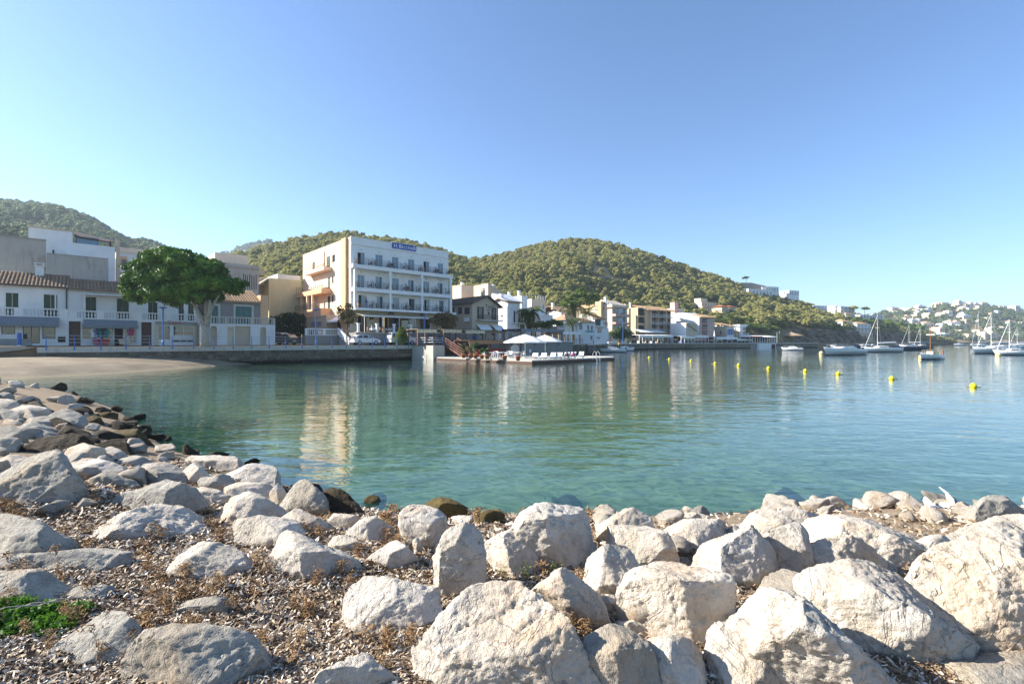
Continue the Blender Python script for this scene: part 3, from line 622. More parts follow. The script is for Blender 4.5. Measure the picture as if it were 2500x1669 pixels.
def awning(F, s0, s1, z, out, drop, mat, val=0.25, d=0.0, th=0.03, name='awning'):
    mb = MB(); a = [F.p(s0, z, d), F.p(s1, z, d), F.p(s1, z - drop, d + out), F.p(s0, z - drop, d + out)]; lo = [(x, y, q - th) for x, y, q in a]
    mb.add(a + lo, [(0, 1, 2, 3), (4, 7, 6, 5), (0, 4, 5, 1), (1, 5, 6, 2), (2, 6, 7, 3), (3, 7, 4, 0)])
    if val: F.box(mb, s0, s1, z - drop - val, z - drop - th, d + out - .03, d + out)
    return mb.build(name, mat, F.par)
def bld(name, label, a, b, z, cat='house', group=None): return thing(name, label, cat, W(a, b, z), ANG, group)
# ------------------------------------------------------------------ quay wall with coping, railing, lamp posts
A_END = 35.4
qw = thing('quay_wall', 'low stone quay wall with pale coping between beach and road', 'wall', W(0, 0, 0), ANG)
QF = Face(qw); rs = random.Random(5)
QF.B('core', 'quay_stone', -3, A_END, -1.2, 1.5, -0.3, -0.12)
x = -3.0                                             # three rows of separate stones
for row in range(5):
    x = -3.0 + rs.random() * .5; z0 = -0.35 + row * .375
    while x < A_END:
        l = rs.uniform(.5, 1.15); l = min(l, A_END - x)
        if l > .15: QF.B('stone', 'quay_stone', x + .012, x + l - .012, z0 + .012, z0 + .36, -0.15, -0.12 + rs.uniform(.02, .09))
        x += l
for i in range(21):
    x0 = -3 + i * 1.83; QF.B('coping_stone', 'light_concrete', x0 + .01, min(x0 + 1.82, A_END), 1.52, 2.0 + .004 * (i % 3), -0.35, 0.1 + .006 * (i % 2))
rl = thing('quay_railing', 'blue-posted pipe railing along the quay wall', 'railing', W(0, 0, 0), ANG); RF = Face(rl)
for i in range(21):
    mb = MB(); xx = -2.4 + i * 1.86
    mb.tube([RF.p(xx, 1.75, .16), RF.p(xx, 2.0, .14), RF.p(xx, 2.5, .02), RF.p(xx, 2.85, -.02), RF.p(xx, 3.12, .06)], [.05, .05, .038, .03, .028], 6); mb.build('post', 'blue_paint', rl)
for z, d_ in ((3.1, .05), (2.78, -.02), (2.45, .03)): MB().tube([RF.p(-2.4, z, d_), RF.p(A_END - .6, z, d_)], .022, 6).build('rail', 'galvanised', rl)
def lamp_post(a, b, h, label, z=2.08, name='lamp_post'):
    t = thing(name, label, 'street lamp', W(a, b, z), ANG, 'blue lamp posts')
    mb = MB(); mb.tube([(0, 0, 0), (0, 0, .5), (0, 0, .55), (0, 0, h - .3)], [.11, .11, .075, .06], 8); mb.build('pole', 'blue_paint', t)
    mb = MB(); mb.lathe([(.07, h - .32), (.1, h - .2), (.34, h - .12), (.36, h - .05), (.1, h)], n=10); mb.build('lamp_head', 'blue_paint', t); MB().lathe([(.2, h - .17), (.28, h - .125)], n=10).build('lens', 'white_plastic', t)
    return t
lamp_post(on_plane(398, .9)[0], .9, 4.1, 'blue lamp post in front of the red-lettered shop front'); lamp_post(on_plane(771, 1.2)[0], 1.2, 4.7, 'blue lamp post on the quay in front of the peach hotel side')
lamp_post(on_plane(1037, 1.2)[0], 1.2, 4.6, 'blue lamp post beside the dry olive-brown shrub')
lamp_post(on_plane(1226, 2.0)[0], 2.0, 5.2, 'dark blue lamp post beside the gabled bar house'); lamp_post(on_plane(1449, 3.0)[0], 3.0, 5.6, 'blue lamp post by the white house with green shutters'); lamp_post(on_plane(1521, 3.5)[0], 3.5, 6.0, 'blue lamp post by the cream apartment house')
# signpost and bins at the head of the beach
t = thing('sign_post', 'white post with a blue top at the head of the beach', 'post', G(47, 872, 1.0)); MB().tube([(0, 0, -.1), (0, 0, 1.2)], .16, 8).build('lower_tube', 'white_paint', t); MB().tube([(0, 0, 1.2), (0, 0, 2.4)], .17, 8).build('upper_tube', 'blue_paint', t)
for k, (u, lab) in enumerate(((78, 'left grey wheelie bin below the quay wall on the beach'), (101, 'right grey wheelie bin below the quay wall on the beach'))):
    t = thing('wheelie_bin', lab, 'bin', G(u, 873, 1.05), ANG, 'bins on the beach'); mb = MB()
    mb.add([(-.3, -.3, .08), (.3, -.3, .08), (.3, .3, .08), (-.3, .3, .08), (-.38, -.38, 1.0), (.38, -.38, 1.0), (.38, .38, 1.0), (-.38, .38, 1.0)], [(0,3,2,1),(4,5,6,7),(0,1,5,4),(1,2,6,5),(2,3,7,6),(3,0,4,7)]); mb.build('body', 'grey_plastic', t, bevel=.03)
    mb = MB(); mb.prism([(-.42, 1.0), (.42, 1.0), (.42, 1.06), (.2, 1.14), (-.3, 1.12), (-.42, 1.05)], -.41, .41, 'y'); mb.build('lid', 'black_plastic', t)
    for s_ in (-1, 1): MB().tube([(s_ * .3, .3, .1), (s_ * .36, .3, .1)], .1, 10).build('wheel', 'rubber', t)
mb = MB(); mb.prism([(-14, .9), (-9.0, 1.0), (-4.0, 1.8), (-3.1, 2.0), (-14, 2.0)], 0.05, .5, 'y')
t = thing('boat_ramp', 'grey concrete ramp wall left of the quay wall', 'wall', W(0, 0, 0), ANG); mb.build('ramp_wall', 'concrete', t)

# ------------------------------------------------------------------ the terrace of shop houses on the left
BF = 9.6
def left_house(name, label, u0, u1, roofmat, eave_v, z_off=0.0):
    a0 = on_plane(u0, BF)[0]; t = bld(name, label, a0, BF, 2.1); return t, Face(t), Face(t, (0, 1.7))
# house with the two shop windows
t, f, g = left_house('shop_house', 'white shop house with green shutters and brown tiled roof at the left edge', -70, 168, 'roof_tile', 0)
s1 = f.at('S', 168)[0]; zs = f.at('Z1', 0, 1085)[1]; ze = g.at('Z1', 300, 800)[1]
wd = f.rect('Z1', 12, 138, 1145, 1252); dr = f.rect('Z1', 208, 362, 1160, 1336); w2 = f.rect('Z1', 386, 505, 1163, 1294); low = f.rect('Z1', 525, 598, 1275, 1328)
mb = MB(); f.wall(mb, -.0, s1, 0, zs, [wd, dr, w2, low]); f.box(mb, 0, s1, zs - .25, zs, -6, -1.75); f.box(mb, 0, s1, zs - .22, zs - .01, -1.74, -.01); mb.build('wall', 'white_plaster', t)
for o_ in (wd, w2): f.window(o_, 'dark_metal', 'shop_glass', 1, 1)
f.window(dr, 'dark_metal', 'shop_glass', 2, 1, name='door'); f.window(low, 'dark_metal', 'dark_interior', 1, name='vent')
for o_ in (wd, dr, w2): f.back(o_, 'brown_interior', -1.2)
f.B('stone_dado', 'grey_marble', f.at('Z1', -200)[0], wd[1] + 1.2, 0, f.at('Z1', 100, 1295)[1], 0.003, .04)
awning(f, f.at('Z1', -150)[0], f.at('Z1', 540)[0], zs - .02, 1.0, .75, 'grey_awning', .3)
ops = [g.rect('Z1', 52, 168, 877, 1004), g.rect('Z1', 398, 524, 893, 1016)]; ops = [(a, b, zs, e) for a, b, c_, e in ops]
mb = MB(); g.wall(mb, 0, s1, zs, ze, ops, 0, .25); f.box(mb, s1 - .2, s1, zs, ze, -7, -1.95); f.box(mb, 0, s1, zs, ze, -7, -6.8); mb.build('upper_wall', 'white_plaster', t)
for o_ in ops: g.shutter(o_, 'green_shutter', 2, -.12)
balustrade(f, 0, s1 - .02, zs, f.at('Z1', 0, 1003)[1] - zs, 0.0, [f.at('Z1', 170)[0]], 'white_plaster', .7)
tile_roof(g, 0, s1, ze, 4.2, 1.6, 'roof_tile', .45, .3); chimney(t, f.at('Z1', 335)[0], 5.2, ze + 1.0, 1.3, .7, 'white_plaster')
g.B('gutter', 'dark_metal', 0, s1, ze - .22, ze - .1, .36, .48); g.B('downpipe', 'dark_metal', s1 - .25, s1 - .13, zs + 1.0, ze - .2, 0.005, .12)
mb = MB(); pa = [f.at('Z1', 20)[0], f.at('Z1', 505)[0]]
mb.bar(f.p(pa[0], ze - .7, -1.75), f.p(pa[0], ze - .75, 0), .06); mb.bar(f.p(pa[1], ze - .7, -1.75), f.p(pa[1], ze - .75, 0), .06); mb.bar(f.p(pa[0], ze - .75, 0), f.p(pa[1], ze - .75, 0), .09); mb.bar(f.p(pa[1], zs + .9, -.1), f.p(pa[1], ze - .75, -.1), .12); mb.build('awning_frame', 'white_paint', t)
# the long house with the clothes shop and the red-lettered shop
t, f, g = left_house('shop_house', 'long white shop house with a clothes display and red-lettered shop front', 168, 488, 'roof_tile', 0)
s1 = f.at('S', 488)[0]; zs = f.at('Z1', 600, 1107)[1]; ze = g.at('Z1', 900, 845)[1]
d1 = f.rect('Z1', 618, 735, 1135, 1345); sw = f.rect('Z1', 748, 1030, 1160, 1300); sd = f.rect('Z1', 1043, 1122, 1170, 1338); sx_ = f.rect('Z1', 1135, 1245, 1175, 1338); d2 = f.rect('Z1', 1288, 1382, 1143, 1330)
c1 = f.rect('Z2', 397, 532, 1083, 1245); c2 = f.rect('Z2', 566, 802, 1085, 1195); c3 = f.rect('Z2', 560, 805, 1243, 1270)
d1 = (*d1[:2], 0, d1[3]); sd = (*sd[:2], 0, sd[3]); d2 = (*d2[:2], 0, d2[3]); allo = [d1, sw, sd, sx_, d2, c1, c2, c3]
mb = MB(); f.wall(mb, 0.003, s1, 0, zs, allo); f.box(mb, 0, s1, zs - .25, zs, -6, -1.75); f.box(mb, .003, s1, zs - .22, zs - .01, -1.74, -.01); mb.build('wall', 'white_plaster', t)
f.B('door', 'dark_wood', d1[0], d1[1], 0, d1[3], -.2, -.14); f.B('door', 'dark_wood', d2[0], d2[1], 0, d2[3], -.2, -.14)
for o_ in (sw, sx_): f.window(o_, 'white_paint', 'shop_glass', 3, 1); f.back(o_, 'brown_interior', -1.4)
f.back(sd, 'dark_interior', -1.2)
f.window(c1, 'white_paint', 'shop_glass', 2, 1); f.window(c2, 'white_paint', 'shop_glass', 2, 2); f.window(c3, 'white_paint', 'dark_interior', 3, 1, name='vent')
for o_ in (c1, c2): f.back(o_, 'brown_interior', -1.2)
awning(f, f.at('Z1', 760)[0], f.at('Z1', 1250)[0], zs - .05, 1.0, .7, 'grey_awning', .3)
sg = f.rect('Z2', 362, 835, 1040, 1075); sign = f.B('shop_sign', 'grey_marble', *sg, 0.01, .12); text(sign, 'Capri', f.p(f.at('Z2', 498)[0], sg[2] + .12, .13), .62, f.ang, 'red_letters')
f.B('side_pilaster', 'cream_plaster', f.at('Z2', 357)[0], f.at('Z2', 396)[0], 0, sg[2], .003, .1); f.B('side_pilaster', 'cream_plaster', f.at('Z2', 806)[0], f.at('Z2', 838)[0], 0, sg[2], .003, .1)
ops = [g.rect('Z1', 780, 877, 915, 1030), g.rect('Z1', 1065, 1175, 930, 1045), g.rect('Z2', 285, 390, 820, 930), g.rect('Z2', 628, 690, 830, 940), g.rect('Z2', 735, 800, 830, 940)]; ops = [(a, b, zs, e) for a, b, c_, e in ops]
mb = MB(); g.wall(mb, 0, s1, zs, ze, ops, 0, .25); f.box(mb, s1 - .2, s1, zs, ze, -7, -1.95); f.box(mb, 0, s1, zs, ze, -7, -6.8); mb.build('upper_wall', 'white_plaster', t)
for o_ in ops: g.shutter(o_, 'green_shutter', 2, -.12)
balustrade(f, 0.03, s1, zs, f.at('Z1', 700, 1035)[1] - zs, 0.0, [f.at('Z1', 915)[0], f.at('Z1', 1230)[0], f.at('Z2', 180)[0], f.at('Z2', 510)[0]], 'white_plaster', .6)
tile_roof(g, 0, s1, ze, 3.6, 1.35, 'roof_tile', .4, .3); g.B('terrace_canopy', 'white_paint', g.at('Z1', 755)[0], g.at('Z1', 1165)[0], ze - .75, ze - .62, .02, 1.4)
for x_ in (770, 1195): f.B('canopy_post', 'white_paint', f.at('Z1', x_)[0] - .06, f.at('Z1', x_)[0] + .06, zs + .95, ze - .76, -.4, -.28)
# things set out in front of the clothes shop
def cloth_item(u, z0, z1, w_, mat, label, b=BF - .35, name='hanging_garment'):
    a = on_plane(u, b)[0]; t = thing(name, label, 'garment', W(a, b, 2.1 + z0), ANG, 'clothes outside the shop'); h = z1 - z0
    mb = MB(); mb.prism([(-w_ * .5, 0), (w_ * .5, 0), (w_ * .42, h * .7), (w_ * .6, h * .55), (w_ * .7, h * .7), (w_ * .3, h), (-w_ * .3, h), (-w_ * .7, h * .7), (-w_ * .6, h * .55), (-w_ * .42, h * .7)], -.05, .05, 'y'); mb.build('cloth', mat, t); MB().tube([(0, 0, h - .05), (0, 0, h + .12)], .012, 5).build('hanger', 'grey_metal', t)
for u, z0, z1, w_, m_, lb in ((229, .9, 1.9, .5, 'white_cloth', 'white long garment hanging at the clothes shop window'), (237, .7, 1.95, .5, 'blue_cloth', 'pale blue garment beside the white one at the clothes shop'), (247, .8, 2.1, .55, 'teal_cloth', 'teal garment hanging at the clothes shop window'), (254, .8, 2.1, .5, 'dark_cloth', 'black garment at the clothes shop window'), (261, .9, 1.8, .5, 'teal_cloth', 'dark teal garment nearest the clothes shop door'), (320, 1.1, 1.9, .5, 'magenta_cloth', 'dark red bag-like garment right of the clothes shop door')):
    cloth_item(u, z0, z1, w_, m_, lb)
for u, w_, m_, lb in ((238, .8, 'magenta_cloth', 'pink goods bin in front of the clothes shop'), (254, 1.0, 'red_cloth', 'bright red goods bin in front of the clothes shop'), (304, 1.1, 'tan_plaster', 'wicker goods basket right of the clothes shop door')):
    a = on_plane(u, BF - .7)[0]; t = thing('goods_bin', lb, 'bin', W(a, BF - .7, 2.1), ANG, 'goods bins at the clothes shop'); mb = MB()
    mb.prism([(-w_ / 2 * .8, .12), (w_ / 2 * .8, .12), (w_ / 2, .75), (-w_ / 2, .75)], -.3, .3, 'y'); mb.build('tub', m_, t)
    rsq = random.Random(u)
    for k in range(5): MB().lathe([(.02, 0), (.11, .05), (.12, .1), (.03, .16)], (rsq.uniform(-.3, .3) * w_, rsq.uniform(-.2, .2), .72), 7).build('goods', ('red_cloth', 'white_cloth', 'teal_cloth', 'magenta_cloth', 'yellow_paint')[k], t)
# grey house over the white arched ground floor
t = bld('arched_house', 'grey house with tiled roof above a white arched ground floor', on_plane(488, BF - 1.2)[0] + .02, BF - 1.2, 2.1); f = Face(t); g = Face(t, (0, 3.0)); s1 = f.at('S', 672)[0]
zs = f.at('Z2', 1300, 1068)[1]; zr = f.at('Z2', 1300, 985)[1]; ze = g.at('Z2', 1350, 800)[1]
a1 = f.rect('Z2', 983, 1060, 1085, 1280); a2 = f.rect('Z2', 1545, 1612, 1097, 1280); gd = f.rect('Z2', 1262, 1437, 1088, 1278); pd = f.rect('Z2', 1178, 1248, 1097, 1272)
a1 = (*a1[:2], 0, a1[3]); a2 = (*a2[:2], 0, a2[3]); gd = (*gd[:2], 0, gd[3]); pd = (*pd[:2], 0, pd[3])
mb = MB(); f.wall(mb, 0, s1, 0, zs, [a1, a2, gd, pd], 0, .35); f.box(mb, 0, s1, zs - .3, zs, -3, -.36); mb.quad(f.p(s1, 0), f.p(s1, zs), f.p(s1, zs, -12), f.p(s1, 0, -12))
for a in (a1, a2):                                   # arch heads
    cx_, w_ = (a[0] + a[1]) / 2, (a[1] - a[0]) / 2; top = a[3]
    for sgn in (-1, 1):
        pl_ = [(cx_ + sgn * w_, top), (cx_ + sgn * w_, top - w_)] + [(cx_ + sgn * w_ * math.cos(q), top - w_ + w_ * math.sin(q)) for q in (0.3, .6, .9, 1.2, 1.57)]
        n_ = len(pl_); vs = [f.p(x_, z_, -.002) for x_, z_ in pl_] + [f.p(x_, z_, -.34) for x_, z_ in pl_]; mb.add(vs, [tuple(range(n_)), tuple(range(n_, 2 * n_))[::-1]] + [(i, (i + 1) % n_, n_ + (i + 1) % n_, n_ + i) for i in range(n_)])
mb.build('wall', 'white_plaster', t)
for a in (a1, a2): f.B('door', 'tan_plaster', a[0], a[1], 0, a[3] - .05, -.34, -.28)
f.B('garage_door', 'tan_plaster', gd[0], gd[1], 0, gd[3], -.3, -.22); f.B('door', 'cream_plaster', pd[0], pd[1], 0, pd[3], -.25, -.18)
for k in range(6): f.B('door_ledge', 'tan_plaster', gd[0] + .05, gd[1] - .05, .3 + k * .32, .34 + k * .32, -.22, -.19)
balustrade(f, 0, s1, zs, zr - zs, 0.0, [f.at('Z2', 1163)[0], f.at('Z2', 1450)[0]], 'light_concrete', .3, 'square')
wo = g.rect('Z2', 1268, 1450, 868, 975); w1 = g.rect('Z2', 1000, 1072, 858, 970); x0 = g.at('Z2', 940)[0]; x1 = g.at('Z2', 1548)[0]; wo = (*wo[:2], zs + .05, wo[3]); w1 = (*w1[:2], zs + .05, w1[3])
mb = MB(); g.wall(mb, x0, x1, zs, ze, [wo, w1], 0, .2); mb.quad(g.p(x0, zs), g.p(x0, ze), g.p(x0, ze, -9), g.p(x0, zs, -9)); mb.build('upper_wall', 'grey_wall', t)
g.shutter(wo, 'teal_shutter', 3, -.05); g.shutter(w1, 'teal_shutter', 2, -.05)
mb = MB()
for o_ in (wo, w1):
    for q in ((o_[0] - .25, o_[0], o_[2], o_[3] + .25), (o_[1], o_[1] + .25, o_[2], o_[3] + .25), (o_[0], o_[1], o_[3], o_[3] + .25)): g.box(mb, *q, .003, .05)
mb.build('window_surround', 'light_concrete', t)
g.B('side_wall', 'orange_plaster', x1, x1 + 1.0, zs, ze + .9, -9, .05)
tile_roof(g, x0, x1, ze, 4.0, 1.7, 'pale_tile', .4, .34)
# ------------------------------------------------------------------ houses behind the terrace
def plain_block(name, label, zone, x0, x1, ytop, b, depth, mat, cat='house', zbase=2.1, side=None):
    a0 = on_plane(px(zone, x0, 0)[0], b)[0]; t = bld(name, label, a0, b, zbase, cat); f = Face(t); s1 = f.at(zone, x1)[0]; zt = f.at(zone, (x0 + x1) / 2, ytop)[1]
    MB().box(0, s1, 0, depth, 0, zt).build('wall', mat, t); return t, f, s1, zt
t, f, s1, zt = plain_block('grey_building', 'large weathered grey rendered building behind the left tiled roof', 'Z1', -120, 420, 375, 19, 16, 'grey_render')
MB().prism([(s1, zt), (s1 + .05, zt), (s1 + 3.6, zt - 2.3), (s1 + 3.6, 0), (s1, 0)], 0.0, 15.9, 'y').build('stair_wall', 'white_plaster', t); f.B('parapet_cap', 'concrete', 0, s1, zt, zt + .15, -16, .1)
f.B('window', 'brown_interior', f.at('Z1', 478)[0], f.at('Z1', 494)[0], *[f.at('Z1', 486, y)[1] for y in (525, 485)], 0.002, .03)
t, f, s1, zt = plain_block('grey_annex', 'lower grey rendered wall with a dark water stain behind the roofs', 'Z1', 425, 988, 545, 17.5, 1.2, 'grey_render')
MB().prism([(1.2, zt), (9.0, zt - 3.0), (9.0, 0), (1.2, 0)], s1 - .35, s1, 'x').build('side_wall', 'white_plaster', t); f.B('parapet_cap', 'concrete', 0, s1, zt, zt + .1, -1.25, .05)
t, f, s1, zt = plain_block('roof_terrace_house', 'white house with a brown-roofed terrace pergola above the grey wall', 'Z1', 258, 660, 300, 27, 10, 'white_plaster')
s2 = f.at('Z1', 1050)[0]; z2 = f.at('Z1', 900, 445)[1]; MB().box(s1, s2, 0.02, 9.9, 0, z2).build('lower_wall', 'white_plaster', t)
f.B('parapet_cap', 'tan_plaster', 0, s1, zt, zt + .25, -3, .08)
mb = MB(); zr0 = f.at('Z1', 830, 395)[1]; s3 = f.at('Z1', 670)[0]
mb.add([f.p(s3, zr0 + 1.6, -4), f.p(s2, zr0 + .9, -4), f.p(s2 - .4, zr0, .2), f.p(s3 + .1, zr0 + .3, .2)] + [f.p(s3, zr0 + 1.45, -4), f.p(s2, zr0 + .75, -4), f.p(s2 - .4, zr0 - .15, .2), f.p(s3 + .1, zr0 + .15, .2)], [(0, 1, 2, 3), (4, 7, 6, 5), (0, 4, 5, 1), (1, 5, 6, 2), (2, 6, 7, 3), (3, 7, 4, 0)]); mb.build('pergola_roof', 'dark_wood', t)
for x_ in (s3 + .2, (s3 + s2) / 2, s2 - .6): f.B('pergola_post', 'dark_wood', x_, x_ + .18, z2, zr0 + .2, -.3, -.1)
f.B('glass_screen', 'blue_glass', s3 + .3, f.at('Z1', 900)[0], z2, z2 + 1.0, -.1, -.06)
f.B('chimney_pipe', 'tan_plaster', s2 + .1, s2 + .5, 0, f.at('Z1', 1065, 390)[1], -.5, -.1)
t, f, s1, zt = plain_block('peach_house', 'white and peach house with recessed balconies left of the ficus tree', 'Z1', 1075, 1420, 520, 30, 8, 'white_plaster', )
op = f.rect('Z1', 1075, 1158, 545, 640); f.B('balcony_recess', 'orange_plaster', *op, .005, .02); f.B('roof_band', 'peach_plaster', 0, s1, zt, zt + .7, -8, .2); f.B('window', 'window_glass', *f.rect('Z1', 1112, 1150, 575, 640), .025, .05); f.railing(0, f.at('Z1', 1158)[0], op[2], 1, .6); f.B('balcony_slab', 'clean_white', 0, s1, op[2] - .9, op[2], .01, .7)
t, f, s1, zt = plain_block('concrete_building', 'weathered grey concrete building with vertical streaks right of the ficus tree', 'Z2', 1020, 1530, 385, 22, 12, 'grey_render')
zq = f.at('Z2', 1300, 340)[1]; f.B('parapet', 'peach_plaster', f.at('Z2', 1060)[0], f.at('Z2', 1437)[0], zt, zq + 1.0, -10, -1.5); f.B('upper_band', 'concrete', -.05, s1 + .05, f.at('Z2', 1300, 430)[1] - .1, f.at('Z2', 1300, 430)[1] + .15, -.1, .12)
for k in range(7): x_ = f.at('Z2', 1352 + k * 24)[0]; f.B('streak_groove', 'dark_interior', x_, x_ + .1, f.at('Z2', 1400, 670)[1], f.at('Z2', 1400, 500 + (k % 3) * 8)[1], .003, .02)
f.B('side_balcony', 'tan_plaster', s1, s1 + .9, f.at('Z2', 1520, 510)[1], f.at('Z2', 1520, 450)[1], -3, -.1)
t, f, s1, zt = plain_block('yellow_building', 'plain pale yellow building left of the hotel', 'Z2', 1645, 2010, 560, 30, 10, 'yellow_plaster')
f.B('parapet_cap', 'white_plaster', f.at('Z2', 1750)[0], s1, zt, zt + .9, -9.5, -.5); MB().prism([(0, zt + .02), (-3.4, zt - 2.6), (-3.4, zt - 2.9), (0, zt - .3)], .3, 5, 'y').build('awning_roof', 'tan_plaster', t)
t, f, s1, zt = plain_block('balcony_house', 'tan house with stacked balconies left of the pale yellow building', 'Z2', 1525, 1660, 540, 33, 8, 'tan_plaster')
for k in range(3): zz = zt - 1.2 - 3 * k; f.B('balcony_slab', 'clean_white', -.5, s1 + .5, zz - .2, zz, .01, 1.2); f.B('window', 'window_glass', 1, s1 - 1, zz + .1, zz + 2, .003, .03)
# ------------------------------------------------------------------ the hotel
HA, HB = 30.6, 9.8
H = bld('hotel', 'four-storey hotel with white balconied front and peach side wall', HA, HB, 2.1, 'hotel')
hf = Face(H); hs = Face(H, (0, 0), R(-90)); ff = Face(H, (0, -1.5))      # back wall of the balconies, peach side, front of the slabs
x1 = hf.at('Z3', 1820)[0]; zp = hf.at('Z3', 730, 80)[1]; zm = hf.at('Z3', 730, 155)[1]
zsl = [ff.at('Z3', 780, y)[1] for y in (905, 690, 430)]; zst = [ff.at('Z3', 780, y)[1] for y in (880, 648, 388)]   # underside and top of slabs
DEEP = 21.0
doors = []; DX = [[(808, 882), (1012, 1085), (1197, 1268), (1378, 1442), (1548, 1608), (1716, 1770)], [(798, 874), (1000, 1075), (1187, 1262), (1366, 1432), (1540, 1604), (1698, 1758)], [(798, 880), (1000, 1080), (1187, 1258), (1368, 1436), (1540, 1606), (1700, 1760)]]
for fl in range(3):
    for a, b in DX[fl]: s0 = hf.at('Z3', a)[0]; s1 = hf.at('Z3', b)[0]; doors.append((s0, s1, zst[fl] + .02, zst[fl] + 2.15))
mb = MB(); hf.wall(mb, 0, x1, zst[0] - .3, zp, doors, 0, .22); hf.box(mb, x1 - .01, x1, 0, zp, -DEEP, -.01); mb.build('front_wall', 'clean_white', H)
hf.B('parapet_moulding', 'clean_white', 0, x1 + .06, zm - .14, zm, .003, .16); hf.B('parapet_cap', 'clean_white', -.04, x1 + .06, zp, zp + .06, -.4, .06)
opn = {1: 0, 3: 0, 6: 0, 10: 0, 12: 0, 16: 0}
for i, o_ in enumerate(doors):
    dark = i in (0, 3, 4, 12, 16)
    w_ = hf.window(o_, 'white_paint', 'blue_glass', 2, 1, -.12, 'balcony_door', .05)
    if dark: hf.B('open_leaf', 'dark_interior', o_[0] + .06, (o_[0] + o_[1]) / 2 - .02, o_[2] + .06, o_[3] - .06, -.12, -.1)
    hf.B('wall_lamp', 'grey_metal', (o_[0] + o_[1]) / 2 - .1, (o_[0] + o_[1]) / 2 + .1, o_[3] + .38, o_[3] + .46, .003, .09)
for fl in range(3):                                   # rounded privacy screens between the balconies
    dd = doors[fl * 6:fl * 6 + 6]
    for a, b in zip(dd[:-1], dd[1:]):
        xm = (a[1] + b[0]) / 2 + .35; mb = MB(); z = zst[fl] + .01; pl_ = [(-.02, 0), (-.02, 1.55)] + [(-.02 - .9 * math.sin(q), .65 + .9 * math.cos(q)) for q in (.3, .6, .9, 1.2, 1.57)] + [(-.92, 0)]
        n_ = len(pl_); vs = [(xm - .04, y_, z + z_) for y_, z_ in pl_] + [(xm + .04, y_, z + z_) for y_, z_ in pl_]; mb.add(vs, [tuple(range(n_)), tuple(range(n_, 2 * n_))[::-1]] + [(i, (i + 1) % n_, n_ + (i + 1) % n_, n_ + i) for i in range(n_)]); mb.build('privacy_screen', 'clean_white', H)
xl = ff.at('Z3', 765)[0]; xr = [ff.at('Z3', 1897)[0], ff.at('Z3', 1865)[0], ff.at('Z3', 1872)[0]]
for fl in range(3): ff.B('balcony_slab', 'clean_white', xl - (.25 if fl == 2 else .05), xr[fl], zsl[fl], zst[fl], -1.48, .0 if fl else .35)
cols = [(765, 781), (1158, 1182), (1517, 1537), (1840, 1863)]
for fl in (0, 1):
    for a, b in cols: ff.B('column', 'clean_white', ff.at('Z3', a)[0], ff.at('Z3', b)[0], zst[fl] + .003, zsl[fl + 1] - .003, -.36, -.02)
for fl in (0, 1):
    for (a, b) in zip(cols[:-1], cols[1:]): ff.railing(ff.at('Z3', a[1])[0] + .01, ff.at('Z3', b[0])[0] - .01, zst[fl], 1.0, -.05, 'dark_metal', 4, 1.0, .035)
ff.railing(xl, ff.at('Z3', 1862)[0], zst[2], 1.0, -.05, 'dark_metal', 4, 1.1, .035)
sg = hf.rect('Z3', 1184, 1456, 165, 232); xa, xb = sg[0], sg[1]; za = hf.at('Z3', 1320, 232)[1]; zb_ = hf.at('Z3', 1320, 175)[1]
sgn = hf.B('hotel_sign', 'sign_blue', xa, xb, za, zb_ + .12, .02, .1); hh = zb_ + .12 - za
mb = MB(); [hf.box(mb, *k, .015, .12) for k in ((xa, xb, za - .05, za), (xa, xb, zb_ + .12, zb_ + .17))]; mb.build('sign_border', 'white_paint', sgn)
cap = hh * .86; sml = hh * .66; lx = xa + .28
for ch, size, adv in (('H', cap, .62), ('.', cap, .42), ('B', cap, .56), ('R', sml, .54), ('I', sml, .3), ('S', sml, .46), ('M', sml, .62), ('A', sml, .54), ('R', cap, .5)):
    text(sgn, ch, hf.p(lx, za + hh * .2, .105), size * 1.05, 0, 'white_letters', .01); lx += adv * (xb - xa - .4) / 4.6
# peach side wall
hs_ops = []
def srect(x0, x1, y0, y1): r = hs.rect('Z3', x0, x1, y0, y1); hs_ops.append(r); return r
w_t1 = srect(512, 548, 285, 368); w_t2 = srect(448, 492, 303, 436); w_t3 = srect(290, 318, 365, 455); w_m1 = srect(510, 528, 525, 607); w_m2 = srect(464, 492, 538, 676); w_l1 = srect(505, 527, 740, 820); w_l2 = srect(460, 490, 750, 890)
sb = -DEEP; mb = MB(); hs.wall(mb, sb, 0, 0, zp, hs_ops, 0, .2); hs.box(mb, sb, sb + .02, 0, zp, -12, -.01); mb.build('side_wall', 'peach_plaster', H)
for o_ in (w_t1, w_m1, w_l1): hs.window(o_, 'dark_metal', 'window_glass', 2, 1)
for o_ in (w_t2, w_m2, w_l2, w_t3): hs.shutter(o_, 'teal_shutter' if o_ is w_m2 else 'green_shutter', 2, -.05)
hs.B('roof_deck', 'concrete', sb + .1, -.1, zp - .5, zp - .45, -12, -.1)
pa, pb = hs.at('Z3', 640)[0], hs.at('Z3', 690)[0]; mb = MB(); hs.box(mb, pa, pb, 0, zp, .003, .42); mb.build('corner_pilaster', 'orange_plaster', H)
hs.B('corner_strip', 'pale_peach', pb + .003, -.0, zst[0] - .3, zp, .003, .05)
lt = 'HOSTAL BRISMAR'; zt0 = hs.at('Z3', 698, 420)[1]; stp = (zt0 - hs.at('Z3', 698, 720)[1]) / len(lt); sx_ = hs.at('Z3', 692)[0]
for i, ch in enumerate(lt):
    if ch != ' ': text(H, ch, hs.p(sx_, zt0 - stp * (i + 1), .06), stp * 1.15, hs.ang, 'red_letters', .01)
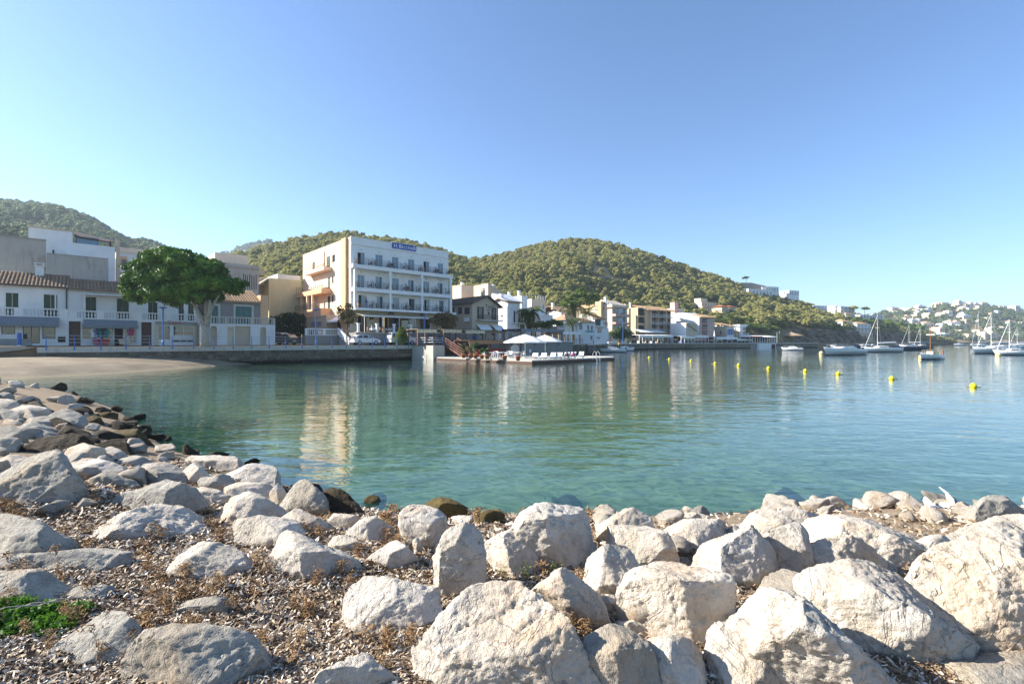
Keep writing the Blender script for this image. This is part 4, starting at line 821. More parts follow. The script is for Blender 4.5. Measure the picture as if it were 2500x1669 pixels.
# balconies on the side
def side_balc(x0, x1, ytop, ybot, out, mat, rail=True, h=1.0):
    s0, s1 = hs.at('Z3', x0)[0], hs.at('Z3', x1)[0]; zt = hs.at('Z3', x1, ytop)[1]; zb2 = hs.at('Z3', x1, ybot)[1]
    hs.B('side_balcony', mat, s0, s1, zb2, zt, .005, out)
    if rail:
        hs.railing(s0, s1, zt, h, out - .05, 'dark_metal', 4, .9, .03); mb = MB()
        for sc_ in (s0 + .03, s1 - .03):
            for k in range(4): mb.bar(hs.p(sc_, zt + h * (1 - .26 * k), .02), hs.p(sc_, zt + h * (1 - .26 * k), out - .06), .03)
        mb.build('railing_return', 'dark_metal', H)
    return s0, s1, zt
def arch_screen(x0, x1, y0, y1, d):
    s0, s1, z0, z1 = hs.rect('Z3', x0, x1, y0, y1, d); mb = MB(); w_ = (s1 - s0); pts_ = [(s0, z0), (s1, z0)] + [(s0 + w_ * (.5 + .5 * math.cos(q)), z0 + (z1 - z0) * (.35 + .65 * math.sin(q))) for q in (0, .4, .8, 1.2, 1.57, 1.95, 2.35, 2.75, 3.14)]
    n_ = len(pts_); vs = [hs.p(a, z, d - .05) for a, z in pts_] + [hs.p(a, z, d + .05) for a, z in pts_]; mb.add(vs, [tuple(range(n_)), tuple(range(n_, 2 * n_))[::-1]] + [(i, (i + 1) % n_, n_ + (i + 1) % n_, n_ + i) for i in range(n_)]); mb.build('arched_screen', 'peach_plaster', H)
s0, s1, z_ = side_balc(270, 505, 425, 462, 1.3, 'peach_plaster'); arch_screen(330, 415, 375, 425, .7)
s0, s1, z2b = side_balc(190, 500, 668, 722, 1.6, 'orange_plaster'); arch_screen(250, 400, 600, 665, 1.0)
s0, s1, z1b = side_balc(190, 505, 890, 985, 1.8, 'orange_plaster')
for x_ in (192, 250, 320, 380): sx_ = hs.at('Z3', x_)[0]; hs.B('side_column', 'pale_peach', sx_, sx_ + .35, z1b, z2b - .6, 1.2, 1.55)
gb = hs.at('Z3', 100, 900)[0]; hs.B('lower_side', 'tan_plaster', -16.5, -5.5, 0, z1b - 1.2, .003, 1.7); hs.B('side_door', 'dark_wood', -12.5, -11.6, 0, 2.3, 1.705, 1.74); hs.B('side_window', 'window_glass', -14.6, -13.6, 1.0, 2.5, 1.705, 1.74); hs.B('vent_grille', 'grey_metal', -12.2, -7.5, 3.0, 3.8, 1.705, 1.73)
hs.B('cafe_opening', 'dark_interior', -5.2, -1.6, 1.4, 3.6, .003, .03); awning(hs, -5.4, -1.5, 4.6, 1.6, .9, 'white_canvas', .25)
hs.B('drainpipe', 'orange_plaster', hs.at('Z3', 424)[0], hs.at('Z3', 424)[0] + .12, z_ - .2, hs.at('Z3', 424, 250)[1], .01, .13)
# ground floor and dining terrace
zt = hf.at('Z3', 1000, 1150)[1] * 0 + 1.75
g_ops = [hf.rect('Z3', a, b, 1000, 1120) for a, b in ((800, 905), (930, 990), (1040, 1145), (1187, 1290), (1300, 1450), (1550, 1690))]; g_ops = [(a, b, zt, 4.4) for a, b, c_, e in g_ops]
mb = MB(); hf.wall(mb, 0, x1, 0, zst[0] - .31, g_ops, -.003, .25); mb.build('ground_floor_wall', 'cream_plaster', H)
for i, o_ in enumerate(g_ops): hf.back(o_, 'dark_interior', -2.2); (hf.window(o_, 'white_paint', 'shop_glass', 2, 1, -.12) if i in (1, 4) else None)
tb = 5.2                                              # how far the dining terrace stands out
hf.B('terrace', 'grey_wall', -1.6, x1 + 3, 0, zt, .003, tb); hf.B('terrace_edge', 'light_concrete', -1.65, x1 + 3, zt, zt + .08, tb - .4, tb + .05)
for x_ in (1150, 1185), (1508, 1537): hf.B('stone_pillar', 'quay_stone', hf.at('Z3', x_[0])[0], hf.at('Z3', x_[1])[0], zt, zsl[0] - .003, .02, .7)
awb = ff.rect('Z3', 795, 1505, 945, 985, .6)
zaw = zsl[0] - .1; awning(hf, .4, hf.at('Z3', 1500)[0], zaw - .25, 3.3, .55, 'cream_canvas', .0, 0.02); hf.B('awning_bar', 'white_paint', .3, hf.at('Z3', 1500)[0], zaw - .95, zaw - .8, 3.3, 3.4)
mb = MB()
for i in range(7): s_ = .6 + i * 1.9; mb.bar(hf.p(s_, zaw - .25, .1), hf.p(s_, zaw - .87, 3.3), .07)
for i in range(5): s_ = .6 + i * 2.9; mb.bar(hf.p(s_, zt, 3.3), hf.p(s_, zaw - .85, 3.3), .08)
mb.build('awning_frame', 'white_paint', H)
for x_ in (815, 1025, 1215, 1405):
    s_ = hf.at('Z3', x_, 0, tb)[0]; mb = MB(); hf.box(mb, s_ - .2, s_ + .2, zt + .08, zt + .2, tb - .42, tb - .02); hf.box(mb, s_ - .15, s_ + .15, zt + .2, zt + 1.25, tb - .37, tb - .07); hf.box(mb, s_ - .22, s_ + .22, zt + 1.25, zt + 1.4, tb - .44, tb); mb.build('terrace_pillar', 'clean_white', H)
hf.railing(.2, x1 + 2, zt, .95, tb - .2, 'dark_metal', 2, 1.6, .03, 'terrace_railing', .22)
# side entrance stairs with white balustrades
tf = Face(H, (0, -tb)); balustrade(Face(H, (-7.2, -1.0)), 0, 5.4, 1.35, 1.0, 0, (2.7,), 'clean_white', .3); MB().box(-7.2, -1.7, -1.0, .0, 0, 1.35).build('side_terrace', 'grey_wall', H)
for k in range(9): MB().box(-2.4 - .0, -1.62, -1.2 - .42 * (k + 1), -1.2 - .42 * k, 0, 1.6 - .18 * k).build('step', 'concrete', H)
mb = MB(); pl_ = [(-1.1, 1.55), (-1.1, 2.5), (-5.0, .95), (-5.0, .0)]; mb.prism(pl_, -2.62, -2.42, 'x'); mb.build('stair_parapet', 'clean_white', H)
# furniture and guests on the terrace and the balconies
def cafe_chair(loc, rz, mat, label, group, s=1.0):
    key = 'chair_' + mat
    if key not in CH:
        t = thing('terrace_chair', label, 'chair', loc, rz, group); mb = MB(); mb.box(-.24, .24, -.24, .24, .42, .47); mb.build('seat', mat, t)
        MB().prism([(-.24, .47), (.24, .47), (.22, .9), (-.22, .9)], .2, .24, 'y').build('backrest', mat, t)
        for x_, y_ in ((-.2, -.2), (.2, -.2), (-.2, .2), (.2, .2)): MB().bar((x_, y_, 0), (x_, y_, .43), .045).build('leg', mat, t)
        for x_ in (-.24, .24): MB().bar((x_, -.2, .66), (x_, .22, .68), .04).build('armrest', mat, t)
        CH[key] = t; return t
    return copy_tree(CH[key], None, loc, rz, None, label, group)
def cafe_table(loc, rz, mat, label, group, cloth=None):
    key = 'table_' + mat + str(cloth)
    if key not in CH:
        t = thing('terrace_table', label, 'table', loc, rz, group); MB().box(-.4, .4, -.4, .4, .71, .75).build('table_top', mat, t); MB().lathe([(.25, 0), (.24, .04), (.04, .06), (.04, .71)], n=8).build('pedestal', 'grey_metal', t)
        if cloth: mb = MB(); mb.prism([(-.46, .36), (.46, .36), (.43, .765), (-.43, .765)], -.45, .45, 'y'); mb.build('tablecloth', cloth, t)
        CH[key] = t; return t
    return copy_tree(CH[key], None, loc, rz, None, label, group)
CH = {}
def hloc(s_, d_, z): q = Vector(hf.p(s_, z, d_)); m = Matrix.Rotation(ANG, 3, 'Z'); return Vector(H.location) + m @ q
rs = random.Random(11)
for i in range(5):
    s_ = 1.6 + 2.4 * i
    cafe_table(hloc(s_, 4.2, zt + .0), ANG, 'white_plastic', 'white-clothed table on the hotel dining terrace', 'dining tables of the hotel terrace', 'white_cloth')
    for dx in (-.75, .75): cafe_chair(hloc(s_ + dx, 4.2 + rs.uniform(-.1, .1), zt), ANG + (R(90) if dx < 0 else R(-90)) + R(180) * 0, 'brown_wood', 'brown chair at a white-clothed hotel terrace table', 'chairs of the hotel terrace')
for fl in range(3):
    nm = ('first', 'second', 'top')[fl]
    for i, o_ in enumerate(doors[fl * 6:fl * 6 + 6]):
        cafe_chair(hloc(o_[0] - .35, .75, zst[fl]), ANG + R(100 + 30 * rs.random()), 'dark_wood' if (i + fl) % 3 else 'pale_wood', f'slatted chair beside a door on the {nm} balcony row of the hotel', f'chairs on the {nm} hotel balcony')
        cafe_chair(hloc(o_[1] + .55, .8, zst[fl]), ANG + R(-100 - 30 * rs.random()), 'dark_wood', f'slatted chair beside a door on the {nm} balcony row of the hotel', f'chairs on the {nm} hotel balcony')
# ------------------------------------------------------------------ people
def person(loc, rz, label, top, legs, pose='stand', h=1.72, arms=None, group=None):
    t = thing('person', label, 'person', loc, rz, group); k = h / 1.72
    if pose == 'sit': J = dict(pel=(0, 0, .52), ch=(0, .06, .95), nk=(0, .04, 1.1), hd=(0, .0, 1.28), kl=(-.1, -.42, .5), kr=(.1, -.42, .5), fl=(-.1, -.42, .06), fr=(.1, -.42, .06))
    elif pose == 'lie': J = dict(pel=(0, 0, .48), ch=(0, .42, .62), nk=(0, .56, .7), hd=(0, .7, .78), kl=(-.1, -.42, .5), kr=(.1, -.42, .5), fl=(-.1, -.85, .46), fr=(.1, -.85, .46))
    else: J = dict(pel=(0, 0, .92), ch=(0, 0, 1.32), nk=(0, 0, 1.48), hd=(0, -.02, 1.62), kl=(-.1, -.02, .5), kr=(.11, .02, .5), fl=(-.11, 0, .06), fr=(.14, .05, .06))
    ch = Vector(J['ch']); sl, sr = ch + Vector((-.19, 0, .05)), ch + Vector((.19, 0, .05)); arms = arms or [(-.26, -.05, -.24), (-.22, -.22, -.42), (.26, -.05, -.24), (.22, -.22, -.42)]
    el, hl, er, hr = [ch + Vector(a) for a in arms]
    pts = [Vector(J['pel']), ch, Vector(J['nk']), Vector(J['hd']), Vector(J['hd']) + Vector((0, 0, .14)), Vector(J['pel']) + Vector((-.09, 0, -.04)), Vector(J['kl']), Vector(J['fl']), Vector(J['fl']) + Vector((0, -.16, -.03)), Vector(J['pel']) + Vector((.09, 0, -.04)), Vector(J['kr']), Vector(J['fr']), Vector(J['fr']) + Vector((0, -.16, -.03)), sl, el, hl, sr, er, hr]
    E = [(0, 1), (1, 2), (2, 3), (3, 4), (0, 5), (5, 6), (6, 7), (7, 8), (0, 9), (9, 10), (10, 11), (11, 12), (1, 13), (13, 14), (14, 15), (1, 16), (16, 17), (17, 18)]
    rad = [.15, .165, .06, .095, .07, .1, .07, .05, .035, .1, .07, .05, .035, .075, .052, .035, .075, .052, .035]
    me = bpy.data.meshes.new('body'); me.from_pydata([tuple(p * k) for p in pts], E, []); o = link('body', me, None, t); sk = o.modifiers.new('skin', 'SKIN'); sk.use_smooth_shade = True
    for i, sv in enumerate(me.skin_vertices[0].data): sv.radius = (rad[i] * k, rad[i] * k * (.75 if i < 2 else 1)); sv.use_root = i == 0
    sb_ = o.modifiers.new('subdivision', 'SUBSURF'); sb_.levels = 1; sb_.render_levels = 1
    bpy.context.view_layer.update(); dg = bpy.context.evaluated_depsgraph_get(); m2 = bpy.data.meshes.new_from_object(o.evaluated_get(dg)); o.modifiers.clear(); o.data = m2; m2.name = 'body'
    m2.materials.clear()
    for m_ in ('skin', top, legs): m2.materials.append(M[m_])
    pz = J['pel'][2] * k
    for f_ in m2.polygons:
        c_ = f_.center; near_hand = min((c_ - Vector(h_) * k).length for h_ in (hl, hr)) < .12; torso = c_.z < J['nk'][2] * k - .03
        if pose == 'lie': f_.material_index = 0 if (c_.y > .52 or c_.y < -.25 or near_hand) else (1 if c_.y > .1 else 2)
        else: f_.material_index = 0 if (near_hand or not torso) else (2 if (c_.z < pz + .02 or c_.y < -.3) else 1)
    hd = Vector(J['hd']) * k; mb = MB(); mb.lathe([(.02, .17), (.075, .15), (.105, .08), (.11, .02), (.09, -.03)][::-1], (hd.x, hd.y + .025, hd.z + .02), 8); mb.build('hair', 'hair', t, True)
    return t
cx_ = hf.at('Z3', 903, 870, 1.3)[0]; person(hloc(cx_, 1.0, zst[0]), ANG + R(40), 'person in blue standing at the railing of the first hotel balcony', 'blue_cloth', 'blue_cloth', arms=[(-.28, -.05, -.2), (-.1, -.2, .1), (.28, -.05, -.22), (.2, -.2, -.3)])
person(hloc(hf.at('Z3', 1383, 0, 3.6)[0], 3.6, zt), ANG, 'person in a white shirt standing on the hotel dining terrace', 'white_cloth', 'dark_cloth')
person(hloc(hf.at('Z3', 1246, 0, 3.2)[0], 3.2, zt), ANG + R(20), 'person in dark clothes standing left of the white shirt on the hotel terrace', 'dark_cloth', 'dark_cloth')
person(hloc(hf.at('Z3', 960, 0, 3.9)[0], 3.9, zt), ANG + R(60), 'person seated at a hotel terrace table in a pale top', 'white_cloth', 'dark_cloth', 'sit')
# ------------------------------------------------------------------ houses along the quay, right of the hotel
def gblock(name, label, zone, xl, xc, xr, ytop, Y, ang, front, side, zb=2.1, ybase=None, cat='house', roof=None, depth=None, top=None, group=None):
    """a block whose near corner stands at pixel column xc, Y metres off; its lit left side shows back to xl, its front runs to xr"""
    u, v = px(zone, xc, ytop); c = P(u, v, Y); zb = P(u, px(zone, xc, ybase)[1], Y).z if ybase else zb
    t = thing(name, label, cat, (c.x, c.y, zb), R(ang), group); F = Face(t); S = Face(t, (0, 0), R(-90)); s1 = F.at(zone, xr)[0]; zt = c.z - zb
    dep = depth or max(2.0, min(30, -S.at(zone, xl)[0]))
    mb = MB(); mb.box(.01, s1, .01, dep, -3, zt - .005); mb.build('wall', front, t)
    S.B('side_wall', side, -dep, 0, -3, zt, -.0, .02) if side != front else None
    if top: MB().box(-.1, s1 + .1, -.1, dep + .1, zt, zt + .18).build('roof_edge', top, t)
    return t, F, S, s1, dep, zt
def wins(F, zone, rects, frame='white_paint', gl='window_glass', nx=2, shut=None, nz=1, d=.05):
    for r in rects:
        o = F.rect(zone, *r); F.window(o, frame, gl, nx, nz, d)
        if shut: w_ = (o[1] - o[0]) * .5; F.shutter((o[0] - w_, o[0] - .03, o[2], o[3]), shut, 1, .07, False); F.shutter((o[1] + .03, o[1] + w_, o[2], o[3]), shut, 1, .07, False)
def slab(F, s0, s1, z0, z1, d0, d1, mat='clean_white', name='balcony_slab'): return F.B(name, mat, s0, s1, z0, z1, d0, d1)
def gable(t, s0, s1, y0, y1, z, rise, mat, over=.4, name='roof', ridge='y', at=.5):   # two-pitch roof; ridge along local y or x
    mb = MB(); th = .16; a, b = (s0, s1) if ridge == 'y' else (y0, y1); lo, hi = (y0 - over, y1 + over) if ridge == 'y' else (s0 - over, s1 + over); m = a + (b - a) * at; sl = rise / max(m - a, b - m)
    poly = [(a - over, z - over * sl), (m, z + rise), (b + over, z - over * sl), (b + over, z - over * sl + th), (m, z + rise + th), (a - over, z - over * sl + th)]
    mb.prism(poly, lo, hi, 'y' if ridge == 'y' else 'x'); return mb.build(name, mat, t)
def hip(t, s0, s1, y0, y1, z, rise, mat, over=.4, name='roof'):
    a, b, c, d = s0 - over, s1 + over, y0 - over, y1 + over; m = min(b - a, d - c) / 2; mb = MB()
    top = [((a + m), (c + m)), ((b - m), (c + m)), ((b - m), (d - m)), (a + m, d - m)]
    vs = [(a, c, z), (b, c, z), (b, d, z), (a, d, z)] + [(x, y, z + rise) for x, y in top]; mb.add(vs, [(0, 1, 5, 4), (1, 2, 6, 5), (2, 3, 7, 6), (3, 0, 4, 7), (4, 5, 6, 7), (3, 2, 1, 0)])
    o = mb.build(name, mat, t); return o
def wedge(t, F, s0, s1, zl, zr, z0, dep, mat, name='gable_wall'):   # a front with a sloping top
    return MB().prism([(s0, z0), (s1, z0), (s1, zr), (s0, zl)], .0, dep, 'y').build(name, mat, t)
# the gabled bar
t = bld('gabled_bar', 'grey gabled bar house with brown shutters and lettering on its front', on_plane(1153, 8.5)[0], 8.5, 2.1); F = Face(t); S = Face(t, (0, 0), R(-90)); s1 = F.at('Z4', 1548)[0]
zl = F.at('Z4', 1132, 530)[1]; zr = F.at('Z4', 1548, 575)[1]; xr = F.at('Z4', 1360)[0]; zz = F.at('Z4', 1360, 420)[1]
MB().prism([(0, 0), (s1, 0), (s1, zr), (xr, zz), (0, zl)], 0, 14, 'y').build('wall', 'tan_plaster', t)
mb = MB(); th = .22
for poly in ([(-.5, zl - .1), (xr, zz), (xr, zz + th), (-.5, zl - .1 + th)], [(xr, zz), (s1 + .6, zr - .35), (s1 + .6, zr - .35 + th), (xr, zz + th)]): mb.prism(poly, -.7, 14.3, 'y')
rf = mb.build('roof', 'dark_tile', t); chimney(rf, xr + .1, 1.2, zz - .1, 1.3, .55, 'light_concrete')
for i in range(24):                                   # cover rows on the seen pitch
    y_ = -.5 + i * .6; MB().tube([(xr, y_, zz + th + .02), (-.5, y_, zl - .1 + th + .02)], .11, 6).build('tile_row', 'dark_tile', rf)
zf = F.at('Z4', 1300, 785)[1]; wins(F, 'Z4', [(1235, 1285, 580, 775), (1455, 1490, 600, 790)], 'dark_wood', 'window_glass', 2, 'brown_shutter')
slab(F, F.at('Z4', 1190)[0], s1 + .1, zf - .25, zf - .05, .0, 1.2, 'light_concrete'); F.railing(F.at('Z4', 1190)[0], s1, zf - .05, .95, 1.15, 'dark_metal', 2, 1.2, .025, 'railing', .12)
for a, b in ((1198, 1385), (1440, 1580)): awning(F, F.at('Z4', a)[0], F.at('Z4', b)[0], F.at('Z4', 1300, 862)[1], 1.2, .9, 'white_canvas', .15, name='window_canopy')
text(t, "Tim's", F.p(F.at('Z4', 1335)[0], F.at('Z4', 1385, 608)[1], .02), 1.1, F.ang, 'dark_letters', .015); F.B('lettering', 'dark_letters', F.at('Z4', 1365)[0], F.at('Z4', 1412)[0], F.at('Z4', 1390, 640)[1], F.at('Z4', 1390, 626)[1], .005, .02)
c_ = F.at('Z4', 1391, 683); mb = MB(); mb.add([F.p(c_[0] + .24 * math.cos(q), c_[1] + .34 * math.sin(q), .03) for q in np.linspace(0, 6.28, 13)[:-1]], [tuple(range(12))]); mb.build('emblem', 'dark_letters', t, fix=False)
S_ops = [S.rect('Z4', a, b, 590, 695) for a, b in ((905, 968), (1010, 1088), (815, 850))]
for o_ in S_ops: S.window(o_, 'brown_shutter', 'window_glass', 2, 1, .05)
S.B('air_unit', 'white_plastic', *S.rect('Z4', 1020, 1080, 755, 815), .01, .4)
wins(F, 'Z4', [(1235, 1310, 1000, 1030), (1440, 1505, 1005, 1030)], 'dark_wood'); F.B('door', 'dark_interior', F.at('Z4', 1055)[0] + .8, F.at('Z4', 1110)[0] + 1.0, 0, 2.2, .005, .05)
# cream and white houses behind it
t, F, S, s1, dep, zt = gblock('cream_house', 'cream flat-roofed house behind the right end of the hotel', 'Z4', 815, 955, 1270, 240, 118, 43, 'pale_peach', 'pale_peach', top='pale_peach'); S.window(S.rect('Z4', 875, 908, 365, 430), 'white_paint'); chimney(t, s1 * .4, 3, zt, .8)
t, F, S, s1, dep, zt = gblock('tall_house', 'tall beige house with a long sloping roof line behind the gabled bar', 'Z4', 1265, 1380, 1400, 205, 112, 43, 'pale_peach', 'pale_peach')
wedge(t, F, s1, F.at('Z4', 1720)[0], zt, F.at('Z4', 1720, 400)[1], -2, 6, 'tan_plaster'); S.B('lower_block', 'pale_peach', S.at('Z4', 1195)[0], S.at('Z4', 1265)[0] + .0, -2, S.at('Z4', 1230, 310)[1], -4, .03); S.window(S.rect('Z4', 1335, 1362, 295, 355), 'white_paint'); chimney(t, F.at('Z4', 1550)[0], 2, F.at('Z4', 1550, 310)[1], 1.0)
t, F, S, s1, dep, zt = gblock('pediment_house', 'white house with a pediment window and dark eaves beside the gabled bar', 'Z4', 1440, 1692, 1892, 500, 97, 43, 'white_plaster', 'clean_white')
zb_ = S.at('Z4', 1400, 372)[1]; MB().prism([(0, zt), (dep, zt), (dep, zb_), (dep * .9, zb_)], .0, 5, 'x').build('upper_side_wall', 'clean_white', t)
gable(t, 0, s1, 0, 5, zt, .7, 'dark_tile', .5, ridge='x'); o_ = F.rect('Z4', 1787, 1812, 645, 830); F.shutter(o_, 'dark_metal', 1, .06); slab(F, F.at('Z4', 1750)[0], s1 + .5, o_[2] - .25, o_[2] - .08, .003, .9, 'white_plaster')
mb = MB(); sa, sb_ = F.at('Z4', 1758)[0], F.at('Z4', 1850)[0]; zz0 = F.at('Z4', 1800, 605)[1]; zz1 = F.at('Z4', 1800, 548)[1]; sm = (sa + sb_) / 2
for pq in ((sa, zz0, sm, zz1), (sm, zz1, sb_, zz0)): mb.bar(F.p(pq[0], pq[1], .06), F.p(pq[2], pq[3], .06), .12)
F.box(mb, sa, sb_, zz0 - .1, zz0, 0.003, .12); F.box(mb, o_[0] - .25, o_[0] - .05, o_[2], zz0 - .2, .003, .08); F.box(mb, o_[1] + .05, o_[1] + .25, o_[2], zz0 - .2, .003, .08); mb.build('pediment', 'clean_white', t)
chimney(t, .5, 2.5, zt + .4, 1.0); F.shutter(F.rect('Z4', 1868, 1882, 650, 830), 'dark_metal', 1, .06); MB().tube([(-.15, -.1, 0), (-.15, -.1, zt - 1), (.3, -.2, zt - .2)], .07, 6).build('downpipe', 'white_paint', t); F.B('low_annex', 'light_concrete', .5, F.at('Z4', 1960)[0], 0, F.at('Z4', 1800, 970)[1], .003, 2.5)
wins(F, 'Z4', [(1705, 1730, 940, 970), (1785, 1805, 945, 965)], 'dark_wood')
t, F, S, s1, dep, zt = gblock('white_house', 'white house with roof chimneys behind the pediment house', 'Z5', 945, 1080, 1165, 345, 126, 43, 'clean_white', 'clean_white'); chimney(t, -.0 + 1.0, 2, zt, 1.1); chimney(t, 1.0, 6, zt, 1.1); S.B('lower_side_block', 'clean_white', -6, -1, -2, zt * .55, .02, 3)
t, F, S, s1, dep, zt = gblock('terrace_house', 'peach house with a white terrace rail on its flat roof', 'Z5', 1155, 1218, 1412, 388, 132, 43, 'pale_peach', 'clean_white'); F.railing(s1 * .3, s1, zt, 1.1, -.1, 'white_paint', 4, 1.0, .05); F.window(F.rect('Z5', 1365, 1390, 465, 530), 'white_paint', 'blue_glass', 2, 1, .05); F.railing(0, s1 * .35, zt, 1.6, -2, 'grey_metal', 2, 1.0, .04)
t, F, S, s1, dep, zt = gblock('low_white_house', 'low white house with a stepped flat roof behind the tall dark palm', 'Z5', 1300, 1345, 1507, 612, 112, 43, 'white_plaster', 'clean_white', top='clean_white'); MB().box(-1, 3.5, 2, 6, zt - 1, zt + 1.9).build('roof_block', 'clean_white', t); F.B('lower_wall', 'grey_wall', 0, s1, -2, zt * .6, .005, 1.5)
t, F, S, s1, dep, zt = gblock('tiled_houses', 'cream houses with low tiled roofs behind the tall palm', 'Z6', 235, 460, 560, 640, 138, 43, 'pale_peach', 'clean_white'); gable(t, -1, s1 + 3, 0, 8, zt, 1.4, 'pale_tile', ridge='x'); chimney(t, -.5, 3, zt + .5, 1.5); chimney(t, 3, 6, zt + .5, 1.6)
t, F, S, s1, dep, zt = gblock('long_cream_house', 'long cream house with two chimneys right of the tall palm', 'Z6', 700, 960, 1080, 590, 150, 43, 'pale_peach', 'pale_peach'); chimney(t, -.0 + .6, 10, zt - .2, 2.4); chimney(t, 2, 4, zt - .2, 1.6); gable(t, 0, s1, 0, dep, zt, 1.0, 'pale_tile', ridge='y')
# white house with brown tiles, in three parts
t, F, S, s1, dep, zt = gblock('corner_house', 'white corner house with low brown tiled roof behind the small palm', 'Z6', 325, 527, 742, 790, 116, 43, 'white_plaster', 'clean_white'); hip(t, 0, s1, 0, dep, zt, 1.7, 'pale_tile', .5); S.window(S.rect('Z6', 412, 495, 800, 880), 'white_paint', 'blue_glass', 3, 1, .06)
wins(F, 'Z6', [(545, 595, 800, 880), (755, 790, 822, 940)], 'brown_shutter', 'window_glass', 2, None); F.B('door', 'dark_wood', 2.2, 3.2, 0, 2.2, .003, .05)
t, F, S, s1, dep, zt = gblock('blue_white_house', 'bluish white narrow house with small windows and a shop sign band', 'Z6', 722, 745, 992, 815, 121, 43, 'white_plaster', 'clean_white'); wins(F, 'Z6', [(873, 900, 875, 950), (932, 960, 880, 950), (925, 955, 1040, 1100)], 'dark_metal', 'window_glass', 2); F.B('sign_band', 'teal_cloth', *F.rect('Z6', 850, 985, 960, 985), .005, .06); tile_roof(F, 0, s1, zt, 4, 1.2, 'pale_tile', .3, .6)
t, F, S, s1, dep, zt = gblock('green_shutter_house', 'white house with tall green balcony shutters and brown eaves', 'Z6', 720, 990, 1152, 760, 127, 43, 'clean_white', 'clean_white'); z3 = S.at('Z6', 880, 690)[1]; MB().prism([(0, zt), (dep, zt), (dep * .8, z3), (dep * .45, z3 - .2)], .0, s1, 'x').build('upper_wall', 'clean_white', t); tile_roof(F, 0, s1, zt, 6, 2.2, 'pale_tile', .5, .5)
o_ = F.rect('Z6', 1003, 1083, 785, 880); F.shutter(o_, 'green_shutter', 2, .06); slab(F, -.1, s1 + .1, o_[2] - .3, o_[2] - .05, .003, 1.2); F.railing(F.at('Z6', 1080)[0], s1, o_[2] - .05, 1, 1.1, 'dark_metal', 2, 1, .03, 'railing', .14)
wins(F, 'Z6', [(1032, 1100, 920, 1000), (1020, 1080, 1055, 1095)], 'white_paint', 'window_glass', 2); MB().box(s1, s1 + 2.6, .5, 8, -2, zt * .62).build('annex', 'white_plaster', t); F.window(F.rect('Z6', 1145, 1170, 975, 1035), 'dark_metal', 'window_glass', 1, 1, -.45)
# cream apartment house with pink balconies
t, F, S, s1, dep, zt = gblock('apartment_house', 'cream apartment house with pink balcony fronts and a sloping roof', 'Z6', 950, 1270, 1510, 590, 138, 43, 'pale_peach', 'pale_peach')
zk = S.at('Z6', 1110, 465)[1]; MB().prism([(0, zt), (dep, zt), (dep, zt + .01), (dep * .55, zk), (0, zt + .9)], 0, s1 * .98, 'x').build('upper_wall', 'pale_peach', t); hip(t, 0, s1, 0, dep * .5, zt + .02, 1.0, 'pale_tile', .5); chimney(t, .8, 3, zt + .6, 2.3); S.window(S.rect('Z6', 1140, 1230, 495, 545), 'white_paint', 'window_glass', 3, 2, .06); S.window(S.rect('Z6', 1075, 1098, 625, 680), 'white_paint', 'blue_glass', 1, 1, .06)
MB().box(-1.2, 0, dep * .42, dep * .42 + 2.2, -2, zk - .6).build('stair_tower', 'beige_plaster', t)
for k, (ya, yb, yw) in enumerate(((700, 740, 610), (830, 862, 745), (960, 985, 875))):
    z0, z1 = F.at('Z6', 1390, yb)[1], F.at('Z6', 1390, ya)[1]; zw = F.at('Z6', 1390, yw)[1]
    F.B('balcony_front', 'pink_plaster' if k < 2 else 'beige_plaster', .0, s1, z0, z1, .005, 1.3)
    F.window((.3, s1 * .42, z1 + .05, zw), 'white_paint', 'window_glass', 3, 1, .05); F.window((s1 * .5, s1 - .3, z1 + .05, zw), 'white_paint', 'blue_glass', 2, 1, .05); F.railing(s1 * .45, s1, z1, .5, 1.25, 'dark_metal', 2, 1.2, .03); F.B('corner_post', 'pale_peach', s1 - .35, s1, z1, zw + .3, .9, 1.28)
# beige apartment house with arched loggias
t, F, S, s1, dep, zt = gblock('loggia_house', 'beige apartment block with stacked arched loggias and long balconies', 'Z7', -140, 95, 640, 588, 178, 36, 'tan_plaster', 'beige_plaster')
S.B('front_wing', 'beige_plaster', -dep * .45, -.02, -2, zt * .78, .02, .6)
for k, (ya, yb) in enumerate(((600, 718), (738, 840), (868, 968))):
    a, b, z0, z1 = F.rect('Z7', 100, 208, ya, yb); w_ = (b - a) / 2; F.B('loggia_floor', 'beige_plaster', a - .1, b + .1, z0 - .25, z0, .003, .5)
    pts_ = [(a, z0), (b, z0), (b, z1 - .5)] + [(a + w_ + w_ * math.cos(q), z1 - .5 + .5 * math.sin(q)) for q in (.5, 1, 1.57, 2.1, 2.6)] + [(a, z1 - .5)]
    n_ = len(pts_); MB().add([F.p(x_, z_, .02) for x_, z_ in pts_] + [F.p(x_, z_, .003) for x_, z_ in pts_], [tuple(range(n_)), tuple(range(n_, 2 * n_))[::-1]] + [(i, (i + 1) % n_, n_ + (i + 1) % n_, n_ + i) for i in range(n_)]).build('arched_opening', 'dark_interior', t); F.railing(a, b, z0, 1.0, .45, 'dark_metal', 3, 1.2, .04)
F.B('loggia_frame', 'beige_plaster', F.at('Z7', 208)[0], F.at('Z7', 270)[0], -2, zt, .003, .55); F.B('loggia_frame', 'beige_plaster', -.02, F.at('Z7', 100)[0], -2, zt, .003, .55)
xa, xb = F.at('Z7', 272)[0], F.at('Z7', 628)[0]
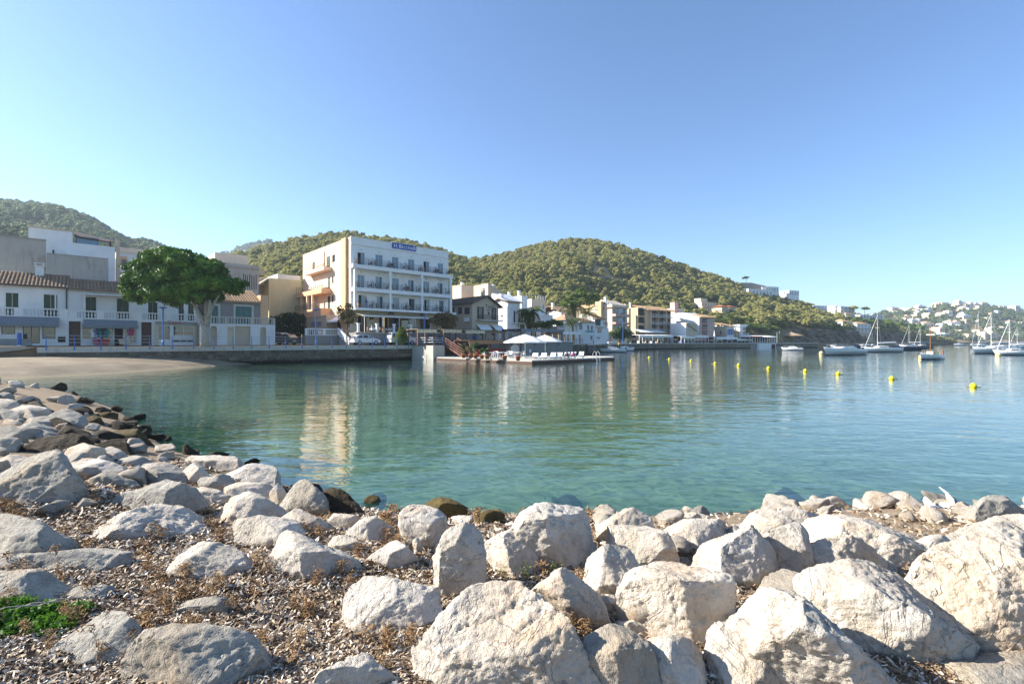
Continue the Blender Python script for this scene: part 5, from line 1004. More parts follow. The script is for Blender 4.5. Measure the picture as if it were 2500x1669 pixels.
for k, (ya, yb, yw) in enumerate(((705, 745, 655), (818, 855, 765), (930, 962, 880))):
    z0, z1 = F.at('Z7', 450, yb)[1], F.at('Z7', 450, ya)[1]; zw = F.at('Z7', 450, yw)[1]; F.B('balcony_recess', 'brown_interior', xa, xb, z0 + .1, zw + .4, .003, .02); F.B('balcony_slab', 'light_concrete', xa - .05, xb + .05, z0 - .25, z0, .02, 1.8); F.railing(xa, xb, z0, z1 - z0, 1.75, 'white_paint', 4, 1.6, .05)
    for j in range(3): s_ = xa + (xb - xa) * (.12 + .31 * j); F.window((s_, s_ + 1.7, z0 + .05, zw), 'white_paint', 'window_glass', 2, 1, .09); F.B('partition', 'beige_plaster', xa + (xb - xa) * (.33 * j) - .1, xa + (xb - xa) * (.33 * j) + .1, z0, zw + .5, .02, 1.7)
tile_roof(F, F.at('Z7', 215)[0], s1, zt - .3, 6, 1.6, 'pale_tile', 2.0, .8); chimney(t, 1, 4, zt, 1.8); chimney(t, -.2 + 3, 8, zt, 1.4)
awning(F, F.at('Z7', 0)[0], F.at('Z7', 420)[0], F.at('Z7', 200, 940)[1], 4, 1.2, 'white_canvas', .1, .6, name='tent_roof')
# ------------------------------------------------------------------ far quay: houses, restaurants, headland
t, F, S, s1, dep, zt = gblock('white_apartments', 'large bright white apartment house with a pinkish balconied front', 'Z7', 700, 1090, 1332, 735, 186, 32, 'pink_plaster', 'clean_white', depth=26)
tile_roof(F, 0, s1, zt, 5, 1.2, 'pale_tile', .8, .8); MB().prism([(26, zt), (0, zt), (8, zt + 2.0), (24, zt + 1.5)], .0, 8, 'x').build('upper_wall', 'clean_white', t)
for k, (ya, yb) in enumerate(((770, 835), (865, 935), (960, 1020))):
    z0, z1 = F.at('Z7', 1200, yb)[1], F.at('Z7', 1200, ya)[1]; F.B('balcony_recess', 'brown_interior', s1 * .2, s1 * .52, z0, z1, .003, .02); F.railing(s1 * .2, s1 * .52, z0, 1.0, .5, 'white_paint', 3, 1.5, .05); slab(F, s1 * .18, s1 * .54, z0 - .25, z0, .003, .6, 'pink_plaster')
    F.window((s1 * .06, s1 * .14, z0 + .3, z1 - .2), 'white_paint', 'window_glass', 1, 1, .05); F.window((s1 * .58, s1 * .68, z0 + .3, z1 - .2), 'white_paint', 'window_glass', 1, 1, .05); F.window((s1 * .75, s1 * .96, z0 + .1, z1), 'white_paint', 'window_glass', 2, 1, .05)
t, F, S, s1, dep, zt = gblock('low_white_house', 'low bright white house with a dark window in front of the white apartments', 'Z7', 625, 880, 1050, 835, 178, 32, 'tan_plaster', 'clean_white'); MB().prism([(0, zt), (s1, zt - 3), (s1, zt - 3.3), (0, zt - .3)], -.5, 6, 'y').build('roof', 'pale_tile', t); F.window(F.rect('Z7', 888, 940, 870, 930), 'white_paint', 'blue_glass', 2, 1, .06)
t, F, S, s1, dep, zt = gblock('chimney_house', 'pinkish white house with a tall square chimney tower', 'Z7', 560, 700, 850, 600, 205, 32, 'pale_peach', 'clean_white', depth=14); MB().box(-.4, 2.2, -.3, 2.2, 0, zt + 2.6).build('chimney_tower', 'pink_plaster', t); tile_roof(F, 2.2, s1, zt - 2, 6, 2.2, 'pale_tile', .5, .8, rows=False)
t, F, S, s1, dep, zt = gblock('arcade_house', 'grey-shaded house with blue arched windows on its front', 'Z7', 1330, 1530, 1642, 885, 192, 30, 'white_plaster', 'tan_plaster', depth=16)
for k in range(4):
    a, b, z0, z1 = F.rect('Z7', 1538 + k * 26, 1558 + k * 26, 930, 1028); w_ = (b - a) / 2; pts_ = [(a, z0), (b, z0), (b, z1 - w_)] + [(a + w_ + w_ * math.cos(q), z1 - w_ + w_ * math.sin(q)) for q in (.5, 1, 1.57, 2.1, 2.6)] + [(a, z1 - w_)]; n_ = len(pts_)
    MB().add([F.p(x_, z_, .06) for x_, z_ in pts_] + [F.p(x_, z_, .003) for x_, z_ in pts_], [tuple(range(n_)), tuple(range(n_, 2 * n_))[::-1]] + [(i, (i + 1) % n_, n_ + (i + 1) % n_, n_ + i) for i in range(n_)]).build('arched_window', 'blue_shutter', t)
S.window(S.rect('Z7', 1420, 1450, 960, 1030), 'white_paint', 'window_glass', 1, 1, .05); tile_roof(F, 0, s1, zt, 6, 1.4, 'pale_tile', .5, .8)
t, F, S, s1, dep, zt = gblock('white_house', 'white house with dark square windows beside the blue-arched house', 'Z7', 1500, 1740, 1885, 865, 200, 28, 'white_plaster', 'clean_white', depth=22, top='clean_white'); wins(F, 'Z7', [(1788, 1815, 905, 945), (1830, 1860, 905, 945), (1788, 1815, 985, 1020), (1825, 1870, 980, 1020)], 'dark_metal', 'window_glass', 2, None, 1, .06)
t, F, S, s1, dep, zt = gblock('brown_house', 'small tan house with brown windows squeezed between white houses', 'Z7', 1640, 1648, 1740, 975, 196, 28, 'beige_plaster', 'beige_plaster', depth=4); tile_roof(F, 0, s1, zt, 4, 1, 'pale_tile', .4, .8); wins(F, 'Z7', [(1655, 1680, 1000, 1045), (1700, 1722, 1000, 1045)], 'dark_wood')
# villas on the slope
def villa(label, zone, xl, xc, xr, ytop, ybase, Y, ang, front, side, roof=None, rise=1.6, nw=4, floors=2, name='villa', group='villas on the slope', arch=False, gl='window_glass'):
    t, F, S, s1, dep, zt = gblock(name, label, zone, xl, xc, xr, ytop, Y, ang, front, side, 2.1, ybase, 'villa', group=group, depth=None)
    if roof: hip(t, 0, s1, 0, dep, zt, rise, roof, .6)
    else: MB().box(-.1, s1 + .1, -.1, dep + .1, zt, zt + .25).build('roof_edge', side, t)
    fh = zt / floors
    for k in range(floors):
        for i in range(nw): s_ = s1 * (i + .25) / nw; F.window((s_, s_ + s1 / nw * .5, k * fh + fh * .22, k * fh + fh * .78), 'white_paint', gl, 1 if nw > 4 else 2, 1, .05)
        if k: F.B('balcony_slab', side, 0, s1, k * fh - .15, k * fh + .05, .003, 1.0)
    S.window((-dep * .6, -dep * .4, zt * .55, zt * .8), 'white_paint', gl, 1, 1, .06) if dep > 4 else None
    return t, F, S, s1, dep, zt
t, F, S, s1, dep, zt = villa('stone terraced villa with a small rooftop tower on the pine slope', 'Z7', 985, 1130, 1378, 512, 700, 240, 30, 'tan_plaster', 'cream_plaster', None, 1, 6, 3); MB().box(.5, s1 * .45, 1, 5, zt, zt + 2.4).build('roof_tower', 'cream_plaster', t)
t, F, S, s1, dep, zt = villa('villa with twin towers under red hipped roofs', 'Z7', 1290, 1450, 1660, 605, 790, 228, 30, 'tan_plaster', 'cream_plaster', None, 1, 4, 3)
for a in (-.5, s1 * .55): MB().box(a, a + s1 * .44, -.4, 4.4, zt - 1, zt + .9).build('tower', 'tan_plaster', t); hip(t, a, a + s1 * .44, -.4, 4.4, zt + .9, 1.0, 'red_tile', .7)
villa('white villa with a red tiled roof right of the twin towers', 'Z7', 1655, 1700, 1900, 668, 745, 236, 25, 'white_plaster', 'clean_white', 'red_tile', 1.3, 4, 1)
villa('pink villa with tall pillared loggia below the pines', 'Z8', 400, 480, 680, 745, 830, 250, 22, 'pink_plaster', 'cream_plaster', 'pale_tile', 1.6, 3, 1, gl='dark_interior')
villa('long low modern white villa on the hill crest', 'Z8', 195, 285, 640, 395, 500, 305, 20, 'white_plaster', 'clean_white', None, 1, 7, 1, gl='blue_glass')
villa('white glazed upper storey villa behind the long modern one', 'Z8', 480, 540, 730, 360, 440, 318, 20, 'white_plaster', 'clean_white', None, 1, 5, 1, gl='blue_glass')
villa('white modern villa with a dark glazed front at the crest end', 'Z8', 745, 885, 1030, 418, 490, 322, 20, 'clean_white', 'clean_white', None, 1, 4, 1)
mb = MB(); pts_ = [P(*px('Z8', x, y), 325) for x, y in ((-60, 330), (60, 312), (200, 300), (330, 302), (430, 325), (550, 350))]
for a, b in zip(pts_[:-1], pts_[1:]): mb.add([(a.x, a.y, a.z), (b.x, b.y, b.z), (b.x, b.y + 2, b.z), (a.x, a.y + 2, a.z), (a.x, a.y, a.z - 14), (b.x, b.y, b.z - 14), (b.x, b.y + 2, b.z - 14), (a.x, a.y + 2, a.z - 14)], [(0, 1, 2, 3), (0, 4, 5, 1), (3, 2, 6, 7), (0, 3, 7, 4), (1, 5, 6, 2)])
o = mb.build('retaining_wall', 'grey_wall'); tag(o, 'curved grey retaining wall above the long modern villa', 'wall')
# terraced white houses of the headland
hs_list = [((1215, 1250, 1440, 640, 720, 330), 'top row of white terraced houses with dark arcades on the headland', None, 6), ((1450, 1560, 1690, 645, 735, 335), 'white terraced house with a rounded gable on the headland', None, 3), ((1590, 1640, 1850, 655, 740, 328), 'tall white terraced house with brown roof terrace at the top right of the row', None, 4), ((1365, 1400, 1480, 745, 810, 318), 'dark-balconied terraced house in the middle row of the headland', 'pale_tile', 2), ((1480, 1560, 1690, 745, 850, 316), 'broad white terraced house in the middle row of the headland', None, 3), ((1700, 1720, 1840, 765, 835, 325), 'cream terraced house with low roof in the middle row', 'pale_tile', 3), ((1150, 1240, 1400, 850, 905, 290), 'white house with a low spreading tiled roof among the pines', 'pale_tile', 3), ((820, 860, 1090, 840, 905, 285), 'white house half hidden behind an umbrella pine', None, 4), ((345, 380, 560, 850, 900, 262), 'small cream house with a low grey roof among dark pines', 'dark_tile', 3), ((1840, 1930, 2110, 775, 840, 345), 'white gabled terraced house at the right end of the headland row', None, 4), ((2060, 2110, 2260, 770, 835, 352), 'white gabled terraced house behind the sailing boats', None, 4)]
for (a, b, c_, y0, y1, Y), lab, rf_, nw in hs_list: villa(lab, 'Z8', a, b, c_, y0, y1, Y, 18, 'white_plaster', 'clean_white', rf_, 1.4, nw, 2 if y1 - y0 > 70 else 1, 'terraced_house', 'white houses of the headland')
# two big white houses on stone bases at the shore
for (a, b, c_, y0, y1, yb, Y), lab in (((1500, 1670, 1815, 870, 1045, 1150, 285), 'white shore house with arched openings above a stone base'), ((1745, 1885, 2090, 905, 1035, 1150, 292), 'long white shore house with a row of dark arches above a stone base')):
    t, F, S, s1, dep, zt = gblock('shore_house', lab, 'Z8', a, b, c_, y0, Y, 16, 'white_plaster', 'clean_white', 2.1, yb, 'house', group='shore houses'); zm_ = F.at('Z8', (b + c_) / 2, y1)[1]; F.B('stone_base', 'tan_plaster', -.1, s1 + .1, -3, zm_, .003, 1.2)
    n = 4; hip(t, 0, s1 * .7, 0, dep, zt, 1.4, 'pale_tile', .5)
    for i in range(n):
        s_ = s1 * (i + .3) / n; w_ = s1 / n * .22; z0 = zm_ + .3; z1 = zm_ + (zt - zm_) * .42; pts_ = [(s_, z0), (s_ + 2 * w_, z0), (s_ + 2 * w_, z1 - w_ * .6)] + [(s_ + w_ + w_ * math.cos(q), z1 - w_ * .6 + w_ * .6 * math.sin(q)) for q in (.5, 1, 1.57, 2.1, 2.6)] + [(s_, z1 - w_ * .6)]; n_ = len(pts_)
        MB().add([F.p(x_, z_, .04) for x_, z_ in pts_] + [F.p(x_, z_, .003) for x_, z_ in pts_], [tuple(range(n_)), tuple(range(n_, 2 * n_))[::-1]] + [(i2, (i2 + 1) % n_, n_ + (i2 + 1) % n_, n_ + i2) for i2 in range(n_)]).build('arched_opening', 'window_glass', t); F.window((s_, s_ + 2 * w_, zm_ + (zt - zm_) * .6, zm_ + (zt - zm_) * .85), 'white_paint', 'window_glass', 2, 1, .05); F.window((s_ + w_, s_ + 1.8 * w_, zm_ * .4, zm_ * .6), 'dark_metal', 'window_glass', 1, 1, 1.25)
    slab(F, -.2, s1 + .2, zm_ + (zt - zm_) * .5, zm_ + (zt - zm_) * .55, .003, 1.0, 'clean_white')
# small houses on the far hill
rs = random.Random(77); kinds = ('clean_white', 'cream_plaster', 'pale_peach', 'white_plaster')
def far_house(u, v, Y, w_, h_, mat, roof, label, stories=2):
    c = P(u, v, Y); t = thing('hillside_house', label, 'house', (c.x, c.y, c.z - 1), R(rs.uniform(5, 30)), 'houses on the far hillside'); F = Face(t); d_ = w_ * .8
    MB().box(0, w_, 0, d_, -3, h_ + 1).build('wall', mat, t); (hip(t, 0, w_, 0, d_, h_ + 1, 1.4, 'pale_tile', .5) if roof else MB().box(w_ * .3, w_ * .8, 1, d_, h_ + 1, h_ + 2.5).build('roof_block', mat, t))
    for i in range(3): F.window((w_ * (.1 + .3 * i), w_ * (.28 + .3 * i), 1.2 + h_ * .2, 1 + h_ * .7), 'white_paint', 'window_glass', 1, 1, .05)
spots = [(2178, 760), (2190, 770), (2204, 762), (2216, 764), (2226, 763), (2236, 768), (2244, 760), (2252, 764), (2262, 765), (2285, 752), (2292, 748), (2300, 745), (2316, 770), (2306, 772), (2268, 775), (2340, 745), (2348, 748), (2358, 752), (2335, 752), (2368, 748), (2380, 750), (2390, 755), (2398, 749), (2408, 752), (2365, 762), (2372, 764), (2386, 763), (2350, 775), (2352, 781), (2238, 778), (2228, 780), (2450, 757), (2487, 762), (2494, 766), (2262, 794), (2300, 800), (2312, 796), (2388, 790), (2410, 787), (2425, 790), (2482, 764), (2345, 818), (2365, 826), (2320, 823), (2305, 826), (2390, 820), (2405, 826), (2420, 823), (2440, 812), (2460, 810), (2475, 815), (2490, 820), (2270, 800), (2200, 790), (2212, 785)] + [(rs.uniform(2180, 2500), rs.uniform(752, 812)) for _ in range(34)]
words_u = ('left', 'middle', 'right')
hsurf, _, _ = HILLS['far']
for i, (u, v) in enumerate(spots):
    ss = np.linspace(0.02, 1, 120); X, Y, Z = hsurf(np.full(120, float(u)), ss); vv = CY - (Z - EYE) * FPX / Y; k = int(np.argmin(np.abs(vv - v))); mat = kinds[i % 4] if u < 2420 else kinds[rs.choice((0, 1, 2))]
    col_ = {'clean_white': 'white', 'cream_plaster': 'cream', 'pale_peach': 'peach', 'white_plaster': 'off-white'}[mat]; rf_ = rs.random() < .35
    hgt = 'crest' if v < 756 else ('middle slope' if v < 785 else 'foot'); side_ = words_u[0 if u < 2260 else (1 if u < 2400 else 2)]
    far_house(u, v, float(Y[k]) - 4, rs.uniform(9, 16), rs.uniform(4.5, 8), mat, rf_, f'{col_} {"tile-roofed" if rf_ else "flat-roofed"} house on the {hgt} of the far hill, {side_} part')
# headland pines one can tell apart
def upine(zone, x, ytop, ybot, Y, label, kind=0, s=None, protos=None, sz=1.0):
    protos = protos or UMB; u, vt = px(zone, x, ytop); vb = px(zone, x, ybot)[1]; base = P(u, vb, Y); h = (vb - vt) / FPX * Y; k = protos[kind % len(protos)]; hh = 7.4 if protos is UMB else 6.4
    return place_tree(k, base, h / hh, rs.random() * 6.28, label, 'pines of the headland', sz=sz)
for a in ((2000, 655, 775, 330, 'umbrella pine standing alone against the sky on the headland', 1), (250, 205, 310, 320, 'umbrella pine on the crest above the grey retaining wall', 1), (1820, 640, 760, 330, 'dark pine at the end of the white terraced row', 0)): upine('Z8', *a[:4], a[4], a[5])
pl2 = [(240, 900, 1130, 204, 'low dark pine left of the beach bar back wall'), (340, 890, 1130, 206, 'dark pine rising directly behind the beach bar'), (450, 920, 1130, 208, 'second dark pine behind the beach bar'), (540, 900, 1130, 210, 'third dark pine behind the right end of the beach bar'), (640, 930, 1120, 213, 'dark pine between the beach bar and the thatched sunshade'), (120, 800, 1000, 215, 'broad pine directly behind the white quay houses'), (300, 790, 1080, 222, 'dark spreading pine above the red-roofed beach bar'), (430, 870, 1090, 228, 'dense pine right of the dark spreading one above the beach bar'), (560, 850, 1010, 232, 'mid-green pine below the pink villa'), (720, 860, 1010, 240, 'spreading pine above the left end of the rocky shore'), (900, 820, 1010, 246, 'umbrella pine above the thatched sunshade on the rocky shore'), (1010, 830, 1000, 250, 'umbrella pine leaning beside the one above the thatched sunshade'), (1180, 870, 1040, 258, 'left pine of the dark clump on the shore cliff'), (1290, 870, 1060, 262, 'middle pine of the dark clump on the shore cliff'), (1420, 860, 1060, 266, 'right pine of the dark clump on the shore cliff'), (1600, 905, 1090, 270, 'pale green pine in front of the arched shore house'), (1290, 720, 820, 300, 'round pine below the top row of terraced houses'), (1760, 800, 880, 305, 'left pine above the long white shore house'), (1880, 800, 890, 308, 'middle pine above the long white shore house'), (2000, 830, 920, 312, 'right pine above the long white shore house'), (2120, 840, 960, 318, 'pine at the right end of the long white shore house')]
for i, (x, y0, y1, Y, lab) in enumerate(pl2): upine('Z8', x, y0, y1, Y, lab, i, None, UMB if i % 3 else PINES_B)
for i, x in enumerate(range(200, 760, 62)): upine('Z9', x, 430 + (i % 3) * 25 + i * 8, 640 + i * 12, 330 + i * 12, 'pine of the dense row above the rocky point behind the boats', i, None, PINES_B)
# restaurants under white canopies along the far quay
def canopy(label, zone, x0, x1, ytop, Y, ang, mat='white_canvas', n=4, zb=2.06, dep=4.5, val=.5, name='restaurant_canopy', group='canopies of the far quay', furn='dark_cloth'):
    u, v = px(zone, x0, ytop); c = P(u, v, Y); t = thing(name, label, 'canopy', (c.x, c.y, zb), R(ang), group); F = Face(t); s1 = F.at(zone, x1)[0]; zt = c.z - zb
    mb = MB(); mb.prism([(0, zt - .25), (dep, zt), (dep, zt + .06), (0, zt - .19)], 0, s1, 'x'); F.box(mb, 0, s1, zt - .25 - val, zt - .2, -.02, .03); mb.build('canopy_roof', mat, t)
    for i in range(n + 1): F.B('post', 'white_paint', s1 * i / n - .08, s1 * i / n + .08, -.1, zt - .25, -.2, -.04)
    F.B('glass_wall', 'window_glass', .1, s1 - .1, 0, zt - .1, -dep - .06, -dep); F.railing(0, s1, 0, .9, .2, 'dark_metal', 2, 2.0, .05, 'terrace_railing')
    rq = random.Random(int(x0)); m_ = max(2, int(s1 / 2.2))
    for i in range(m_):
        s_ = s1 * (i + .5) / m_; F.B('table', 'pale_wood' if i % 2 else 'white_cloth', s_ - .45, s_ + .45, 0, .75, -2.4, -1.5); F.B('bench', furn, s_ - .55, s_ + .55, 0, .95, -1.2, -.75)
    return t, F, s1, zt
qa = 24.6; qz = [(140, 345, 1022, 157, 'left white canopy of the far quay restaurants beside the boat shed'), (352, 675, 1022, 165, 'wide white canopy frame in front of the loggia block'), (805, 1022, 1040, 174, 'white canopy with blue chairs right of the wide canopy frame'), (1030, 1240, 1028, 178, 'pointed white canopy left of the folded parasol'), (1370, 1700, 1058, 184, 'long flat white canopy right of the folded parasol'), (1700, 1935, 1085, 190, 'dark-fronted canopy at the right end of the far quay restaurants')]
for x0, x1, y, Y, lab in qz: canopy(lab, 'Z7', x0, x1, y, Y, qa, 'white_canvas', 4, 2.06, 4.5, .7, furn='blue_cloth' if 'blue' in lab else 'dark_cloth')
u, v = px('Z7', 1332, 1105); c = P(u, v, 183); t = thing('folded_parasol', 'tall folded white parasol between the far quay canopies', 'parasol', (c.x, c.y, 2.06)); MB().tube([(0, 0, 0), (0, 0, 5.0)], .06, 6).build('pole', 'white_paint', t); MB().lathe([(.12, 1.5), (.4, 1.7), (.3, 3.2), (.08, 4.9)], n=8).build('canopy', 'white_canvas', t)
# far quay wall
fq = thing('far_quay_wall', 'grey stone quay wall below the restaurant canopies', 'wall', (0, 0, 0)); QL = [(15, 93), (21, 112), (27, 125), (40, 150), (52, 166), (76, 180), (102, 192), (134, 205)]
for (ax, ay), (bx, by) in zip(QL[:-1], QL[1:]):
    L = math.hypot(bx - ax, by - ay); n = int(L / 3.2); ex = Vector(((bx - ax) / L, (by - ay) / L)); out = Vector((ex.y, -ex.x))
    for i in range(n):
        s0, s2 = L * i / n + .03, L * (i + 1) / n - .03; o3 = .12 + .05 * (i % 3); a_ = Vector((ax, ay)) + ex * s0 + out * o3; b_ = Vector((ax, ay)) + ex * s2 + out * o3; vs = [(a_.x, a_.y, -1), (b_.x, b_.y, -1), (b_.x - out.x * .6, b_.y - out.y * .6, -1), (a_.x - out.x * .6, a_.y - out.y * .6, -1)]; MB().add(vs + [(x_, y_, 1.78) for x_, y_, _ in vs], [(0,3,2,1),(4,5,6,7),(0,1,5,4),(1,2,6,5),(2,3,7,6),(3,0,4,7)]).build('stone_panel', 'quay_stone', fq)
    a_ = Vector((ax, ay)) + out * .4; b_ = Vector((bx, by)) + out * .4; vs = [(a_.x, a_.y, 1.8), (b_.x, b_.y, 1.8), (b_.x - out.x, b_.y - out.y, 1.8), (a_.x - out.x, a_.y - out.y, 1.8)]; MB().add(vs + [(x_, y_, 2.1) for x_, y_, _ in vs], [(0,3,2,1),(4,5,6,7),(0,1,5,4),(1,2,6,5),(2,3,7,6),(3,0,4,7)]).build('coping', 'light_concrete', fq)
# vaulted boat shed, beach bar, shore terrace
u, v = px('Z7', 130, 1250); c = P(u, v, 160); t = thing('boat_shed', 'white vaulted boat shed at the foot of the far quay', 'boat shed', (c.x, c.y, 0), R(20)); F = Face(t); w_ = 3.6
arc = [(w_ * math.cos(q) * .5 + w_ * .5, 1.1 + 1.15 * math.sin(q)) for q in np.linspace(0, math.pi, 9)]; MB().prism([(0, 0), (w_, 0)] + arc, .3, 9, 'y').build('vault', 'clean_white', t); MB().prism([(.25, .1), (w_ - .25, .1)] + [(w_ * .5 + (w_ * .5 - .25) * math.cos(q), 1.0 + .95 * math.sin(q)) for q in np.linspace(0, math.pi, 9)], .26, .32, 'y').build('opening', 'dark_interior', t)
t = thing('beach_bar', 'beach bar with a red awning edge on a white concrete terrace', 'bar', (*P(*px('Z8', 380, 1180), 189)[:2], 0), R(22)); F = Face(t); s1 = F.at('Z8', 745)[0]; s2 = F.at('Z8', 515)[0]; s3 = F.at('Z8', 690)[0]
F.B('terrace', 'clean_white', s2 - 3, s3, -1, 2.0, -6, 0); F.B('terrace_wing', 'grey_wall', -2, s2 - 3, -1, 1.9, -6, -1); MB().box(s3 - 2.6, s3 - .4, -.03, .05, 0, 1.6).build('boat_opening', 'dark_interior', t); z2 = F.at('Z8', 460, 1100)[1]
MB().prism([(1.0, z2), (6, z2 + .6), (6, z2 + .7), (1.0, z2 + .1)], -1.5, s1, 'x').build('roof', 'white_canvas', t); F.B('awning_edge', 'red_cloth', -1.5, s2 + .3, z2 - .1, z2 + .35, -1.0, -.9)
for i in range(12): s_ = -1.2 + (s1 + 1) * i / 11; F.B('post', 'white_paint', s_ - .07, s_ + .07, 1.9, z2, -1.3, -1.1)
F.B('back_wall', 'brown_interior', -1.4, s1, 1.9, z2, -5.6, -5.4); F.B('counter', 'brown_wood', 1, s1 - 2, 1.95, 2.9, -3, -2.4)
F.B('stage', 'concrete', s3, s3 + 14, -1, .55, -5, 1.0)
t = thing('flag', 'pale blue flag on a pole by the beach bar', 'flag', (*P(*px('Z8', 705, 1170), 192)[:2], 2.0)); MB().tube([(0, 0, 0), (0, 0, 4.5)], .05, 6).build('pole', 'white_paint', t); MB().add([(0, 0, 4.4), (.5, .05, 4.2), (.4, 0, 3.0), (.1, .05, 1.9), (0, 0, 2.0)] + [(0, .03, 4.4), (.5, .08, 4.2), (.4, .03, 3.0), (.1, .08, 1.9), (0, .03, 2.0)], [(0, 1, 2, 3, 4), (9, 8, 7, 6, 5), (0, 5, 6, 1), (1, 6, 7, 2), (2, 7, 8, 3), (3, 8, 9, 4), (4, 9, 5, 0)]).build('cloth', 'blue_canvas', t)
c = P(*px('Z8', 872, 1170), 212); t = thing('thatched_sunshade', 'thatched sunshade on a pole on the rocky shore', 'sunshade', (c.x, c.y, .5)); zt = P(*px('Z8', 920, 1030), 212).z - .5; MB().tube([(0, 0, 0), (0, 0, zt - .3)], .1, 6).build('pole', 'brown_wood', t); MB().lathe([(5.2, zt - 1.6), (3.2, zt - .9), (.5, zt), (.1, zt + .3)], (1.2, 0, 0), 14).build('thatch', 'pale_wood', t)
c = P(*px('Z8', 742, 1180), 205); t = thing('concrete_post', 'slim grey mast standing at the end of the beach bar', 'post', (c.x, c.y, 1.0)); MB().tube([(0, 0, 0), (0, 0, 6.2)], [.16, .12], 8).build('shaft', 'concrete', t)
# ------------------------------------------------------------------ bathing platform, steps, pergolas
PZ = 0.42
pf = thing('bathing_platform', 'low concrete bathing platform reaching out into the bay', 'platform', W(0, 0, 0), ANG); PF = Face(pf)
mb = MB(); mb.prism([(36.2, -.1), (36.2, -4.2), (37.4, -22.6), (54.2, -22.0), (56, -20.6), (56, -7), (53, -6), (53, -.1)], -1.6, PZ, 'z'); mb.build('slab', 'light_concrete', pf)
mb = MB(); mb.prism([(36.1, -4.3), (37.3, -22.7), (37.45, -22.7), (36.25, -4.3)], -1.4, PZ - .16, 'z'); mb.build('weed_band', 'algae_rock' if 'algae_rock' in M else 'dark_wood', pf)
mb = MB(); mb.prism([(37.35, -22.75), (54.2, -22.15), (54.2, -21.8), (37.35, -22.4)], -1.4, PZ - .14, 'z'); mb.build('fender_beam', 'dark_wood', pf)
wb = thing('landing_block', 'white concrete landing block at the head of the wooden steps', 'wall', W(0, 0, 0), ANG); wf = Face(wb)
mb = MB(); mb.prism([(A_END + .02, 0), (A_END + .5, -4.8), (A_END + 2.3, -5.0), (A_END + 2.3, 0)], -1.5, 2.0, 'z'); mb.build('block', 'light_concrete', wb)
for z in (2.45, 2.8, 3.1): MB().tube([W(A_END + .2, -.2, z) - W(0, 0, 0) if 0 else (A_END + .2, -.2, z), (A_END + .65, -4.6, z), (A_END + 2.1, -4.8, z)], .03, 6).build('rail', 'white_paint', wb)
for a, b in ((.3, -.6), (.4, -2.5), (.65, -4.6), (2.1, -4.8)): MB().tube([(A_END + a, b, 1.98), (A_END + a + .02, b, 2.5), (A_END + a + .0, b, 3.12)], .04, 6).build('post', 'blue_paint', wb)
st = thing('wooden_steps', 'red-brown wooden steps with handrails going down to the platform', 'stairs', W(37.75, -5.0, PZ), ANG - math.pi / 2)
N_ = 9; run, rise_ = 4.2, 2.05 - PZ                    # going down to the right and outwards
for y_ in (.1, 2.1): MB().prism([(0, rise_), (.3, rise_), (run, .05), (run, 0), (run - .35, 0), (0, rise_ - .3)], y_, y_ + .08, 'y').build('stringer', 'red_wood', st)
for i in range(N_): x_ = run * (i + .5) / N_; z_ = rise_ * (1 - (i + .5) / N_); MB().box(x_ - .16, x_ + .16, .12, 2.1, z_ - .02, z_ + .03).build('step', 'red_wood', st)
for y_ in (.1, 2.15):
    for k in range(4): x_ = run * k / 3; MB().bar((x_, y_, rise_ * (1 - k / 3)), (x_, y_, rise_ * (1 - k / 3) + 1.05), .09).build('handrail_post', 'red_wood', st)
    for h_ in (1.02, .68, .34): MB().bar((0, y_, rise_ + h_), (run, y_, h_), .07, .1).build('handrail', 'red_wood', st)
# grey block and quay face behind the platform
gw = thing('grey_boathouse_wall', 'smooth grey wall with white coping behind the parasols', 'wall', W(0, 0, 0), ANG); a0 = on_plane(1294, -5.8)[0]; a1 = on_plane(1398, -5.8)[0]; gf = Face(gw, (0, -5.8)); zt = gf.at('Z5', 1480, 975)[1]
gf.B('block', 'grey_wall', a0 - 6, a1, -1.5, zt, -5.9, 0); gf.B('coping', 'clean_white', a0 - 6.1, a1 + .15, zt, zt + .16, -5.9, .2)
for k in range(3): s_ = gf.at('Z5', 1245 + k * 165)[0]; gf.B('bracket', 'dark_metal', s_, s_ + .35, zt - .5, zt - .35, .003, .15)
w2 = thing('old_quay_wall', 'rough stone quay wall with iron door right of the grey wall', 'wall', W(0, 0, 0), ANG); f2 = Face(w2, (0, -3.0)); rs = random.Random(8)
f2.B('core', 'quay_stone', a1 + .2, 72, -1.5, 1.9, -2.9, -.12)
for row in range(5):
    x = a1 + .3
    while x < 72:
        l = rs.uniform(.8, 1.7); f2.B('stone', 'quay_stone', x + .02, min(72, x + l) - .02, -.4 + row * .47 + .015, -.4 + row * .47 + .455, -.15, rs.uniform(-.08, .0)); x += l
f2.B('coping', 'light_concrete', a1 + .2, 72, 1.95, 2.12, -3.0, .1); s_ = f2.at('Z6', 880)[0]; f2.B('iron_door', 'dark_metal', s_, s_ + 1.4, .3, 1.7, .02, .06)
strip('quay_apron', A_END, 72, -3.0, 1.45, 2.045, 'concrete')
rl2 = thing('promenade_railing', 'thin dark railing on the quay right of the parasols', 'railing', W(0, 0, 0), ANG); Face(rl2, (0, -2.8)).railing(a1 + 1, 71.5, 2.12, 1.0, 0, 'dark_metal', 3, 2.0, .04)
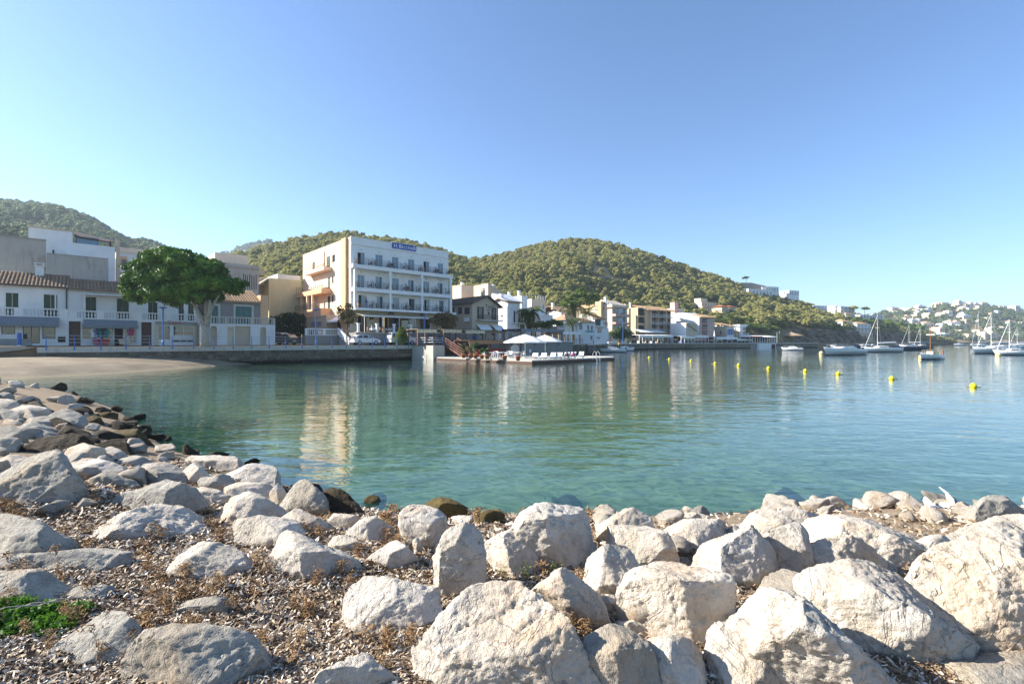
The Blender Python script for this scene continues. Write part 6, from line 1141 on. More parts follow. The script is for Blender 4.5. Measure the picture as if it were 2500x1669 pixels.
# upper pergola with cream blinds on the quay
def pergola(label, a, b, la, lb, zb, h, mat, canvas=None, name='pergola', n=2, beams=0, group='pergolas of the terrace bar'):
    t = thing(name, label, 'pergola', W(a, b, zb), ANG, group)
    for i in range(n + 1):
        for y_ in (0, lb): MB().box(la * i / n - .09, la * i / n + .09, y_ - .09, y_ + .09, 0, h).build('post', mat, t)
    for y_ in (0, lb): MB().box(-.3, la + .3, y_ - .08, y_ + .08, h, h + .2).build('beam', mat, t)
    k = beams or int(la / .7)
    for i in range(k + 1): MB().box(la * i / k - .04, la * i / k + .04, -.3, lb + .3, h + .2, h + .32).build('rafter', mat, t)
    if canvas: MB().box(-.2, la + .2, -.2, lb + .2, h + .325, h + .36).build('blind', canvas, t); MB().box(-.2, la + .2, -.24, -.205, h - .15, h + .33).build('valance', canvas, t)
    return t
def au(u, b): return on_plane(u, b)[0]
for k, (u0, u1, v, b, lab) in enumerate(((1020, 1062, 804, -2.2, 'first cream-roofed pergola bay above the landing block'), (1083, 1123, 804.5, -1.6, 'second cream-roofed pergola bay above the wooden steps'), (1137, 1180, 806.5, -1.0, 'third cream-roofed pergola bay in front of the gabled bar'), (1186, 1232, 808, -.6, 'fourth bare pergola bay right of the cream-roofed ones'))):
    a = au(u0, b); Y = on_plane(u0, b)[1]; pergola(lab, a, b, au(u1, b) - a, 2.6, 2.05, zat(v, Y) - 2.05 - .3, 'red_wood' if k == 0 else 'brown_wood', 'cream_canvas' if k < 3 else None, n=1)
a = au(1148, -9); pergola('long low brown pergola over the platform tables', a, -9, au(1272, -9) - a, 3.4, PZ, zat(831.5, on_plane(1200, -9)[1]) - PZ - .3, 'red_wood', 'brown_wood', n=3)
ct = thing('bar_counter', 'red bar counter under the low brown pergola', 'counter', W(au(1166, -7.5), -7.5, PZ), ANG); MB().box(0, 4.6, 0, .7, 0, 1.05).build('front', 'red_cloth', ct); MB().box(-.08, 4.68, -.1, .8, 1.05, 1.12).build('counter_top', 'brown_wood', ct)
c = W(au(1257, -8.4), -8.4, PZ); t = thing('arched_kiosk', 'white round-topped kiosk panel under the low pergola', 'kiosk', c, ANG); MB().prism([(-.9, 0), (.9, 0)] + [(.9 * math.cos(q), 1.0 + .75 * math.sin(q)) for q in np.linspace(0, math.pi, 9)], 0, .5, 'y').build('panel', 'white_plaster', t)
# parasols
def parasol(u, v_peak, Y, w_, hcan, label, base=PZ):
    zt = zat(v_peak, Y) - base; t = thing('parasol', label, 'parasol', ((u - CX) / FPX * Y, Y, base), ANG + R(20), 'big white parasols on the platform')
    MB().tube([(0, 0, 0), (0, 0, zt - .05)], .05, 8).build('pole', 'white_paint', t); MB().box(-.4, .4, -.4, .4, 0, .1).build('base_plate', 'light_concrete', t)
    n = 8; mb = MB(); rim = [(w_ / 2 * 1.04 * math.cos(2 * math.pi * (k + .5) / n), w_ / 2 * 1.04 * math.sin(2 * math.pi * (k + .5) / n), zt - hcan) for k in range(n)]; mid = [(x * .5, y * .5, zt - hcan * .42) for x, y, z in rim]
    vs = [(0, 0, zt)] + mid + rim + [(x, y, z - .14) for x, y, z in rim]; fs = []
    for k in range(n): j = (k + 1) % n; fs += [(0, 1 + k, 1 + j), (1 + k, 1 + n + k, 1 + n + j, 1 + j), (1 + n + k, 1 + 2 * n + k, 1 + 2 * n + j, 1 + n + j)]
    o = mb.add(vs, fs).build('canopy', 'white_canvas', t); m = o.modifiers.new('thickness', 'SOLIDIFY'); m.thickness = .02
    for k in range(n): MB().bar((0, 0, zt - hcan * 1.15), (rim[k][0] * .55, rim[k][1] * .55, zt - hcan * .55), .035).build('rib', 'white_paint', t)
parasol(1282, 815.5, 61, 5.4, 1.0, 'nearer big white parasol over the platform tables'); parasol(1331, 817, 69, 4.7, .95, 'farther big white parasol over the sun loungers')
# tables, chairs, loungers, pots
def on_pf(u, v): return G(u, v, PZ)
rs = random.Random(21)
for i, (x, y) in enumerate(((640, 1165), (820, 1165), (1040, 1165), (900, 1120), (1130, 1120), (760, 1120))):
    u, v = px('Z5', x, y + 30); c = on_pf(u, v); cafe_table(c, ANG, 'white_plastic', 'white table on the bathing platform under the pergola and parasol', 'white platform tables')
    for k in range(4):
        an = ANG + k * math.pi / 2 + rs.uniform(-.2, .2); q = c + Vector((math.cos(an), math.sin(an), 0)) * .85
        if (i + k) % 5: cafe_chair(q, an - math.pi / 2, 'white_plastic', 'white plastic armchair at a platform table', 'white platform chairs')
LG = {}
def lounger(c, rz, label, towel=None):
    key = towel
    if key not in LG:
        t = thing('sun_lounger', label, 'sun lounger', c, rz, 'sun loungers on the platform'); MB().box(-.32, .32, -.95, .35, .34, .39).build('seat', 'white_plastic', t); MB().prism([(.35, .34), (.35, .39), (.95, .84), (.97, .79)], -.32, .32, 'x').build('backrest', 'white_plastic', t)
        for y_ in (-.8, .3):
            for x_ in (-.3, .3): MB().tube([(x_, y_, .36), (x_, y_ - .08, .2), (x_, y_ + .02, 0)], .035, 6).build('leg', 'white_plastic', t)
        if towel: MB().box(-.3, .3, -.9, .34, .392, .42).build('towel', towel, t)
        LG[key] = t
    else: t = copy_tree(LG[key], None, c, rz, None, label)
    return t
for x, y, tw, lab in ((1250, 1215, 'red_cloth', 'lounger with a red and white towel left of the empty loungers'), (1370, 1215, None, 'empty white lounger with raised back nearest the platform corner'), (1500, 1205, None, 'empty white lounger right of the nearest raised one'), (1590, 1205, 'blue_cloth', 'lounger covered with a bright blue towel'), (1690, 1198, 'dark_cloth', 'lounger with a person in dark clothes lying on it'), (1780, 1192, 'magenta_cloth', 'lounger with a pink towel and person near the ladder'), (1890, 1185, None, 'empty white lounger nearest the bathing ladder')):
    u, v = px('Z5', x, y + 14); c = on_pf(u, v); lounger(c, ANG + R(-58), lab, tw)
    if 'person' in lab: person(c + Vector((0, 0, -.02)), ANG + R(-58), 'person in dark clothes lying on a lounger' if tw == 'dark_cloth' else 'person in a pink top lying on a lounger near the ladder', tw, tw, 'lie', 1.6)
def pot(c, label, plant, h=1.0, s=1.0):
    t = thing('flower_pot', label, 'flower pot', c, 0, 'pots along the platform edge'); t.scale = (s, s, s); MB().lathe([(.17, 0), (.24, .36), (.28, .38), (.28, .46), (.23, .46), (.2, .4)], n=12).build('pot', 'terracotta', t, True)
    if plant: share('plant', leaf_cloud([(0, 0, .46 + h * .35, .22, h * .4), (.1, .05, .46 + h * .75, .24, h * .3), (-.12, 0, .46 + h * .6, .2, h * .3)], 260, .1, int(c.x * 50) & 1023, .8, 'shrub_leaves', 'plant', None), t)
for x, y, pln, h, lab in ((290, 1195, 1, 1.2, 'leftmost potted plant beside the foot of the wooden steps'), (385, 1200, 1, 1.0, 'second potted plant from the wooden steps'), (455, 1205, 1, 1.3, 'third potted plant from the wooden steps'), (540, 1210, 1, .7, 'fourth potted plant from the wooden steps'), (610, 1212, 1, .7, 'fifth potted plant from the wooden steps'), (850, 1225, 0, 0, 'terracotta pot without plant in front of the white tables'), (1033, 1232, 0, 0, 'terracotta pot nearest the sun loungers')):
    pot(on_pf(*px('Z5', x, y)), lab, pln, h, 1.15)
c = on_pf(*px('Z5', 2120, 1212)); t = thing('bathing_ladder', 'steel bathing ladder at the edge of the platform', 'ladder', c, ANG)
for x_ in (-.3, .3): MB().tube([(x_, .5, 0), (x_, .45, .75), (x_, .2, .95), (x_, -.1, .7), (x_, -.15, -.8)], .035, 6).build('handrail', 'chrome', t)
for z_ in (-.1, -.4): MB().tube([(-.3, -.15, z_), (.3, -.15, z_)], .03, 6).build('rung', 'chrome', t)
person(W(au(1161, -1.2), -1.0, 2.05), ANG, 'person in a blue top standing under the third pergola bay', 'blue_cloth', 'dark_cloth'); person(W(au(1186, -1.2), -.4, 2.05), ANG + R(30), 'person in dark clothes by the fourth pergola bay', 'dark_cloth', 'blue_cloth'); person(on_pf(*px('Z5', 405, 1185)), ANG + R(20), 'person in white bending over behind the potted plants', 'white_cloth', 'dark_cloth', arms=[(-.3, -.1, -.2), (-.2, -.35, -.25), (.3, -.1, -.2), (.2, -.35, -.25)])
# bicycles parked along the quay
def ring(mb, c, r, rad, n=16, ax='y'):
    pts_ = [(c[0] + r * math.cos(2 * math.pi * k / n), c[1], c[2] + r * math.sin(2 * math.pi * k / n)) for k in range(n + 1)]; return mb.tube(pts_, rad, 5, False)
BK = []
def bicycle(c, rz, label, mat):
    if not BK:
        t = thing('bicycle', label, 'bicycle', c, rz, 'bicycles parked on the quay')
        for x_ in (-.52, .52): mb = MB(); ring(mb, (x_, 0, .34), .33, .022); [mb.bar((x_, 0, .34), (x_ + .32 * math.cos(k), 0, .34 + .32 * math.sin(k)), .008) for k in (0, .8, 1.6, 2.4, 3.2, 4.0, 4.8, 5.6)]; mb.build('wheel', 'rubber', t)
        mb = MB()
        for a, b in (((-.52, 0, .34), (-.1, 0, .3)), ((-.1, 0, .3), (-.22, 0, .85)), ((-.22, 0, .82), (.36, 0, .85)), ((-.1, 0, .3), (.36, 0, .8)), ((-.52, 0, .34), (-.2, 0, .78)), ((.52, 0, .34), (.36, 0, .95))): mb.tube([a, b], .022, 6)
        mb.build('frame', mat, t); MB().box(-.34, -.1, -.07, .07, .88, .94).build('saddle', 'black_plastic', t); MB().tube([(.3, -.26, 1.02), (.38, -.1, 1.0), (.38, .1, 1.0), (.3, .26, 1.02)], .018, 5).build('handlebar', 'dark_metal', t); BK.append(t)
    else: copy_tree(BK[0], None, c, rz, None, label)
for i, u in enumerate((1130, 1144, 1160, 1176, 1192, 1208, 1222, 1236)): bicycle(W(au(u, -2.2), -2.2 + (i % 2) * .3, 2.05), ANG + R(50 + 15 * (i % 3)), 'dark bicycle in the row parked along the quay railing', 'dark_metal')
# canopies right of the gabled bar
def canopy2(u0, u1, v, b, dep, mat, label, post, zb=2.06): a = au(u0, b); Y = on_plane(u0, b)[1]; return pergola(label, a, b, au(u1, b) - a, dep, zb, zat(v, Y) - zb - .3, post, mat, 'bar_canopy', 3, 6, 'canopies right of the gabled bar')
canopy2(1272, 1372, 803, -1.5, 4.5, 'grey_awning', 'dark grey flat canopy of the terrace bar behind the parasols', 'red_wood'); canopy2(1372, 1416, 810, -1.2, 4, 'white_canvas', 'white flat canopy with timber posts right of the dark canopy', 'pale_wood'); canopy2(1238, 1280, 808, 2.5, 3, 'white_canvas', 'white low canopy in front of the pediment house', 'white_paint')
# ------------------------------------------------------------------ vehicles
def car(loc, rz, label, paint, L=3.9, Wd=1.66, Hh=1.44, style='hatch', name='parked_car'):
    """nose towards +x"""
    t = thing(name, label, 'van' if style == 'van' else 'car', loc, rz, 'vehicles on the road'); k = L / 3.9; h = Hh / 1.44
    if style == 'van': prof = [(-1.93, .3), (-1.95, .9), (-1.92, 1.1), (-1.85, 1.38), (-1.6, 1.44), (.35, 1.44), (.62, 1.38), (1.12, .92), (1.75, .8), (1.93, .62), (1.95, .3)]; gl_ = [(-1.75, .92), (-1.68, 1.28), (.4, 1.3), (.6, 1.22), (.95, .92)]
    else: prof = [(-1.9, .3), (-1.95, .6), (-1.88, .92), (-1.5, 1.32), (-1.15, 1.43), (-.2, 1.44), (.25, 1.36), (.95, .95), (1.62, .8), (1.9, .6), (1.95, .3)]; gl_ = [(-1.55, .95), (-1.3, 1.28), (-.95, 1.36), (-.2, 1.37), (.2, 1.29), (.78, .95)]
    sc_ = lambda pts: [(x * k, z * h) for x, z in pts]
    body = sc_(prof); n = len(body); mb = MB(); wy = Wd / 2; vs = []
    for s in (-1, 1):
        for x, z in body: vs.append((x, s * wy * (1 - max(0, z / h - .9) * .38), z))
    fs = [tuple(range(n)), tuple(range(n, 2 * n))[::-1]] + [(i, i + n, (i + 1) % n + n, (i + 1) % n) for i in range(n)]
    mb.add(vs, fs).build('body', paint, t, bevel=.04)
    for s in (-1, 1):                                 # side glass, split by a pillar
        g = sc_(gl_); n2 = len(g); xm = .05 * k
        off = lambda x, z: (x, s * (wy * (1 - max(0, z / h - .9) * .38) + .012), z)
        MB().add([off(x, z) for x, z in g], [tuple(range(n2))]).build('side_window', 'shop_glass', t, fix=False)
        for xp in ((-.75, .1) if style == 'hatch' else (-.95, -.2)): MB().add([off(xp * k, .92 * h), off((xp + .09) * k, .92 * h), off((xp + .07) * k, 1.37 * h), off((xp - .01) * k, 1.37 * h)], [(0, 1, 2, 3)]).build('door_pillar', paint, t, fix=False).location = (0, s * .006, 0)
        for xw in (-1.2, 1.22):
            w_ = MB().tube([(xw * k, s * (wy - .19), .31), (xw * k, s * (wy + .012), .31)], .31, 16).build('wheel', 'rubber', t); MB().tube([(xw * k, s * (wy + .013), .31), (xw * k, s * (wy + .03), .31)], .19, 12).build('hub_cap', 'galvanised', w_)
        MB().box(1.78 * k, 1.93 * k, s * (wy - .38), s * (wy - .08), .62, .74).build('headlight', 'white_plastic', t); MB().box(-1.95 * k, -1.87 * k, s * (wy - .25), s * (wy - .06), .72, .95).build('tail_light', 'red_lamp', t); MB().box(.62 * k, .78 * k, s * (wy + .0), s * (wy + .18), .93, 1.05).build('wing_mirror', paint, t)
        MB().box(-.2 * k, .0, s * wy, s * (wy + .02), .78, .82).build('door_handle', 'grey_metal', t)
    b0 = [p for p in body]; i0 = 6 if style == 'hatch' else 6; a, b = b0[i0], b0[i0 + 1]; MB().add([(a[0] + .03, -wy * .72, a[1] + .005), (a[0] + .03, wy * .72, a[1] + .005), (b[0] + .0, wy * .8, b[1] + .03), (b[0], -wy * .8, b[1] + .03)], [(0, 1, 2, 3)]).build('windscreen', 'shop_glass', t, fix=False)
    a, b = b0[2], b0[3]; MB().add([(a[0] - .015, -wy * .78, a[1] + .04), (a[0] - .015, wy * .78, a[1] + .04), (b[0] - .012, wy * .7, b[1] - .02), (b[0] - .012, -wy * .7, b[1] - .02)], [(0, 1, 2, 3)]).build('rear_window', 'shop_glass', t, fix=False)
    for x_ in (-1.93, 1.9): MB().box(x_ * k - .05, x_ * k + .05, -wy + .05, wy - .05, .34, .5).build('bumper', paint, t); MB().box(x_ * k - .06, x_ * k + .06, -.26, .26, .5 if x_ < 0 else .38, .6 if x_ < 0 else .48).build('number_plate', 'white_plastic', t)
    return t
car(W(au(892, 2.6), 2.6, 2.08), ANG, 'white hatchback parked on the quay road in front of the hotel terrace', 'white_car')
car(W(au(980, 2.9), 2.9, 2.08), ANG, 'white high-roofed van parked right of the hatchback', 'white_car', 4.2, 1.75, 1.85, 'van', 'parked_van')
car(W(au(1082, 3.0), 3.0, 2.08), ANG, 'dark blue car parked behind the first pergola bay', 'blue_car', 4.0, 1.7, 1.42)
Y_ = 66.0; car(((690 - CX) / FPX * Y_, Y_, 2.1), ANG + R(120), 'black car seen from behind in the side street left of the hotel', 'black_car', 4.1, 1.75, 1.5); car(((679 - CX) / FPX * 75, 75, 2.5), ANG + R(120), 'white car in the side street behind the black car', 'white_car', 4.0, 1.7, 1.5)
# ------------------------------------------------------------------ boats and buoys
def hull(L, B, Hh, stern=.8, sheer=.25, n=14, flare=1.0, keel=.12):
    """boat hull, bow towards +x, waterline at z = 0"""
    V = []; m = 7
    for i in range(n + 1):
        t = i / n; x = -L / 2 + L * t; w_ = B / 2 * (stern + (1 - stern) * min(1, t * 2.4)) * (1 - max(0, (t - .45) / .55) ** 2.2) + .015; sh = Hh * (1 + sheer * max(0, (t - .4) / .6) ** 2)
        for j in range(m):
            q = j / (m - 1) * 2 - 1; a = abs(q); zz = -keel * (1 - max(0, t - .8) * 3) + (sh + keel) * a ** 1.6; y = math.copysign(w_ * (a ** .55) * (1 - (1 - flare) * (1 - a)), q)
            V.append((x + (.06 * L * (zz / Hh) * max(0, t - .6) * 2.5), y, zz))
    F_ = []
    for i in range(n):
        for j in range(m - 1): a = i * m + j; F_.append((a, a + 1, a + m + 1, a + m))
    F_.append(tuple(range(m))[::-1]); F_ += [(i * m, (i + 1) * m, (i + 1) * m + m - 1, i * m + m - 1) for i in range(n)]
    mb = MB(); mb.v = V; mb.f = F_; return mb
def boat(u, v, rz, label, kind, L, hullmat='gelcoat', mast=0, name=None, Y=None):
    Yb = Y or EYE * FPX / (v - CY); B = L * .32; Hh = .09 * L + .25
    t = thing(name or {'sail': 'sailing_boat', 'motor': 'motor_boat', 'rib': 'inflatable_boat', 'llaut': 'wooden_boat'}[kind], label, 'boat', ((u - CX) / FPX * Yb, Yb, 0), R(rz), 'boats moored in the bay')
    hull(L, B, Hh, .75 if kind != 'llaut' else .12, .3 if kind != 'llaut' else .5).build('hull', hullmat, t, True); hull(L * 1.004, B * 1.02, .1, .75 if kind != 'llaut' else .12, 0).build('boot_stripe', 'navy_paint', t, True)
    mb = MB(); mb.prism([(-L * .48, Hh * .97), (L * .48, Hh * 1.3), (L * .48, Hh * 1.34), (-L * .48, Hh * 1.01)], -.02, .02, 'y'); mb.build('rub_rail', 'varnish' if kind == 'llaut' else 'grey_metal', t)
    if kind == 'sail':
        MB().prism([(-L * .12, Hh), (L * .2, Hh * 1.1), (L * .12, Hh + .42), (-L * .05, Hh + .5), (-L * .12, Hh + .45)], -B * .28, B * .28, 'y').build('cabin', hullmat if hullmat == 'gelcoat' else 'gelcoat', t, bevel=.05); MB().prism([(-L * .04, Hh + .18), (L * .12, Hh + .2), (L * .1, Hh + .34), (-L * .04, Hh + .38)], -B * .285, B * .285, 'y').build('cabin_window', 'shop_glass', t)
    elif kind == 'motor':
        MB().prism([(-L * .2, Hh), (L * .28, Hh * 1.1), (L * .12, Hh + .5), (-L * .02, Hh + .62), (-L * .2, Hh + .3)], -B * .32, B * .32, 'y').build('deck_house', 'gelcoat', t, bevel=.06); MB().prism([(L * .02, Hh + .5), (L * .14, Hh + .42), (L * .06, Hh + 1.0), (-.02 * L, Hh + 1.0)], -B * .3, B * .3, 'y').build('windscreen', 'shop_glass', t)
        MB().box(-L * .53, -L * .47, -.2, .2, -.2, Hh + .3).build('outboard_motor', 'black_plastic', t, bevel=.05)
    elif kind == 'rib':
        for s in (-1, 1): MB().tube([(-L * .48, s * B * .42, Hh * .9), (L * .2, s * B * .42, Hh * .95), (L * .42, s * B * .18, Hh * 1.25), (L * .5, 0, Hh * 1.4)], B * .11, 8).build('tube', hullmat, t, True)
        MB().box(-L * .1, L * .05, -.3, .3, Hh * .6, Hh + .7).build('console', 'gelcoat', t); MB().box(-L * .53, -L * .46, -.2, .2, -.2, Hh + .35).build('outboard_motor', 'black_plastic', t)
    else:
        MB().prism([(-L * .1, Hh), (L * .18, Hh * 1.1), (L * .15, Hh + .5), (-L * .1, Hh + .45)], -B * .3, B * .3, 'y').build('cabin', 'pale_yellow', t); MB().box(L * .45, L * .49, -.05, .05, Hh, Hh + .55).build('stem_post', 'varnish', t); MB().box(-L * .46, -L * .42, -.05, .05, Hh, Hh + .7).build('stern_post', 'varnish', t)
    if mast:
        m_ = 'varnish' if kind == 'llaut' else 'white_paint'; mx = L * .12
        MB().tube([(mx, 0, Hh * .6), (mx, 0, Hh + mast)], [.06, .035], 7).build('mast', m_, t); MB().tube([(mx, 0, Hh + 1.1 if kind == 'sail' else Hh + mast * .62), (-L * .42, 0, Hh + 1.25 if kind == 'sail' else Hh + mast * .62)], .07, 6).build('boom', m_, t)
        if kind == 'sail': MB().tube([(mx - .1, 0, Hh + 1.22), (-L * .38, 0, Hh + 1.36)], [.16, .12], 8).build('furled_sail', 'white_canvas' if hullmat == 'gelcoat' else 'blue_canvas', t); mb = MB(); mb.tube([(L * .46, 0, Hh * 1.2), (mx, 0, Hh + mast * .95)], [.04, .025], 6); mb.build('furled_jib', 'white_canvas', t); mb = MB(); [mb.tube([(mx, s * B * .42, Hh), (mx, s * B * .2, Hh + mast * .6), (mx, 0, Hh + mast)], .018, 4) for s in (-1, 1)]; mb.tube([(-L * .47, 0, Hh), (mx, 0, Hh + mast)], .018, 4); mb.build('rigging', 'grey_metal', t); MB().tube([(mx, -B * .2, Hh + mast * .6), (mx, B * .2, Hh + mast * .6)], .03, 5).build('spreader', 'white_paint', t)
        else: MB().box(-L * .42, mx, -.5, .5, Hh + mast * .62 - .02, Hh + mast * .62 + .1).build('awning', 'white_canvas', t)
    mb = MB()
    for s in (-1, 1): mb.tube([(L * .05, s * B * .45, Hh + .55), (L * .35, s * B * .3, Hh * 1.25 + .5), (L * .5, 0, Hh * 1.3 + .5)], .02, 4); [mb.tube([(L * f_, s * B * w_, Hh), (L * f_, s * B * w_, Hh + .58)], .018, 4) for f_, w_ in ((.05, .45), (.2, .4), (.35, .3))]
    mb.build('guard_rail', 'chrome', t); return t
boat(2062, 866, 200, 'long white motor launch with outboard engine moored in the middle of the bay', 'motor', 10.0); boat(1936, 855.5, 160, 'small white cabin boat nearest the beach bar', 'motor', 5.2); boat(2278, 877, 195, 'white wooden fishing boat with varnished mast and rolled awning', 'llaut', 4.4, 'gelcoat', 4.6)
boat(2153, 859.5, 180, 'white sloop with a single tall mast left of the dark launches', 'sail', 9.0, 'gelcoat', 8.2); boat(2220, 854.6, 175, 'navy-hulled motor launch with white fenders', 'motor', 8.6, 'navy_paint'); boat(2252, 850, 185, 'navy-hulled yacht with a mast behind the navy launch', 'sail', 8.0, 'navy_paint', 7.5); boat(2226, 848, 170, 'distant yacht with an orange-brown mast by the rocky point', 'sail', 9.0, 'gelcoat', 9.5)
boat(2394, 848, 190, 'grey-hulled yacht with twin masts off the far shore', 'sail', 10.5, 'gelcoat', 15.5); boat(2432, 862.5, 185, 'large white yacht with a flybridge at the right edge', 'sail', 10, 'gelcoat', 7.8); boat(2475, 868, 170, 'white sailing boat hull cut by the right edge', 'sail', 6, 'gelcoat', 6.0, Y=88); boat(2452, 855, 190, 'white motor cruiser behind the large yacht at right', 'motor', 9.5); boat(2490, 850, 180, 'distant yacht mast at the far right', 'sail', 9, 'gelcoat', 7.4)
boat(2056, 850, 178, 'white motor boat with blue canopy behind the long launch', 'motor', 8.0); boat(2112, 849, 182, 'dark motor boat left of the white sloop', 'motor', 8.5, 'navy_paint'); boat(2130, 847, 175, 'small grey tender near the rocky shore', 'rib', 6.0, 'grey_metal'); boat(2345, 843.5, 180, 'tiny white boat off the far shore', 'motor', 8.0)
boat(1497, 857.5, 175, 'white motor boat with bimini lying at the old quay wall', 'motor', 6.0, Y=112); boat(1476, 852.5, 170, 'white launch moored behind the bimini boat at the old quay', 'motor', 6.5, Y=120); boat(1523, 853, 20, 'white boat with a yellow-clad figure near the boat shed', 'motor', 6.0, Y=128)
t = thing('bimini', 'white bimini sunshade over the motor boat at the old quay', 'sunshade', ((1497 - CX) / FPX * 112, 112, 0)); MB().prism([(-1.3, 2.3), (1.3, 2.3), (1.2, 2.42), (0, 2.5), (-1.2, 2.42)], -.9, .9, 'y').build('canopy', 'white_canvas', t)
for x_ in (-1, 1): MB().tube([(x_, -.7, .7), (x_ * .9, -.7, 2.3)], .03, 5).build('strut', 'chrome', t); MB().tube([(x_, .7, .7), (x_ * .9, .7, 2.3)], .03, 5).build('strut', 'chrome', t)
person(P(1511, 851, 113.5) * 1.0, R(160), 'person in a yellow life vest on the boat at the old quay', 'yellow_paint', 'dark_cloth')
def buoy(u, v, d, label, mat='yellow_plastic', group='yellow swimming buoys'):
    c = G(u, v, 0); t = thing('buoy', label, 'buoy', (c.x, c.y, 0), 0, group); r = d / 2; MB().lathe([(r * math.sin(q), r * .45 - r * math.cos(q)) for q in np.linspace(.05, 3.09, 9)], n=14).build('float', mat, t, True); MB().tube([(0, 0, r * 1.3), (0, 0, r * 1.75)], r * .14, 6).build('lug', mat, t); mb = MB(); mb.tube([(-d * 1.3, .05, .012), (-d * .4, 0, .015), (d * .4, 0, .015), (d * 1.1, -.1, .012)], .022, 5).build('rope', 'rope', t)
for i, (u, v) in enumerate(((2376, 945), (2177, 926), (2046, 914), (1966, 907), (1876, 900), (1803, 893), (1746, 888), (1687, 881), (1634, 877), (1585, 873), (1547, 870))):
    buoy(u, v, .31, ('nearest yellow buoy at the right', 'second nearest yellow buoy, left of the nearest') [i] if i < 2 else f'{("third", "fourth", "fifth", "sixth", "seventh", "eighth", "ninth", "tenth", "eleventh")[i - 2]} yellow buoy counted from the nearest one at the right')
for u, v, lab in ((2250, 875, 'pale mooring buoy at the bow of the wooden fishing boat'), (2005, 864, 'pale mooring buoy at the bow of the long launch'), (1916, 855, 'pale mooring buoy at the small cabin boat'), (2437, 868.5, 'pale mooring buoy below the large yacht'), (2393, 861.5, 'pale mooring buoy left of the large yacht')): buoy(u, v, .8, lab, 'pale_yellow', 'pale mooring buoys')
# ------------------------------------------------------------------ ficus, palms, shrubs
Yt = 49.0; tb_ = P(497, 842, Yt); t = thing('ficus_tree', 'broad dense green ficus tree on the quay in front of the shop houses', 'tree', tb_); m2 = lambda x, y: ((x / 4.612 + 300 - 497) / FPX * Yt, (842 - (y / 4.612 + 560)) / FPX * Yt)
rs = random.Random(3); bl = []
for x, y, r in ((180, 560, 150), (120, 640, 110), (210, 700, 130), (300, 440, 160), (420, 340, 150), (560, 310, 150), (700, 330, 140), (820, 380, 150), (380, 560, 170), (540, 500, 190), (700, 520, 190), (880, 520, 180), (1010, 460, 140), (1040, 620, 150), (1140, 600, 120), (1220, 640, 110), (900, 680, 150), (720, 700, 150), (560, 700, 150), (400, 720, 130), (1000, 740, 90), (860, 790, 70), (480, 790, 80), (150, 760, 80), (90, 420, 60), (290, 300, 70), (1270, 590, 60)):
    X, Z = m2(x, y); rr = r / 4.612 / FPX * Yt * .8; dmax = 3.0 * (1 - abs(X + 1.6) / 8); bl.append((X, rs.uniform(-.3, .3), Z, rr, rr * .85))
    for s in (-1, 1): bl.append((X + rs.uniform(-.4, .4), s * dmax * rs.uniform(.5, 1), Z - rs.uniform(0, .3), rr * .9, rr * .75))
share('crown', leaf_cloud(bl, 26000, .2, 5, .9, 'ficus_leaves', 'crown', .8, True), t)
mb = MB(); q = lambda x, y, d=0: (m2(x, y)[0], d, m2(x, y)[1])
mb.tube([q(925, 1320), q(930, 1240), q(935, 1150), q(935, 1080)], [.5, .34, .36, .34], 10); mb.tube([q(930, 1110), q(880, 1000), q(815, 870), q(760, 740)], [.3, .24, .18, .12], 9); mb.tube([q(935, 1100), q(925, 980, .3), q(900, 850, .5), q(880, 700, .6)], [.28, .24, .2, .12], 9); mb.tube([q(940, 1100), q(965, 980), q(1010, 860), q(1080, 740)], [.3, .22, .16, .1], 9); mb.tube([q(950, 1020), q(1000, 930, -.3), q(1020, 800, -.6)], [.24, .18, .12], 8); mb.build('trunk', 'pale_bark', t, True)
def frond_mesh(L, seed, droop=.9, n=14):
    rs = random.Random(seed); mb = MB(); pts_ = []
    for i in range(n + 1): s = i / n; pts_.append(Vector((L * s * (1 - .12 * s), 0, L * (.62 * s - droop * s * s))))
    mb.tube(pts_, [.05 * (1 - .8 * i / n) for i in range(n + 1)], 4)
    for i in range(2, n + 1):
        for k in range(2):
            p = pts_[i] + (pts_[i - 1] - pts_[i]) * .5 * k; w_ = .55 * L / 2.6 * (1 - abs(i / n - .45) * 1.1) + .12
            for s in (-1, 1): a = p + Vector((w_ * .45, s * w_, -.25 * w_)); mb.add([p + Vector((-.03, 0, 0)), p + Vector((.03, 0, .01)), a], [(0, 1, 2)])
    me = bpy.data.meshes.new('frond'); me.from_pydata(mb.v, [], mb.f); me.materials.append(M['palm_leaves']); return me
FR = [frond_mesh(2.6, k, d) for k, d in ((1, .55), (2, .85), (3, 1.25))]
def palm(u, vt, vb, Y, label, nf, s, z0=2.05, skirt=0):
    b = P(u, vb, Y); b.z = z0; zc = zat(vt, Y) - z0; t = thing('palm_tree', label, 'tree', b); MB().tube([(0, 0, 0), (.1, 0, zc * .5), (0, 0, zc)], [.28 * s, .22 * s, .3 * s], 8).build('trunk', 'bark', t); rs = random.Random(int(u))
    for i in range(nf):
        k = 0 if i < nf * .35 else (1 if i < nf * .7 else 2); o = share('frond', FR[k], t, (0, 0, zc), 0, (s, s, s)); o.rotation_euler = (rs.uniform(-.3, .3), -rs.uniform(0, .5) * (1 - k) + .15 * k, i * 2.4 + rs.uniform(-.2, .2))
        if skirt: o.scale = (s * .8, s * .8, s * 1.35); o.rotation_euler[1] += .3
